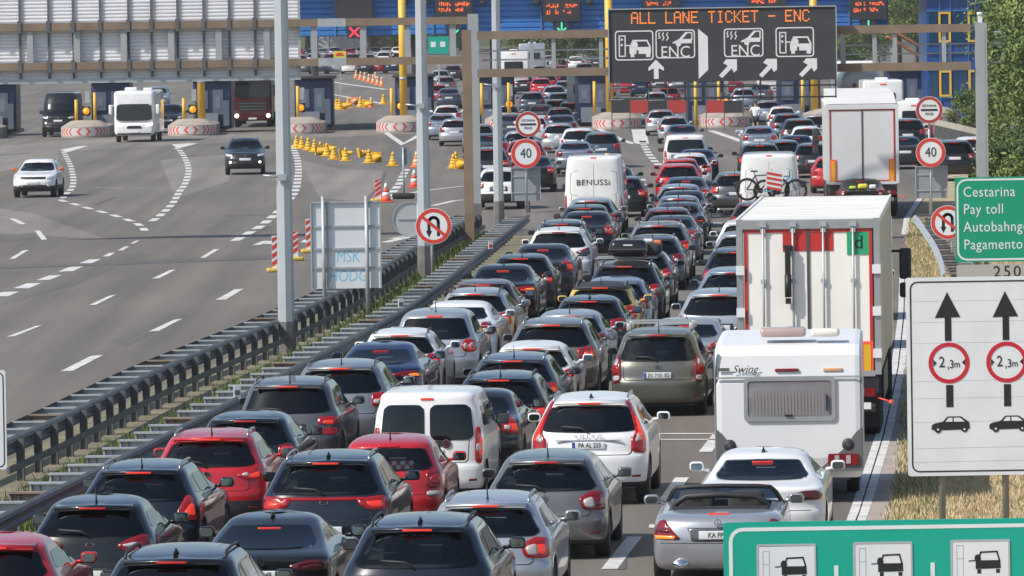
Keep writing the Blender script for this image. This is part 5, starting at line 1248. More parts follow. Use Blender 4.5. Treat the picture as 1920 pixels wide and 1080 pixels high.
# planks of scaffold and slope beside it
t = thing('brown_shelter', 'rust brown sloping shelter roof between canopy and office building', 'shelter', (D(1700, 60, 470).x, 470, 0)); m = MB(); m.box((0, 0, 4.6), (2.4, 3, .16), 0, 0, 0, R(32)); m.box((-.2, .2, 4.1), (2.6, 3, .16), 0, 0, 0, R(32)); m.build('roof', mat('shelter_rust', (.32, .12, .05), .8), t)
for dx in (-1, 1): m = MB(); m.box((dx, 0, 2.0), (.14, .14, 4.0)); m.build('post', GALV, t)
# noise wall, green sign, works sign beyond
t = thing('noise_wall', 'pale grey wall beyond the plaza under the canopy left of the yellow pole', 'wall', (D(640, 100, 985).x, 985, 0)); m = MB(); m.box((0, 0, 1.4), (7.6, .3, 2.8)); m.build('wall', mat('noise_wall', (.40, .40, .41), .8), t)
for i in range(5): m = MB(); m.box((-3.6 + i * 1.8, -.2, 1.45), (.14, .16, 2.9)); m.build('post', GALV, t)
t = thing('direction_sign', 'small green motorway direction sign with two white squares beyond the plaza', 'road sign', (D(822, 85, 520).x, 520, 0)); c0, c1 = D(803, 101, 520), D(842, 68, 520); m = MB(); m.box((0, 0, (c0.z + c1.z) / 2), (c1.x - c0.x, .06, c1.z - c0.z)); m.build('panel', GREEN2, t); m = MB()
for dx in (-.38, .32): m.box((dx, -.04, (c0.z + c1.z) / 2 + .05), (.38, .02, .40))
m.build('white_squares', WHITE, t); m = MB(); m.box((0, .1, c0.z / 2), (.12, .1, c0.z)); m.build('post', GALV, t)
t = thing('works_sign', 'yellow sign with a red car symbol low beyond the plaza left of the yellow pole', 'road sign', (D(637, 102, 560).x, 560, 0)); c0 = D(637, 102, 560); m = MB(); m.box((0, 0, c0.z), (.98, .05, .52)); m.build('panel', mat('works_yellow', (.75, .55, .03), .5), t); m = MB(); m.prism([(-.35, c0.z - .12), (.35, c0.z - .12), (.3, c0.z + .02), (.15, c0.z + .14), (-.12, c0.z + .14), (-.3, c0.z + .02)], -.04, -.025); m.build('car_symbol', SIGN_RED, t); m = MB(); m.box((0, .06, c0.z / 2), (.07, .06, c0.z)); m.build('post', GALV, t)
# banners on the fence under the message sign
t = thing('banner_fence', 'dark fence with red and black panels under the message sign', 'fence', (D(1285, 200, 401).x, 401, 0)); cx = D(1285, 200, 401).x
m = MB()
for z in (1.95, 2.65): m.box((0, 0, z), (D(1420, 200, 401).x - D(1147, 200, 401).x, .05, .06))
m.build('rail', DKBOX, t)
for a, b, mm in ((1147, 1180, DKBOX), (1182, 1215, SIGN_RED), (1217, 1250, DKBOX), (1253, 1286, SIGN_RED), (1325, 1357, SIGN_RED), (1359, 1392, DKBOX)):
    q0, q1 = D(a, 212, 401), D(b, 188, 401); m = MB(); m.box(((q0.x + q1.x) / 2 - cx, 0, (q0.z + q1.z) / 2), (q1.x - q0.x, .03, q1.z - q0.z)); m.build('banner', MATS['sign_dark_red'] if mm is SIGN_RED else mm, t)
for px in (1147, 1181, 1216, 1252, 1288, 1324, 1358, 1394, 1420): m = MB(); m.box((D(px, 200, 401).x - cx, .04, 1.35), (.06, .06, 2.7)); m.build('post', GALV_D, t)
for px, lab in ((1148, 'thick yellow pole under the left end of the message sign'), (1305, 'slim yellow pole under the middle of the message sign'), (1533, 'thick yellow pole under the right end of the message sign')):
    if px == 1305: c = D(px, 220, 405); tag(MB().cyl((c.x, 405, 1.9), .10, 3.8, 12).build('height_pole', YEL), lab, 'pole')

# ---------------------------------------------------------------- cones and beacons on the exit lanes
def cone_mesh(h, r, m0, m1):
    m = MB(); m.rbox((0, 0, .025), (r * 2.6, r * 2.6, .05), .02, 0)
    zs = [0.04, .3 * h, .3 * h, .52 * h, .52 * h, .70 * h, .70 * h, h]
    for i in range(0, 8, 2): m.lathe([(r * (1 - .82 * zs[i] / h), zs[i]), (r * (1 - .82 * zs[i + 1] / h), zs[i + 1])], (0, 0, 0), 16, (0, 1, 0, 1)[i // 2] if m1 else 0)
    return m.mesh('traffic_cone', [m0] + ([m1] if m1 else []))
CY = cone_mesh(.78, .27, mat('cone_yellow', (.80, .44, .03), .5), None); CO = cone_mesh(.75, .22, mat('cone_red', (.75, .10, .04), .5), WHITE); CP = cone_mesh(.75, .24, mat('cone_orange', (.80, .26, .10), .55), mat('cone_cream', (.78, .60, .36), .5))
def cone(px, py, me, label, cat='cone', fall=None, k=1.0, group=None):
    p = G(px, py); o = link('traffic_cone', me, None, p); o.scale = (k, k, k)
    if fall is not None: o.rotation_euler = (R(80), 0, R(fall)); o.location.z = .22 * k
    tag(o, label, cat, group)
yc = [(556, 277, None), (566, 279, None), (578, 282, None), (590, 285, None), (601, 290, None), (613, 293, None), (626, 299, None), (648, 302, None), (692, 306, None), (737, 311, None), (616, 288, 40), (640, 297, 70), (672, 296, 100), (705, 304, 20), (596, 291, 60), (850, 316, None), (855, 311, None), (862, 317, 30), (631, 206, None), (637, 206, None), (653, 203, None), (676, 201, None), (642, 205, 60), (719, 196, None), (688, 202, 30)]
for i, (px, py, fl) in enumerate(yc):
    where = 'in the slanting row on the exit lanes' if py > 250 and px < 720 else 'in a heap right of the lamp post' if px > 800 else 'near the grey round sign back' if px > 720 and py > 250 else 'in the far row between the booths'
    cone(px, py, CY, ('fallen' if fl is not None else 'upright') + ' yellow traffic cone ' + where, fall=fl, k=.86 if py > 250 else 1.0, group=('fallen' if fl is not None else 'upright') + ' yellow cones ' + where)
for i, (px, py) in enumerate([(668, 147), (676, 150), (684, 152), (692, 155), (700, 157), (708, 160), (716, 162), (704, 152)]): cone(px, py, CP, 'orange traffic cone in the distant row beyond the booths', k=1.1, group='distant orange cones')
cone(781, 314, CP, 'orange and cream cone left of the lamp post among yellow cones'); cone(912, 318, CP, 'fallen orange cone beside the slim lamp post', fall=90)
cone(724, 379, CO, 'red and white cone at the end of the dotted line, nearer one'); cone(777, 352, CO, 'red and white cone left of the lamp post, farther one')
cone(696, 202, CP, 'orange cone in the far row between the booths'); cone(665, 196, CP, 'small fallen orange cone in the far row between the booths', fall=10)
def delineator(px, py, label, h=.95):
    p = G(px, py); t = thing('delineator', label, 'delineator', p, R(8)); m = MB(); m.rbox((0, 0, .06), (.55, .4, .12), .04); m.build('foot', mat('foot_yellow', (.6, .42, .08), .7), t)
    m = MB(); m.box((0, 0, .12 + h / 2), (.24, .03, h)); m.build('panel', WHITE, t); m = MB()
    for k in range(4): z = .16 + k * h / 4; m.prism([(-.12, z), (.12, z + .16), (.12, min(.12 + h, z + .29)), (-.12, z + .13)], -.021, -.016)
    m.build('stripes', SIGN_RED, t)
delineator(518, 510, 'red and white striped delineator left of the nearest lamp post'); delineator(552, 489, 'slim red and white striped delineator right of the nearest lamp post', .8); delineator(709, 378, 'red and white striped delineator beside the two red cones', .75); delineator(581, 474, 'red and white striped delineator half behind the graffiti sign board')

# ---------------------------------------------------------------- person on the road
def person(px, py, label):
    p = G(px, py); t = thing('person', label, 'person', p, R(170))
    SKIN = mat('skin', (.45, .28, .19), .6)
    def skin(name, V, E, Rr, m, root=0):
        me = bpy.data.meshes.new(name); me.from_pydata(V, E, []); o = link(name, me); md = o.modifiers.new('s', 'SKIN'); md.use_smooth_shade = True
        for i, r in enumerate(Rr): me.skin_vertices[0].data[i].radius = (r, r) if not isinstance(r, tuple) else r
        me.skin_vertices[0].data[root].use_root = True; sb = o.modifiers.new('b', 'SUBSURF'); sb.levels = sb.render_levels = 2
        dg = bpy.context.evaluated_depsgraph_get(); out = bpy.data.meshes.new_from_object(o.evaluated_get(dg)); bpy.data.objects.remove(o); out.materials.clear(); out.materials.append(m)
        return link(name, out, t)
    V = [(0, 0, .95), (0, 0, 1.15), (0, 0, 1.38), (0, .0, 1.50), (0, -.02, 1.60), (0, -.02, 1.74),
         (.10, 0, .90), (.12, -.02, .50), (.13, .02, .09), (.14, -.12, .04), (-.10, 0, .90), (-.13, .02, .50), (-.15, .03, .09), (-.16, -.10, .04),
         (.19, 0, 1.42), (.33, .05, 1.18), (.20, -.10, 1.02), (.15, -.14, .98), (-.19, 0, 1.42), (-.33, .05, 1.18), (-.20, -.10, 1.02), (-.15, -.14, .98)]
    E = [(0, 1), (1, 2), (2, 3), (3, 4), (4, 5), (0, 6), (6, 7), (7, 8), (8, 9), (0, 10), (10, 11), (11, 12), (12, 13), (2, 14), (14, 15), (15, 16), (16, 17), (2, 18), (18, 19), (19, 20), (20, 21)]
    Rr = [.13, .125, .14, .06, .085, .09, .085, .06, .042, .035, .085, .06, .042, .035, .06, .042, .034, .03, .06, .042, .034, .03]
    skin('person_body', V, E, Rr, SKIN)
    skin('shirt', [V[0], V[1], V[2], (0, 0, 1.47), V[14], (.28, .03, 1.27), V[18], (-.28, .03, 1.27)], [(0, 1), (1, 2), (2, 3), (2, 4), (4, 5), (2, 6), (6, 7)], [.155, .15, .165, .085, .082, .07, .082, .07], mat('shirt_white', (.72, .74, .76), .8), 1)
    skin('shorts', [(0, 0, .98), V[6], (.125, -.01, .58), V[10], (-.13, .01, .58)], [(0, 1), (1, 2), (0, 3), (3, 4)], [.165, .115, .095, .115, .095], mat('shorts_dark', (.04, .045, .06), .9))
    m = MB(); m.lathe([(0, -.115), (.07, -.10), (.098, -.03), (.098, .05), (.06, .11), (0, .122)], (0, -.01, 1.715), 16); m.build('head', SKIN, t)
    m = MB(); m.lathe([(.098, -.02), (.108, .03), (.085, .10), (.0, .135)], (0, .012, 1.72), 16); m.build('hair', mat('hair_brown', (.06, .045, .035), .9), t)
    for s in (1, -1):
        m = MB(); m.tube([(s * .145, .03, .07), (s * .15, -.05, .05), (s * .155, -.16, .04)], [.05, .052, .035], 8); m.build('shoe', WHITE, t)
        for k in range(5): m = MB(); m.tube([(s * .15, -.14 - .0 * k, .99 - .012 * k), (s * (.10 - .004 * k), -.165, .975 - .015 * k), (s * .065, -.16, .965 - .015 * k)], [.011, .010, .007], 6); m.build('finger', SKIN, t)
person(1417, 250, 'person in a white T-shirt and dark shorts standing between the lanes, hands on hips')
# ---------------------------------------------------------------- lorries, caravan, motorhome, roadster and other single vehicles
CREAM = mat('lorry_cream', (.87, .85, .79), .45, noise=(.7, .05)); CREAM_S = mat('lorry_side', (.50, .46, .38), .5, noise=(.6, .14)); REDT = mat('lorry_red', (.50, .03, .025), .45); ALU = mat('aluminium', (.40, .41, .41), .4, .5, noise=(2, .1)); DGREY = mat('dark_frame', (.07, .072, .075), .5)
MARK_Y = mat('marker_yellow', (.72, .42, .02), .4); MARK_R = mat('marker_red', (.75, .08, .04), .4, emit=(1, .1, .04), estr=.15)
def wheel_pair(t, y, x, r, w=.30, dual=False):
    for s in (1, -1):
        m = MB().lathe([(r * .55, -w / 2), (r * .95, -w / 2), (r, -w * .35), (r, w * .35), (r * .95, w / 2), (r * .55, w / 2)], (s * x, y, r), 24, 0, 'x'); tw = m.build('wheel', RUBBER, t)
        m = MB().lathe([(r * .56, -w * .4), (r * .56, w * .4), (r * .3, w * .2), (.05, w * .3)], (s * x, y, r), 16, 0, 'x'); m.build('rim', RIM, tw)
def lorry(px, gyv, Y, hd, label, full=True, door=None, side=None):
    door = door or CREAM; side = side or CREAM_S; X = D(px, gyv, Y).x; t = thing('lorry', label, 'lorry', (X, Y, 0), -hd); zf, zt, w = 1.22, 4.0, 1.275
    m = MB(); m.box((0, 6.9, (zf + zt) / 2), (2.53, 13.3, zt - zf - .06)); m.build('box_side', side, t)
    m = MB(); m.box((0, 6.8, zt - .015), (2.55, 13.55, .03)); 
    for i in range(1, 14): m.box((0, i * .96, zt + .003), (2.4, .03, .012))
    for s in (1, -1): m.box((s * 1.255, 6.8, zt - .04), (.045, 13.56, .12))
    m.build('roof', mat('lorry_roof', (.76, .74, .69), .5, noise=(.5, .06)), t)
    m = MB(); m.box((-1.22, .06, (zf + zt) / 2), (.11, .2, zt - zf)); m.box((1.22, .06, (zf + zt) / 2), (.11, .2, zt - zf)); m.box((0, .06, zt - .09), (2.33, .2, .16)); m.box((0, .06, zf + .02), (2.33, .2, .10)); m.build('rear_frame', ALU if full else door, t)
    if not full: m = MB(); m.prism([(.05, 4.02), (13.5, 4.02), (13.5, 4.38), (4, 4.30)], -1.2, 1.2, 0, 'yz'); m.build('roof_canopy', MATS['lorry_roof'], t)
    for s in (1, -1):
        m = MB(); m.box((s * .565, .03, (zf + zt) / 2 - .02), (1.09, .05, zt - zf - .26)); d = m.build('door', door, t)
        m = MB(); th = .055 if full else .04; z0, z1 = zf + .08, zt - .18
        m.box((s * .57, -.002, z1 - th / 2), (1.13, .02, th)); m.box((s * (1.135 - th / 2), -.002, (z0 + z1) / 2), (th, .02, z1 - z0 - 2 * th)); m.box((s * .57, -.002, z0 + th / 2), (1.13, .02, th)); m.build('red_border', REDT, d)
        if full:
            m = MB(); m.box((s * .24, .0015, zt - .18 - .055 - .17), (.42, .012, .33)); m.build('red_panel', REDT, d)
            for bx in (.27, .80):
                m = MB(); m.tube([(s * bx, -.05, zf - .02), (s * bx, -.05, zt - .05)], .02, 8)
                for z in (zf + .15, 2.0, 2.9, zt - .2): m.box((s * bx, -.035, z), (.09, .05, .07))
                m.box((s * bx, -.04, zt - .09), (.12, .08, .09)); m.build('lock_bar', GALV, d)
            for z in (1.6, 2.35, 3.1): m = MB(); m.box((s * 1.21, -.06, z), (.15, .05, .16)); m.build('hinge', WHITE, d)
            for bx, num in ((.42, '80'), (.78, '80')) if s > 0 else ():
                m = MB(); m.prism(ell(bx, 1.72, .095), -.010, .004); f_ = m.build('speed_sticker', WHITE, d); m = MB(); ring_poly(m, ell(bx, 1.72, .095), ell(bx, 1.72, .070), -.014); m.build('sticker_ring', REDT, f_)
                tm = text_mesh(num, .095, INK).copy(); tm.transform(Matrix.Translation((bx, -.0125, 1.72))); link('sticker_numerals', tm, f_)
            if s > 0:
                m = MB(); m.box((.90, -.004, 3.56), (.42, .012, .40)); f_ = m.build('green_sticker', mat('sticker_green', (.02, .36, .16), .5), d)
                tm = text_mesh('d', .34, INK).copy(); tm.transform(Matrix.Translation((.90, -.013, 3.57))); link('sticker_letter', tm, f_)
            else:
                m = MB(); m.tube([(-.36, -.13, 2.62), (-.36, -.13, 3.02)], .062, 10); m.box((-.36, -.12, 3.26), (.10, .08, .48)); m.box((-.36, -.07, 3.52), (.16, .12, .04)); m.box((-.36, -.1, 2.55), (.1, .1, .1)); m.build('lock_cylinder', INK, d)
        q = MB(); q.box((s * 1.03, -.018, zf + .30 if full else zf + .42), (.21, .02, .58 if full else .86)); f_ = q.build('marker_plate', MARK_R, t); q = MB(); q.box((s * 1.03, -.031, zf + .30 if full else zf + .42), (.12, .012, .47 if full else .74)); f2 = q.build('marker_centre', MARK_Y, f_)
    m = MB(); m.box((0, .0, (zf + zt) / 2), (.05, .03, zt - zf - .1)); m.build('door_seal', DGREY, t)
    m = MB(); m.box((0, .35, 1.02), (2.4, .5, .28)); m.box((0, .16, .62), (2.3, .12, .14)); m.box((0, 6.5, 1.05), (1.1, 12.5, .22)); m.build('chassis', DGREY, t)
    for s in (1, -1):
        m = MB(); m.box((s * .98, .08, .90), (.36, .10, .15)); f_ = m.build('taillight', TAIL, t); m = MB(); m.box((s * .90, .025, .91), (.12, .03, .10)); m.build('lens', CLEAR, f_)
        m = MB(); m.box((s * 1.0, 1.0, .52), (.45, .02, .62)); m.build('mudflap', RUBBER, t)
        m = MB(); m.box((s * 1.235, 6.2, .80), (.03, 4.5, .55)); m.build('side_skirt', DGREY, t)
        m = MB(); m.tube([(s * 1.2, .1, .8), (s * 1.42, -.02, .74)], .015, 6); m.lathe([(.0, -.03), (.04, -.02), (.045, .03), (0, .05)], (s * 1.44, -.03, .73), 10, 0, 'y'); m.build('marker_lamp', MARK_R, t)
    m = MB(); m.box((.82, .05, .66), (.52, .02, .12)); m.build('number_plate', PLATE, t)
    for y in (2.6, 3.9, 5.2): wheel_pair(t, y, 1.05, .5)
    wheel_pair(t, 13.0, 1.0, .5, .5); wheel_pair(t, 16.0, 1.05, .5)
    m = MB(); m.rbox((0, 15.6, 2.25), (2.48, 2.2, 2.7), .14); m.build('cab', paint('cab_white', (.62, .62, .60), 0, .4), t)
    m = MB(); m.box((0, 13.6, .95), (1.0, 4.5, .25)); m.build('tractor_chassis', DGREY, t)
    for s in (1, -1): m = MB(); m.rbox((s * 1.50, 16.2, 2.55), (.24, .16, .62), .05); m.rbox((s * 1.50, 16.2, 2.02), (.24, .16, .30), .05); m.tube([(s * 1.2, 16.3, 2.8), (s * 1.5, 16.2, 2.8)], .03, 6); m.build('wing_mirror', PLASTIC, t)
    return t
lorry(1517, 600, 124.6, R(4.0), 'tall cream box lorry with red edged rear doors and a green d sticker')
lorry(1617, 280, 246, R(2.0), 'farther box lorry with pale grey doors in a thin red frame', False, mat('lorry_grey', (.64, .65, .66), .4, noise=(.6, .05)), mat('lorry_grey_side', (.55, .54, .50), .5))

# caravan
def caravan():
    Y = 110.0; X = D(1479, 800, Y).x; hd = R(3.2); t = thing('caravan', 'white touring caravan with a wide rear window behind the cream lorry', 'caravan', (X, Y, 0), -hd)
    w, Lc = 1.15, 5.6; prof = [(.12, .42), (.05, .52), (.0, .75), (.0, 1.98), (.035, 2.02), (.09, 2.42), (.16, 2.52), (.32, 2.58), (1.5, 2.62), (4.6, 2.62), (5.2, 2.5), (5.6, 1.9), (5.7, 1.2), (5.55, .5)]
    m = MB(); rings = []
    for x in (-w, -w + .03, -w + .10, w - .10, w - .03, w):
        k = .05 if abs(x) > w - .01 else .015 if abs(x) > w - .05 else 0; rings.append([(x, y + (k if y < 2 else -k), (z - (k if z > 1.4 else -k)) * .965) for y, z in prof])
    m.loft(rings, True, True, 0, False); m.build('body', mat('caravan_white', (.74, .75, .76), .4, noise=(.6, .03)), t)
    m = MB(); m.box((0, -.012, 2.0), (2.27, .04, .03)); m.build('trim_strip', GALV, t)
    GP = mat('caravan_grey', (.13, .132, .135), .5)
    for s in (1, -1):
        m = MB(); m.prism([(s * (w - .005), .52), (s * (w - .005), 1.20), (s * (w - .10), 1.12), (s * (w - .30), .86), (s * (w - .66), .56), (s * (w - .66), .50)], -.02, .05); g_ = m.build('corner_panel', GP, t)
        m = MB(); m.prism(rrect(s * (w - .30), .70, .48, .18, .03), -.05, -.01); f_ = m.build('taillight', TAIL, t); m = MB()
        for dx in (-.1, .08): m.box((s * (w - .30) + dx, -.052, .70), (.07, .012, .13))
        m.build('lens', CLEAR, f_); m = MB(); m.lathe([(0, -.025), (.05, -.02), (.085, -.01), (.10, .02)], (s * (w - .22), -.02, .93), 18, 0, 'y'); m.build('grab_handle', PLASTIC, t)
        m = MB(); m.box((s * (w + .005), .06, 1.5), (.02, .08, 1.9)); m.build('corner_rail', ALU, t)
    fr_o, fr_i = rrect(.02, 1.66, 1.44, .70, .07), rrect(.02, 1.66, 1.32, .57, .05)
    m = MB(); ring_poly(m, fr_o, fr_i, -.035, 0, .05); wf = m.build('window', ALU, t)
    m = MB(); m.prism(fr_i, -.02, .0); m.build('pane', mat('caravan_glass', (.20, .19, .20), .06, coat=1, noise=(1.2, .25)), wf)
    m = MB()
    for i in range(22): m.box((-.55 + i * .052, -.022, 1.60), (.03, .004, .40))
    m.build('curtain', mat('curtain_pale', (.245, .225, .225), .8), wf); m = MB(); m.box((.0, -.045, 1.40), (.12, .03, .03)); m.box((.60, -.045, 1.60), (.025, .03, .25)); m.build('latch', INK, wf)
    m = MB(); m.rbox((-.02, .04, 2.11), (.38, .05, .05), .02); m.build('brake_light', TAIL, t); m = MB(); m.rbox((.70, .045, 2.11), (.30, .03, .05), .01); m.build('orange_sticker', mat('sticker_orange', (.70, .38, .22), .5), t)
    tm = text_mesh('Swing', .17, INK, shear=.35).copy(); tm.transform(Matrix.Translation((-.68, .015, 2.13))); link('lettering', tm, t)
    m = MB(); m.box((-1.01, .02, 2.13), (.18, .01, .05)); m.build('brand_stripe', GALV_D, t)
    m = MB(); m.rbox((-.08, .9, 2.67), (.72, .6, .14), .05); m.build('roof_light', mat('rooflight_pink', (.45, .32, .30), .2, coat=.6), t); m = MB(); m.rbox((.58, .75, 2.66), (.46, .5, .12), .05); m.build('roof_vent', mat('vent_cream', (.74, .70, .62), .5), t)
    m = MB(); m.box((0, 2.8, .42), (1.9, 5.2, .12)); m.build('chassis', DGREY, t); m = MB(); m.box((0, -.02, .53), (.52, .02, .11)); m.build('number_plate', PLATE, t)
    wheel_pair(t, 2.7, .98, .33, .2)
caravan()

def roadster():
    Y = 95.5; X = D(1346, 1000, Y).x; hd = R(3.6); L, w = 4.54, .915
    t = thing('roadster', 'silver open roadster with black seats at the corner of the green sign', 'car', (X + math.sin(hd) * L / 2, Y + L / 2, 0), -hd)
    k = [(.16, w * .88, .2, L - .25), (.21, w * .95, .07, L - .1), (.33, w * .99, .02, L - .03), (.50, w, 0, L), (.60, w, .0, L - .01), (.72, w * .99, .02, L - .1), (.82, w * .975, .05, L - .35), (.88, w * .94, .12, L - .8), (.915, w * .86, .30, L - 1.1), (.935, w * .62, .75, L - 1.35), (.942, w * .15, 1.15, L - 1.7)]
    sh = Shape(k); raw = sh.mesh().mesh('body', [PLASTIC, PLASTIC, CABIN]); bm = bmesh.new(); bm.from_mesh(raw); bvh = BVHTree.FromBMesh(bm); bm.free()
    cut = [MB().rbox((0, 2.05, 1.0), (1.36, 1.5, .9), .12).mesh('c', [PLASTIC, PLASTIC, CABIN])]; cut[0].polygons.foreach_set('material_index', [2] * len(cut[0].polygons))
    a = MB()
    for y in (.80, L - .85):
        for s in (1, -1): a.cyl((s * (w - .02), y, .345), .385, .5, 28, 1, axis='x')
    cut.append(a.mesh('c', [PLASTIC, PLASTIC, CABIN])); body = boolean(raw, cut)
    for p in body.polygons: p.use_smooth = p.material_index != 2
    def put(n, me, par=None):
        o = link(n, me, par or t)
        if par is None: o.location = (0, -L / 2, 0)
        return o
    b = put('body', body); b.material_slots[0].link = 'OBJECT'; b.material_slots[0].material = MATS['paint_silver']
    for s in (1, -1):
        o = put('taillight', patch_mesh(chaikin([(s * .50, .60), (s * .86, .60), (s * .88, .72), (s * .80, .84), (s * .72, .86), (s * .62, .72)], 1, .12), '-y', bvh, TAIL, .012, .03, .06, .04))
        put('lens', patch_mesh([(s * .60, .605), (s * .85, .605), (s * .86, .65), (s * .58, .65)], '-y', bvh, AMBER, .017, .01, .05, .04), o)
        put('lens', patch_mesh([(s * .64, .685), (s * .87, .70), (s * .86, .75), (s * .68, .74)], '-y', bvh, TAIL_DARK, .017, .01, .05, .04), o)
        m = MB(); m.rbox((s * .34, 1.72, .85), (.50, .18, .60), .08); m.rbox((s * .34, 1.70, 1.02), (.30, .14, .18), .07); put('seat', m.mesh('seat', [SEAT]))
        m = MB(); m.rbox((s * (w + .10), 2.72, .96), (.22, .13, .14), .06, 0, 4); m.tube([(s * (w - .08), 2.75, .90), (s * (w + .03), 2.73, .96)], .028, 6)
        o = put('mirror', m.mesh('mirror', [MATS['paint_silver']])); put('mirror_glass', MB().prism(rrect(s * (w + .10), .96, .17, .10, .04), 2.648, 2.658).mesh('mg', [MATS['mirror_silver']]), o)
        m = MB().lathe([(.0, -.05), (.10, -.05), (.115, 0), (.10, .1)], (0, 0, 0), 18, 0, 'y').mesh('exhaust', [CHROME]); m.transform(Matrix.Translation((s * .52, .03, .27)) @ Matrix.Diagonal((1, 1, .55, 1))); put('exhaust', m)
    m = MB(); f = [(-.80, 3.05, .90), (-.73, 2.75, 1.05), (-.66, 2.55, 1.13), (-.48, 2.50, 1.15), (0, 2.47, 1.16), (.48, 2.50, 1.15), (.66, 2.55, 1.13), (.73, 2.75, 1.05), (.80, 3.05, .90)]; m.tube(f, .032, 8); put('windscreen_frame', m.mesh('f', [PLASTIC]))
    m = MB(); m.loft([[(-.78, 3.05, .93), (.78, 3.05, .93)], [(-.64, 2.56, 1.13), (.64, 2.56, 1.13)]], False, False, 0, False); put('windscreen', m.mesh('ws', [GLASS_C]))
    m = MB(); m.tube([(-.66, 1.45, .86), (-.62, 1.42, 1.00), (-.48, 1.40, 1.09), (0, 1.40, 1.115), (.48, 1.40, 1.09), (.62, 1.42, 1.00), (.66, 1.45, .86)], .045, 8); put('roll_bar', m.mesh('rb', [PLASTIC]))
    m = MB(); m.loft([[(-.64, 1.32, .94), (.64, 1.32, .94)], [(-.64, 1.08, .955), (.64, 1.08, .955)]], False, False); m.box((0, 1.2, .945), (1.30, .28, .03)); put('soft_cover', m.mesh('sc', [PLASTIC]))
    put('brake_light', MB().rbox((.0, .36, .925), (.30, .04, .022), .008).mesh('bl', [BRAKE_LIT]))
    zp = .66; i = put('number_plate', MB().rbox((0, -.012, zp), (.52, .02, .115), .008).mesh('np', [PLATE])); tm = text_mesh('KA PP 58', .10, INK, xs=.8).copy(); tm.transform(Matrix.Translation((.02, -.024, zp))); put('plate_text', tm, i)
    put('plate_recess', patch_mesh([(-.36, zp - .09), (.36, zp - .09), (.42, zp + .10), (-.42, zp + .10)], '-y', bvh, MATS['paint_grey'], .003, .01, .1, .1))
    put('bumper_line', patch_mesh([(-.88, .545), (.88, .545), (.88, .555), (-.88, .555)], '-y', bvh, INK, .002, .006, .3, .08))
    m = MB(); ring_poly(m, ell(0, .83, .05), ell(0, .83, .038), .0, 0, .014)
    for q in range(3): a_ = math.pi / 2 + q * 2.094; stroke(m, [(0, .83), (.04 * math.cos(a_), .83 + .04 * math.sin(a_))], .012, .0)
    put('badge', m.mesh('bd', [CHROME]))
    for y in (.80, L - .85):
        for s in (1, -1):
            o = put('wheel', MB().lathe([(.2, -.1), (.31, -.11), (.335, -.08), (.335, .08), (.31, .11), (.2, .1)], (s * (w - .12), y, .335), 26, 0, 'x').mesh('w', [RUBBER])); put('rim', MB().lathe([(.21, -.085), (.21, .09), (.18, .06), (.03, .085)], (s * (w - .12), y, .335), 18, 0, 'x').mesh('r', [RIM]), o)
mat('mirror_silver', (.26, .31, .33), .06, 1)
roadster()

def motorhome_front():
    Y = 396.0; X = D(252, 260, Y).x; t = thing('motorhome', 'white motorhome with a big dark windscreen leaving the toll booths', 'motorhome', (X, Y, 0), R(-2)); w = 1.15
    WHT = MATS['paint_white']; m = MB(); m.rbox((0, 3.4, 1.65), (2.3, 6.6, 2.5), .22, 0, 4); m.rbox((0, .55, .75), (2.2, 1.1, .75), .18, 0, 4); m.build('body', WHT, t)
    m = MB(); m.prism(chaikin([(-1.02, 1.22), (1.02, 1.22), (.98, 2.16), (-.98, 2.16)], 2, .1), .02, .12); m.build('windscreen', mat('dark_glass', (.02, .028, .032), .05, coat=1), t)
    m = MB(); m.prism(chaikin([(-.45, .78), (.45, .78), (.38, .93), (-.38, .93)], 2, .15), -.03, .1); m.build('grille', INK, t)
    for s in (1, -1): m = MB(); m.prism(chaikin([(s * .68, .86), (s * 1.05, .95), (s * 1.06, 1.10), (s * .75, .98)], 2, .15), -.03, .1); m.build('headlight', HEAD_LIT, t); m = MB(); m.rbox((s * 1.34, .2, 1.85), (.2, .2, .55), .06); m.tube([(s * 1.1, .3, 2.1), (s * 1.3, .2, 2.05)], .03, 6); m.build('wing_mirror', WHT, t)
    m = MB(); m.box((0, -.02, .47), (1.9, .1, .1)); m.build('lower_grille', PLASTIC, t); m = MB(); m.box((0, -.04, .60), (.52, .03, .11)); m.build('number_plate', PLATE, t)
    m = MB(); m.rbox((-.25, 1.4, 2.98), (.7, .6, .22), .08); m.rbox((.6, 2.6, 2.96), (.5, .5, .16), .06); m.build('roof_vent', WHITE, t); wheel_pair(t, 1.1, .98, .34, .24); wheel_pair(t, 5.2, .98, .34, .24)
motorhome_front()
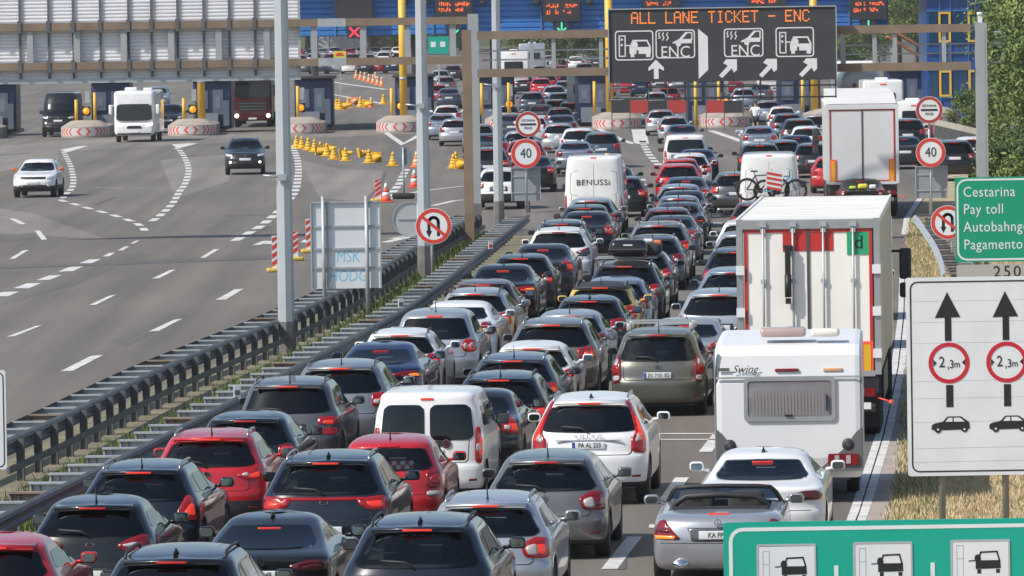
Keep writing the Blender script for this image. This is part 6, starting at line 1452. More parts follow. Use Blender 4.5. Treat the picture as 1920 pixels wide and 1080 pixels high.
def lorry_front():
    Y = 436.0; X = D(474, 240, Y).x; t = thing('lorry', 'dark red lorry with lit headlamps coming out of a toll lane', 'lorry', (X, Y, 0)); DR = paint('cab_red', (.09, .010, .016), .2, .35)
    m = MB(); m.rbox((0, 1.1, 2.0), (2.45, 2.2, 2.9), .16, 0, 4); m.rbox((0, .5, .75), (2.45, 1.1, .7), .12); m.build('cab', DR, t); m = MB(); m.box((0, 8.5, 2.4), (2.5, 12, 3.0)); m.build('box_side', MATS['paint_charcoal'], t)
    m = MB(); m.prism(chaikin([(-1.10, 1.85), (1.10, 1.85), (1.05, 2.85), (-1.05, 2.85)], 2, .08), -.03, .1); m.build('windscreen', MATS['dark_glass'], t); m = MB(); m.box((0, -.03, 3.0), (2.3, .3, .2)); m.build('sun_visor', INK, t)
    m = MB(); m.prism(rrect(0, 1.3, 1.8, .62, .06), -.05, .1); m.build('grille', INK, t); m = MB()
    for i in range(3): m.box((0, -.06, 1.12 + i * .18), (1.7, .02, .05))
    m.build('grille_bars', GALV_D, t)
    for s in (1, -1): m = MB(); m.lathe([(0, -.02), (.13, -.02), (.15, .05)], (s * .98, -.06, .72), 14, 0, 'y'); m.build('headlight', HEAD_LIT, t); m = MB(); m.rbox((s * 1.42, .1, 2.3), (.2, .2, .7), .05); m.tube([(s * 1.2, .2, 2.5), (s * 1.4, .1, 2.5)], .03, 6); m.build('wing_mirror', PLASTIC, t)
    m = MB(); m.box((0, -.06, .55), (.52, .03, .11)); m.build('number_plate', PLATE, t); wheel_pair(t, 1.2, 1.0, .5); wheel_pair(t, 5, 1.0, .5); wheel_pair(t, 12, 1.0, .5)
lorry_front()
def tanker():
    Y = 432.0; X = D(1616, 200, Y).x; t = thing('tanker_lorry', 'white tanker lorry with small red diamonds right below the message sign', 'lorry', (X, Y, 0), R(-1)); WT = mat('tank_white', (.72, .72, .70), .35, .1, noise=(.5, .05))
    rings = []
    for y, k in ((-.12, .35), (-.08, .7), (.02, .93), (.2, 1.0), (10.5, 1.0), (10.8, .7)): rings.append([(1.27 * k * math.cos(a), y, 2.15 + 1.12 * k * math.sin(a)) for a in [2 * math.pi * i / 28 for i in range(28)]])
    MB().loft(rings).build('tank', WT, t)
    for s in (-1, 1): m = MB(); m.prism([(s * .45, 1.9), (s * .45 + .16, 2.08), (s * .45, 2.26), (s * .45 - .16, 2.08)], -.16, -.09); m.build('hazard_diamond', SIGN_RED, t)
    m = MB(); m.box((0, 5, .95), (1.2, 11, .3)); m.box((0, -.1, .75), (2.4, .15, .25)); m.build('chassis', DGREY, t)
    for s in (-1, 1): m = MB(); m.box((s * .95, -.2, .76), (.4, .06, .15)); m.build('taillight', TAIL_LIT, t)
    m = MB(); m.box((0, 5.5, 3.28), (.6, 9, .06)); m.build('walkway', GALV, t); m = MB(); m.rbox((0, 12.6, 2.1), (2.45, 2.0, 2.7), .15); m.build('cab', MATS['paint_white'], t); wheel_pair(t, 1.5, 1.05, .5); wheel_pair(t, 2.9, 1.05, .5); wheel_pair(t, 12.5, 1.05, .5)
tanker()
def box_camper(px, Y, h, label, stripe, wide=2.2, color='white', name='camper_van'):
    X = D(px, 250, Y).x; t = thing(name, label, 'camper van' if name == 'camper_van' else 'van', (X, Y, 0), -heading(Y)); w = wide / 2; WHT = MATS['paint_' + color]
    m = MB(); m.rbox((0, 3.0, (h + .5) / 2 + .05), (wide, 6.0, h - .5), .12, 0, 3); m.build('body', WHT, t); m = MB(); m.prism(rrect(0, h * .68, wide * .62, .62, .08), -.02, .06); m.build('rear_window', MATS['dark_glass'], t)
    for s in (1, -1): m = MB(); m.rbox((s * (w - .18), -.01, .92), (.2, .08, .5), .03); m.build('taillight', TAIL_LIT, t); m = MB(); m.rbox((s * (w + .2), 5.2, 1.6), (.2, .16, .35), .05); m.tube([(s * (w - .02), 5.2, 1.6), (s * (w + .15), 5.2, 1.6)], .03, 6); m.build('mirror', PLASTIC, t)
    m = MB(); m.rbox((0, -.03, .58), (wide * .96, .16, .2), .05); m.build('bumper', PLASTIC, t); m = MB(); m.box((0, -.02, h * .40), (wide * .9, .02, .07)); m.build('stripe', stripe, t); m = MB(); m.box((0, -.13, .62), (.52, .02, .11)); m.build('number_plate', PLATE, t)
    m = MB(); m.rbox((0, 2.0, h + .1), (.7, .6, .16), .06); m.build('roof_vent', WHITE, t); m = MB(); m.rbox((0, -.01, h - .16), (.36, .05, .05), .02); m.build('brake_light', BRAKE_LIT, t)
    wheel_pair(t, 1.6, w - .2, .34, .24); wheel_pair(t, 5.2, w - .2, .34, .24)
box_camper(1657, 384, 2.95, 'white box camper just beyond the farther lorry', GALV)
box_camper(1715, 352, 2.3, 'white van with red taillights right of the farther lorry', SIGN_RED, 2.0, 'white', 'delivery_van')
box_camper(1096, 432, 3.1, 'tall white delivery van queueing left of the message sign', GALV, 2.1, 'white', 'delivery_van')
box_camper(965, 560, 3.4, 'white box van far beyond the booths left of the slim lamp post', GALV, 2.4, 'white', 'delivery_van')
box_camper(1000, 640, 3.4, 'pale box van in the far distance under the gantry', GALV, 2.4, 'silver', 'delivery_van')
box_camper(1225, 560, 3.3, 'white box van beyond the booths under the message sign', GALV, 2.4, 'white', 'delivery_van')
box_camper(1452, 520, 3.3, 'white box van beyond the booths under the right half of the message sign', GALV, 2.4, 'white', 'delivery_van')

def bicycle(t0, x, z, y, m_frame, label, s=1):
    t = thing('bicycle', label, 'bicycle', t0, 0); r = .34
    for dx in (-.52, .52):
        m = MB(); N = 24; m.tube([(x + dx + r * math.cos(2 * math.pi * i / N), y, z + r * math.sin(2 * math.pi * i / N)) for i in range(N + 1)], .05, 6); wv = m.build('wheel', RUBBER, t)
        m = MB()
        for i in range(8): m.tube([(x + dx, y, z), (x + dx + r * math.cos(i * .785), y, z + r * math.sin(i * .785))], .006, 4)
        m.build('spokes', GALV, wv)
    F = {'rear': (-.52, 0), 'bb': (-.08, -.05), 'seat': (-.25, .45), 'head': (.33, .48), 'front': (.52, 0)}
    m = MB()
    for a, b in (('rear', 'bb'), ('rear', 'seat'), ('bb', 'seat'), ('bb', 'head'), ('seat', 'head'), ('head', 'front')): m.tube([(x + s * F[a][0], y, z + F[a][1]), (x + s * F[b][0], y, z + F[b][1])], .024, 6)
    m.build('frame', m_frame, t); m = MB(); m.tube([(x - s * .25, y, z + .45), (x - s * .28, y, z + .58)], .015, 6); m.rbox((x - s * .28, y, z + .60), (.24, .12, .05), .02); m.build('saddle', INK, t)
    m = MB(); m.tube([(x + s * .33, y, z + .48), (x + s * .31, y, z + .62)], .018, 6); m.tube([(x + s * .31, y - .28, z + .64), (x + s * .31, y + .2, z + .64)], .015, 6); m.build('handlebar', INK, t); m = MB(); m.cyl((x - s * .08, y, z - .05), .09, .02, 14, axis='y'); m.build('crank', INK, t)
# ---------------------------------------------------------------- the queue: one row per car
# (middle of the rear in the photo, row of the roof line, body, paint, lamps, label, options)
OFFS = {'two': 1.5, 'sedan': 2.2, 'van': 1.0}
QUEUE = [
 # leftmost lane, from the camera outwards
 (-24, 1001, 'hatch', 'red', 'block', 'red hatchback cut off by the bottom left corner', dict(rod='', glass='GLASS_D')),
 (166, 929, 'hatch', 'black', 'swoosh', 'black hatchback with sweeping red lamps and rear wiper at bottom left', dict(badge='oval', wiper=True, plate_low=True, glass='GLASS_D')),
 (252, 865, 'estate', 'black_blue', 'arrow', 'dark blue black estate with silver roof rails behind the black hatchback', dict(rails='silver', plate_low=True)),
 (386, 804, 'crossover', 'red', 'slim', 'red crossover with silver roof rails and black lower bumper', dict(rails='silver', clad=.56, badge='oval', wiper=True, plate_low=True)),
 (455, 771, 'hatch', 'black_blue', 'block', 'blackish hatchback just ahead of the red crossover', dict(rod='')),
 (536, 707, 'mpv', 'grey', 'double', 'grey people carrier with double bar lamps ahead of the blackish hatchback', dict(rails='dark', glass='GLASS_D', wiper=True)),
 (632, 675, 'suv', 'mid_grey', 'block', 'grey off roader with pale lamps left of the white small van', dict(rails='dark', glass='GLASS_D')),
 (704, 640, 'coupe', 'navy', 'slim_wide', 'deep blue coupe with a sloping rear window', dict(rod='', plate_low=True, glass='GLASS_C')),
 (746, 615, 'hatch', 'white', 'block', 'white hatchback with black roof rails ahead of the deep blue coupe', dict(rails='black', rod='')),
 (812, 578, 'tall_mpv', 'silver', 'round_big', 'silver high hatchback with twin round lamps', dict(plate_low=True, glass='GLASS_C', spoiler=False)),
 (852, 563, 'sedan', 'white', 'block', 'white saloon ahead of the silver high hatchback', dict(rod='', glass='GLASS_C')),
 (886, 540, 'estate', 'silver', 'corner', 'pale silver estate ahead of the white saloon', dict(rails='black', glass='GLASS_D')),
 (904, 523, 'hatch', 'maroon', 'block', 'greyish maroon hatchback partly hidden by the pale silver estate', dict(rod='')),
 (938, 494, 'sedan', 'black', 'slim_wide', 'black saloon with one amber indicator ahead of the maroon hatchback', dict(plate_low=True)),
 (976, 475, 'hatch', 'black', 'block', 'black hatchback beside the grey barrier end, left lane', dict()),
 (1014, 456, 'sedan', 'charcoal', 'block', 'charcoal saloon behind the white crossover in the left lane', dict(rod='')),
 (1046, 426, 'suv', 'white', 'slim', 'white crossover with dark rear window in the left lane', dict(rails='silver', glass='GLASS_D')),
 (1052, 412, 'estate', 'blue_grey', 'block', 'blue grey estate roof just ahead of the white crossover', dict(rails='silver')),
 (1098, 395, 'sedan', 'black', 'round_big', 'black saloon with a bright round lamp behind the lettered van', dict()),
 (1097, 383, 'hatch', 'charcoal', 'block', 'charcoal hatchback with lit brake lamp behind the lettered van', dict()),
 (1107, 370, 'estate', 'silver', 'corner', 'silver estate tight behind the lettered van', dict(rod='', glass='GLASS_C')),
 # second lane
 (905, 925, 'estate', 'silver', 'corner', 'silver estate with pale roof rails in front of the grey estate at the bottom', dict(rails='silver')),
 (1020, 846, 'estate', 'warm_grey', 'corner', 'warm grey estate with rear wiper ahead of the silver estate', dict(badge='diamond', wiper=True, plate_low=True)),
 (876, 727, 'sedan', 'black', 'block', 'black saloon half hidden by the white small van', dict(rod='')),
 (932, 697, 'estate', 'black_blue', 'block', 'dark blue estate with roof rails right behind the blue black saloon', dict(rails='dark')),
 (958, 662, 'estate', 'blue_grey', 'block', 'blue grey estate with lit brake lamp in the second lane', dict(rails='silver')),
 (994, 639, 'hatch', 'white', 'slim', 'white hatchback with a dark rear window in the second lane', dict(rod='', glass='GLASS_D')),
 (1032, 596, 'suv', 'warm_grey', 'claw', 'grey crossover with three clawed red lamps', dict(rails='silver', glass='GLASS_D', rod='')),
 (1064, 580, 'hatch', 'silver', 'block', 'silver hatchback ahead of the claw lamped crossover', dict()),
 (1102, 553, 'hatch', 'charcoal', 'claw', 'dark hatchback with glowing right lamp behind the yellow car', dict(rod='fin')),
 (1124, 528, 'crossover', 'yellow', 'block', 'yellow car with a dark roof in the second lane', dict(rails='dark', dark_roof=True)),
 (1152, 518, 'hatch', 'blue_silver', 'block', 'pale blue hatchback behind the car with a roof box', dict(rod='')),
 (1170, 489, 'suv', 'charcoal', 'block', 'charcoal off roader carrying a black roof box', dict(rails='silver', rod='')),
 (1200, 468, 'hatch', 'grey', 'block', 'grey hatchback hidden behind the roof box car', dict(rod='')),
 (1222, 440, 'estate', 'blue_grey', 'block', 'blue grey estate ahead of the roof box car', dict(rails='silver')),
 (1234, 415, 'suv', 'mid_grey', 'block', 'mid grey off roader with a lit brake lamp, middle of the second lane', dict(rails='silver', glass='GLASS_D')),
 (1256, 403, 'sedan', 'blue_grey', 'block', 'blue grey saloon tucked beside the mid grey off roader', dict()),
 (1251, 388, 'hatch', 'maroon', 'block', 'dark maroon hatchback in the second lane', dict()),
 (1270, 378, 'sedan', 'blue_grey', 'slim', 'blue grey saloon ahead of the dark maroon hatchback', dict()),
 (1272, 366, 'hatch', 'silver', 'block', 'pale silver hatchback with a lit brake lamp below the red cars', dict()),
 (1280, 356, 'sedan', 'charcoal', 'slim', 'charcoal saloon, third behind the red cars', dict()),
 (1274, 345, 'estate', 'blue_silver', 'block', 'light blue estate, second behind the red cars', dict()),
 (1286, 331, 'sedan', 'blue_grey', 'block', 'blue grey saloon right behind the red cars', dict()),
 (1272, 306, 'crossover', 'red', 'block', 'red crossover with the red hatchback just beyond it', dict(rod='')),
 (1276, 296, 'hatch', 'red', 'block', 'red hatchback tucked just beyond the red crossover', dict(rod='')),
 (1294, 287, 'estate', 'white', 'block', 'white estate half hidden ahead of the red cars', dict()),
 (1308, 279, 'sedan', 'navy', 'block', 'navy saloon right of the red cars with a lit right lamp', dict()),
 (1286, 252, 'minibus', 'white', 'vert', 'white minibus with a dark rear window in the second lane', dict(rod='', spoiler=False)),
 (1281, 233, 'sedan', 'blue_grey', 'block', 'blue grey saloon ahead of the white minibus', dict()),
 (1264, 217, 'hatch', 'silver', 'block', 'silver hatchback, second ahead of the white minibus', dict()),
 (1240, 205, 'hatch', 'silver', 'block', 'silver hatchback at the toll island nose under the message sign', dict()),
 # lane of the lettered van, farther on
 (1128, 247, 'suv', 'blue_grey', 'block', 'blue grey off roader directly ahead of the lettered van', dict(rails='silver')),
 (1150, 312, 'sedan', 'charcoal', 'block', 'charcoal saloon right beside the lettered van', dict()),
 (1086, 240, 'suv', 'white', 'block', 'white off roader with dark window ahead of the lettered van', dict(glass='GLASS_D')),
 (1048, 231, 'estate', 'silver', 'block', 'silver estate two ahead of the lettered van', dict()),
 (1053, 215, 'sedan', 'blue_grey', 'block', 'blue grey saloon in the column left of the toll island', dict()),
 (1050, 201, 'hatch', 'grey', 'block', 'grey hatchback in the column left of the toll island', dict()),
 (1045, 186, 'hatch', 'dark_red', 'block', 'dark red hatchback in the column left of the toll island', dict()),
 (1050, 173, 'hatch', 'blue_grey', 'block', 'blue grey hatchback beyond the dark red hatchback', dict()),
 (1040, 160, 'estate', 'blue_silver', 'block', 'light blue estate beyond the dark red hatchback', dict()),
 (1060, 151, 'hatch', 'grey', 'block', 'grey hatchback far up the column beside the tall white van', dict()),
 (1015, 146, 'hatch', 'red', 'block', 'small red hatchback far up the column left of the tall white van', dict()),
 (1000, 292, 'sedan', 'black', 'block', 'black saloon behind the 40 sign left of the lettered van', dict()),
 (985, 262, 'suv', 'dark_red', 'block', 'dark red off roader behind the round signs', dict()),
 (975, 245, 'estate', 'silver', 'block', 'silver estate behind the round toll sign', dict()),
 (935, 314, 'crossover', 'white', 'block', 'white crossover behind the slim lamp post', dict(clad=.6)),
 (920, 250, 'sedan', 'blue_grey', 'block', 'blue grey saloon between the gantry column and slim lamp post', dict()),
 # column left of the gantry column
 (853, 222, 'hatch', 'silver', 'block', 'silver hatchback just left of the gantry column', dict(glass='GLASS_D')),
 (828, 213, 'sedan', 'blue_silver', 'block', 'pale blue saloon left of the gantry column beside the silver hatchback', dict()),
 (838, 197, 'hatch', 'white', 'block', 'white hatchback ahead of the silver hatchback left of the gantry', dict()),
 (842, 165, 'sedan', 'blue_grey', 'block', 'blue grey saloon in the column left of the gantry column', dict()),
 (820, 158, 'hatch', 'red', 'block', 'red hatchback beside the lamp post in the far column', dict()),
 (836, 143, 'hatch', 'grey', 'block', 'grey hatchback in the far column between lamp post and gantry', dict()),
 (826, 131, 'estate', 'silver', 'block', 'silver estate in the far column between lamp post and gantry', dict()),
 (850, 122, 'hatch', 'charcoal', 'block', 'charcoal hatchback, last to be seen between lamp post and gantry', dict()),
 # third lane
 (776, 968, 'big_suv', 'black_blue', 'none', 'navy black off roader with black roof rails at the bottom edge', dict(rails='black', rod='fin', wiper=True)),
 (312, 1027, 'big_suv', 'black', 'none', 'black off roader with roof rails cut off at the bottom left of the black saloon', dict(rails='black', rod='fin', glass='GLASS_D')),
 (487, 960, 'coupe', 'black', 'slim_dark', 'black coupe like saloon with dark red lamps at the bottom', dict(badge='star', plate='91194R', rod='fin', glass='GLASS_D')),
 (605, 847, 'suv', 'black_blue', 'strip', 'dark crossover with a red light band across the tailgate', dict(rails='silver', badge='oval', plate='PU 801', plate_low=True, rod='fin', wiper=True)),
 (724, 813, 'supermini', 'red', 'round', 'small red hatchback with round lamps beside the white small van', dict(badge='round', plate_low=True, glass='GLASS_C', spoiler=False)),
 (800, 728, 'small_van', 'white', 'vert', 'white small van with twin rear doors', dict(round_badge=True, letters='FIAT', spoiler=False, rod='', glass='GLASS_D')),
 (1102, 738, 'big_suv', 'white', 'tall', 'white off roader with tall red lamps up the window edges', dict(badge='letters', letters='VOLVO', plate='PA AL 233', rod='fin', rails='silver', wiper=True, glass='GLASS_D')),
 (1232, 614, 'tall_mpv', 'olive_grey', 'pod', 'olive grey people carrier with roof bars', dict(plate='ZG 7101 ED', badge='rings', rod='rod', wiper=True)),
 (1282, 594, 'sedan', 'silver', 'corner', 'silver saloon right behind the olive grey people carrier', dict(glass='GLASS_C')),
 (1346, 541, 'suv', 'silver', 'slim', 'silver white off roader beside the left edge of the cream lorry', dict(badge='rings', glass='GLASS_D')),
 (1372, 501, 'estate', 'blue_silver', 'block', 'pale blue estate beside the top left corner of the cream lorry', dict(rod='', glass='GLASS_C')),
 (1383, 463, 'suv', 'charcoal', 'block', 'charcoal off roader half hidden by the cream lorry', dict(rails='silver')),
 (1392, 433, 'hatch', 'silver', 'block', 'silver hatchback half hidden by the cream lorry', dict(rod='')),
 (1402, 411, 'suv', 'white', 'block', 'white off roader behind the top edge of the cream lorry', dict(glass='GLASS_D')),
 (1418, 377, 'hatch', 'maroon', 'block', 'maroon hatchback behind the white bicycle van', dict(rod='')),
 (1426, 268, 'big_suv', 'black', 'block', 'black off roader directly ahead of the white bicycle van', dict(rails='silver')),
 (1470, 262, 'estate', 'blue_grey', 'block', 'blue grey estate right ahead of the white bicycle van', dict()),
 (1495, 253, 'sedan', 'navy', 'block', 'navy saloon between the bicycle van and the farther lorry', dict()),
 (1514, 236, 'hatch', 'white', 'block', 'white hatchback left of the farther lorry', dict()),
 (1500, 222, 'suv', 'charcoal', 'block', 'charcoal off roader with dark window left of the farther lorry', dict()),
 (1478, 212, 'estate', 'blue_grey', 'block', 'blue grey estate left of the farther lorry near the booths', dict(rails='silver')),
 (1468, 199, 'hatch', 'white', 'block', 'white hatchback near the person between the lanes', dict()),
 (1440, 188, 'hatch', 'blue_silver', 'block', 'pale blue hatchback beside the person between the lanes', dict()),
 (1562, 292, 'hatch', 'red', 'round', 'red hatchback peeping out left of the farther lorry', dict()),
 (1424, 840, 'grand_coupe', 'white', 'slim_dark', 'white low coupe saloon behind the caravan', dict(rod='fin', plate_low=True)),
 (1616, 331, 'sedan', 'black', 'block', 'black saloon right behind the farther lorry', dict(rod='')),
 (1698, 255, 'sedan', 'charcoal', 'block', 'charcoal saloon right of the farther lorry', dict()),
 (1703, 222, 'suv', 'black', 'block', 'black off roader with red lamps right of the farther lorry', dict()),
 (1790, 262, 'big_suv', 'black', 'block', 'black off roader parked beside the right gantry column', dict(glass='GLASS_D', rod='')),
 (1822, 256, 'hatch', 'white', 'block', 'white car half hidden by the right gantry column', dict()),
 # under and beyond the message sign
 (1230, 172, 'hatch', 'silver', 'block', 'silver hatchback under the message sign behind the banners', dict()),
 (1255, 163, 'hatch', 'dark_red', 'block', 'dark red hatchback under the message sign beyond the banners', dict()),
 (1395, 165, 'hatch', 'blue_silver', 'block', 'light blue hatchback beyond the booths under the message sign', dict()),
 (1428, 158, 'sedan', 'grey', 'block', 'grey saloon beyond the booths under the message sign', dict()),
 # fillers seen between the columns
 (1078, 264, 'sedan', 'blue_silver', 'block', 'pale blue saloon peeping out left of the lettered van', dict()),
 (1168, 330, 'hatch', 'black', 'block', 'black hatchback squeezed along the right side of the lettered van', dict()),
 (1378, 322, 'estate', 'grey', 'block', 'grey estate close along the left side of the bicycle van', dict()),
 (1000, 217, 'hatch', 'white', 'block', 'white hatchback at the left of the column by the toll island', dict()),
 (1015, 196, 'sedan', 'grey', 'block', 'grey saloon at the left of the column by the toll island', dict()),
 (1072, 190, 'hatch', 'charcoal', 'block', 'charcoal hatchback at the right of the column by the toll island', dict()),
 (998, 172, 'estate', 'blue_grey', 'block', 'blue grey estate high in the column by the toll island', dict()),
 (915, 276, 'suv', 'charcoal', 'block', 'charcoal off roader between the gantry column and the slim lamp post', dict()),
 (898, 232, 'hatch', 'mid_grey', 'block', 'mid grey hatchback just right of the grey gantry column', dict()),
 (960, 214, 'sedan', 'blue_grey', 'block', 'blue grey saloon ahead of the round toll sign', dict()),
 (950, 196, 'hatch', 'silver', 'block', 'silver hatchback farther ahead of the round toll sign', dict()),
 (1535, 214, 'suv', 'silver', 'block', 'silver off roader touching the left edge of the farther lorry', dict()),
 (1525, 268, 'estate', 'charcoal', 'block', 'charcoal estate ahead of the red hatchback by the farther lorry', dict()),
 (1425, 236, 'sedan', 'blue_silver', 'block', 'pale blue saloon in front of the person between the lanes', dict()),
 # hidden column right of the olive people carrier whose shadows cross the edge line
 (1540, 655, 'hatch', 'grey', 'block', 'grey hatchback in front of the cream lorry', dict()),
 (1565, 585, 'hatch', 'silver', 'block', 'silver hatchback two ahead of the cream lorry', dict()),
 (1583, 530, 'hatch', 'blue_grey', 'block', 'blue grey hatchback three ahead of the cream lorry', dict()),
 (1594, 486, 'hatch', 'white', 'block', 'white hatchback four ahead of the cream lorry', dict()),
]
CATS = {'panel_van': 'van', 'small_van': 'van', 'minibus': 'van'}
NAMES = {'hatch': 'hatchback', 'supermini': 'hatchback', 'estate': 'estate_car', 'crossover': 'crossover_car', 'suv': 'off_roader', 'big_suv': 'off_roader', 'mpv': 'people_carrier', 'tall_mpv': 'people_carrier', 'sedan': 'saloon_car', 'coupe': 'saloon_car', 'grand_coupe': 'saloon_car', 'small_van': 'small_van', 'minibus': 'minibus', 'panel_van': 'panel_van'}
PLACED = []
def rear_dist(x, yt, base):
    B = BASES[base]; return (CH - B['H']) * FPX / (yt - yh(x)) - OFFS[B['k']]
def queue_car(x, yt, base, color, lights, label, kw, Z=None, group='cars in the toll queue'):
    Z = Z or rear_dist(x, yt, base); far = Z > 300; hd = heading(Z) * (1 if x > 700 else 1.0)
    X = D(x, yt + 60, Z).x
    rec = car_recipe(base, lights, **kw) if not far else car_recipe(base, 'block' if base != 'minibus' else 'vert', glass='GLASS_D', spoiler=BASES[base]['k'] == 'two', rod='')
    t = place(rec, NAMES[base], label, CATS.get(base, 'car'), X, Z, hd, color, any(q in label for q in ('lit ', 'bright', 'glowing', 'amber')) or len(PLACED) % 3 != 1, group, far); PLACED.append((label, X, Z, rec[1], rec[2], hd)); return t
for row in QUEUE: queue_car(*row)
# vans with their own dressing
def van_at(x, yt, kw, label, color='white'):
    Z = rear_dist(x, yt, 'panel_van'); rec = car_recipe('panel_van', 'none', **kw); X = D(x, yt + 60, Z).x; PLACED.append((label, X, Z, rec[1], rec[2], heading(Z))); return place(rec, 'panel_van', label, 'van', X, Z, heading(Z), color, True, None), X, Z
van_at(1113, 291, dict(extra='van_door', rod='', spoiler=False), 'tall white panel van lettered BENUSSi')
t, X, Z = van_at(1442, 287, dict(rod='', spoiler=False, extra='van_plain'), 'tall white van carrying bicycles on its rear doors')
hd = heading(Z)
bicycle((X, Z - .28, 0), -.22, 1.45, 0, INK, 'dark bicycle hung on the rear doors of the white van'); bicycle((X, Z - .52, 0), .35, 1.40, 0, mat('bike_blue', (.05, .30, .52), .35), 'light blue bicycle hung outermost on the white van')
t = thing('warning_board', 'red and white striped load warning board on the bicycles of the white van', 'warning board', (X, Z - .66, 0)); m = MB(); m.box((.15, 0, 1.75), (.55, .02, .62), 0, 0, 0, R(12)); m.build('panel', WHITE, t); m = MB()
for k in range(4): z = 1.48 + k * .16; m.prism([(-.10, z), (.40, z - .10), (.40, z - .02), (-.10, z + .08)], -.018, -.012)
m.build('stripes', SIGN_RED, t)
# roof box and bars
def on_roof(label):
    return next(p for p in PLACED if p[0] == label)
_, X, Z, L_, W_, hd = on_roof('charcoal off roader carrying a black roof box'); T = (X + math.sin(hd) * 1.9, Z + 1.9, 1.70)
t = thing('roof_box', 'glossy black roof box on the charcoal off roader', 'roof box', T, -hd); m = MB(); m.rbox((.06, 0, .26), (.92, 1.9, .40), .16, 0, 5); m.build('shell', MATS['paint_black'], t); m = MB(); m.box((.06, 0, .24), (.93, 1.91, .02)); m.build('seam', GALV_D, t); m = MB(); m.box((.06, -.96, .34), (.22, .01, .03)); m.build('label_strip', WHITE, t)
for dy in (-.6, .5): m = MB(); m.box((0, dy, .02), (1.5, .06, .035)); m.build('crossbar', GALV, t)
t = thing('roof_bundle', 'strapped dark bundle with an orange corner beside the roof box', 'luggage', (T[0] + .62, T[1], 1.74), -hd); m = MB(); m.rbox((0, 0, .2), (.42, 1.0, .36), .12, 0, 4); m.build('bag', mat('bag_dark', (.05, .05, .06), .9), t); m = MB(); m.rbox((.12, -.35, .32), (.2, .25, .14), .05); m.build('flap', mat('bag_orange', (.6, .16, .06), .8), t); m = MB(); m.rbox((-.1, -.3, .36), (.24, .3, .12), .05); m.build('cloth', mat('cloth_pale', (.6, .6, .62), .9), t)
_, X, Z, L_, W_, hd = on_roof('olive grey people carrier with roof bars'); c, s_ = math.cos(hd), math.sin(hd)
t = thing('roof_bars', 'pair of silver roof bars on the olive grey people carrier', 'roof rack', (X + s_ * 1.4, Z + 1.4, 1.60), -hd)
for dy in (0, 1.0):
    m = MB(); m.box((0, dy, .13), (1.42, .06, .035)); b = m.build('bar', GALV, t)
    for sx in (-1, 1): m = MB(); m.rbox((sx * .60, dy, .05), (.10, .10, .15), .03); m.build('clamp', GALV, b)
t = thing('luggage', 'yellow and white bags on the tail of the black saloon behind the farther lorry', 'luggage', (D(1616, 360, rear_dist(1616, 331, 'sedan')).x, rear_dist(1616, 331, 'sedan') + .32, 1.03)); m = MB(); m.rbox((.05, 0, .12), (.34, .2, .18), .06); m.build('yellow_bag', mat('bag_yellow', (.72, .66, .06), .7), t); m = MB(); m.rbox((.40, 0, .10), (.24, .2, .16), .05); m.build('white_bag', WHITE, t); m = MB(); m.rbox((-.3, 0, .08), (.24, .2, .12), .05); m.build('lime_bag', mat('bag_lime', (.45, .62, .08), .7), t)
t = thing('scarf', 'red and white checked scarf in the rear window of the small red hatchback', 'scarf', (D(754, 880, rear_dist(724, 813, 'supermini')).x, rear_dist(724, 813, 'supermini') + .34, 1.0)); m0, m1 = MB(), MB()
for i in range(6):
    for j in range(2): (m0 if (i + j) % 2 else m1).box((-.19 + i * .065, 0, .03 + j * .06), (.065, .03, .06))
m0.build('red_checks', SIGN_RED, t); m1.build('white_checks', WHITE, t)

# oncoming vehicles on the exit side
def oncoming(px, py, base, color, label, turn=0, lit=False, name=None, kw=None):
    p = G(px, py); rec = car_recipe(base, 'none', front='lit' if lit else True, rod='', spoiler=False, glass='GLASS', **(kw or {})); hd = R(180 + turn); L_ = rec[1]
    f = Vector((math.sin(hd), math.cos(hd), 0)); rear = p - f * L_
    return place(rec, name or NAMES[base], label, CATS.get(base, 'car'), rear.x, rear.y, hd, color, False, 'vehicles leaving the toll booths', False)
t = oncoming(62, 371, 'crossover', 'white', 'white crossover with orange mirrors driving away from the booths', 3, kw=dict(rails='silver', clad=.5))
paint('orange', (.60, .14, .05), .1)
for c in t.children:
    if c.name.startswith('mirror'): c.material_slots[0].material = MATS['paint_orange']
oncoming(460, 328, 'suv', 'charcoal', 'dark grey crossover with lit lamps driving away from the booths', -2, True, kw=dict(rails='dark', clad=.5))
oncoming(109, 257, 'panel_van', 'black', 'black tall van with lit lamps at the left toll lane', 2, True)
oncoming(316, 249, 'big_suv', 'black', 'black off roader half hidden by the white motorhome', 0, True)
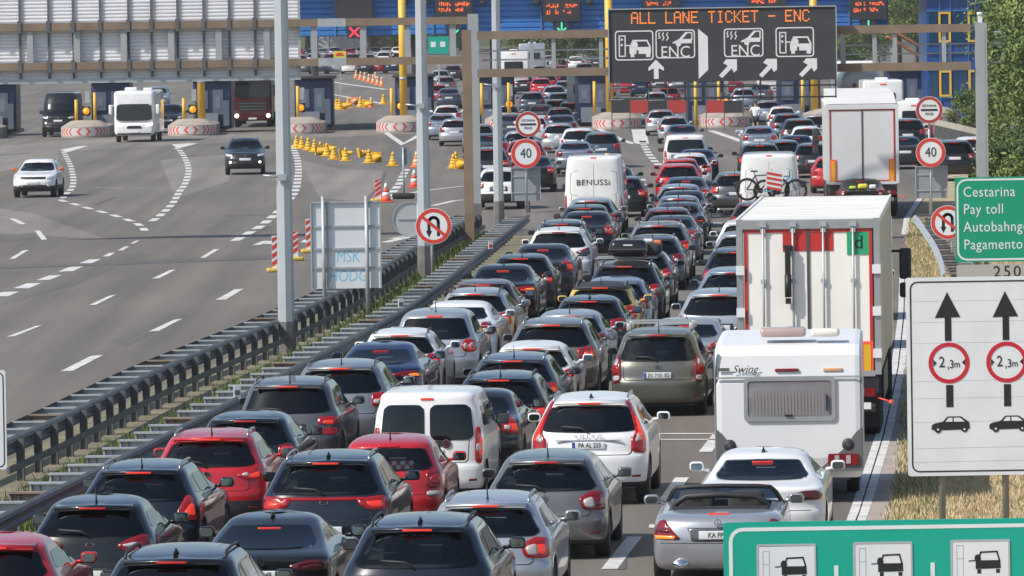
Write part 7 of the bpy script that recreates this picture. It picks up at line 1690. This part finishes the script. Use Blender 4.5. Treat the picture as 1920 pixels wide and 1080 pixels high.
oncoming(292, 205, 'suv', 'blue_silver', 'pale blue off roader beyond the white motorhome', 0)
# distant rows beyond the booths
rnd = random.Random(21); cols = ['grey', 'blue_grey', 'silver', 'white', 'charcoal', 'red', 'navy', 'mid_grey', 'blue_silver', 'dark_red']; k = 0
DN = {'grey': 'grey', 'blue_grey': 'blue grey', 'silver': 'silver', 'white': 'white', 'charcoal': 'charcoal', 'red': 'red', 'navy': 'navy', 'mid_grey': 'mid grey', 'blue_silver': 'pale blue', 'dark_red': 'dark red'}
for Z, xs, where in ((725, range(570, 745, 28), 'nearest row of the distant jam left of the yellow pole'), (800, range(566, 745, 25), 'middle row of the distant jam left of the yellow pole'), (890, range(562, 760, 23), 'rearmost row of the distant jam left of the yellow pole'), (560, (985, 1022, 1060), 'first row beyond the booths left of the message sign'), (640, (962, 1010, 1045, 1100), 'second row beyond the booths left of the message sign'), (720, (975, 1030, 1080, 1120), 'third row beyond the booths left of the message sign'), (540, (1170, 1205, 1275, 1330, 1375), 'row beyond the booths under the message sign'), (620, (1180, 1250, 1310, 1350, 1420, 1480, 1520), 'far row beyond the booths under the message sign')):
    for x in xs:
        c = cols[k % len(cols)]; b = ('hatch', 'estate', 'suv', 'sedan')[(k * 7 // 3) % 4]; k += 1
        queue_car(x + rnd.uniform(-4, 4), 100, b, c, 'block', '%s car in the %s' % (DN[c], where), {}, Z + rnd.uniform(-6, 6), '%s cars in the %s' % (DN[c], where))
# ---------------------------------------------------------------- air
hz = MB(); hz.box((0, 1765, 27), (1840, 3580, 56.2)); hm = bpy.data.materials.new('air'); hm.use_nodes = True; N, L = hm.node_tree.nodes, hm.node_tree.links
N.remove(N['Principled BSDF']); pv = N.new('ShaderNodeVolumePrincipled'); pv.inputs['Color'].default_value = (.93, .95, 1, 1); pv.inputs['Density'].default_value = .00009; pv.inputs['Anisotropy'].default_value = .2
L.new(pv.outputs[0], N['Material Output'].inputs['Volume']); struct(hz.build('haze', hm), 'stuff'); SC.cycles.volume_bounces = 1
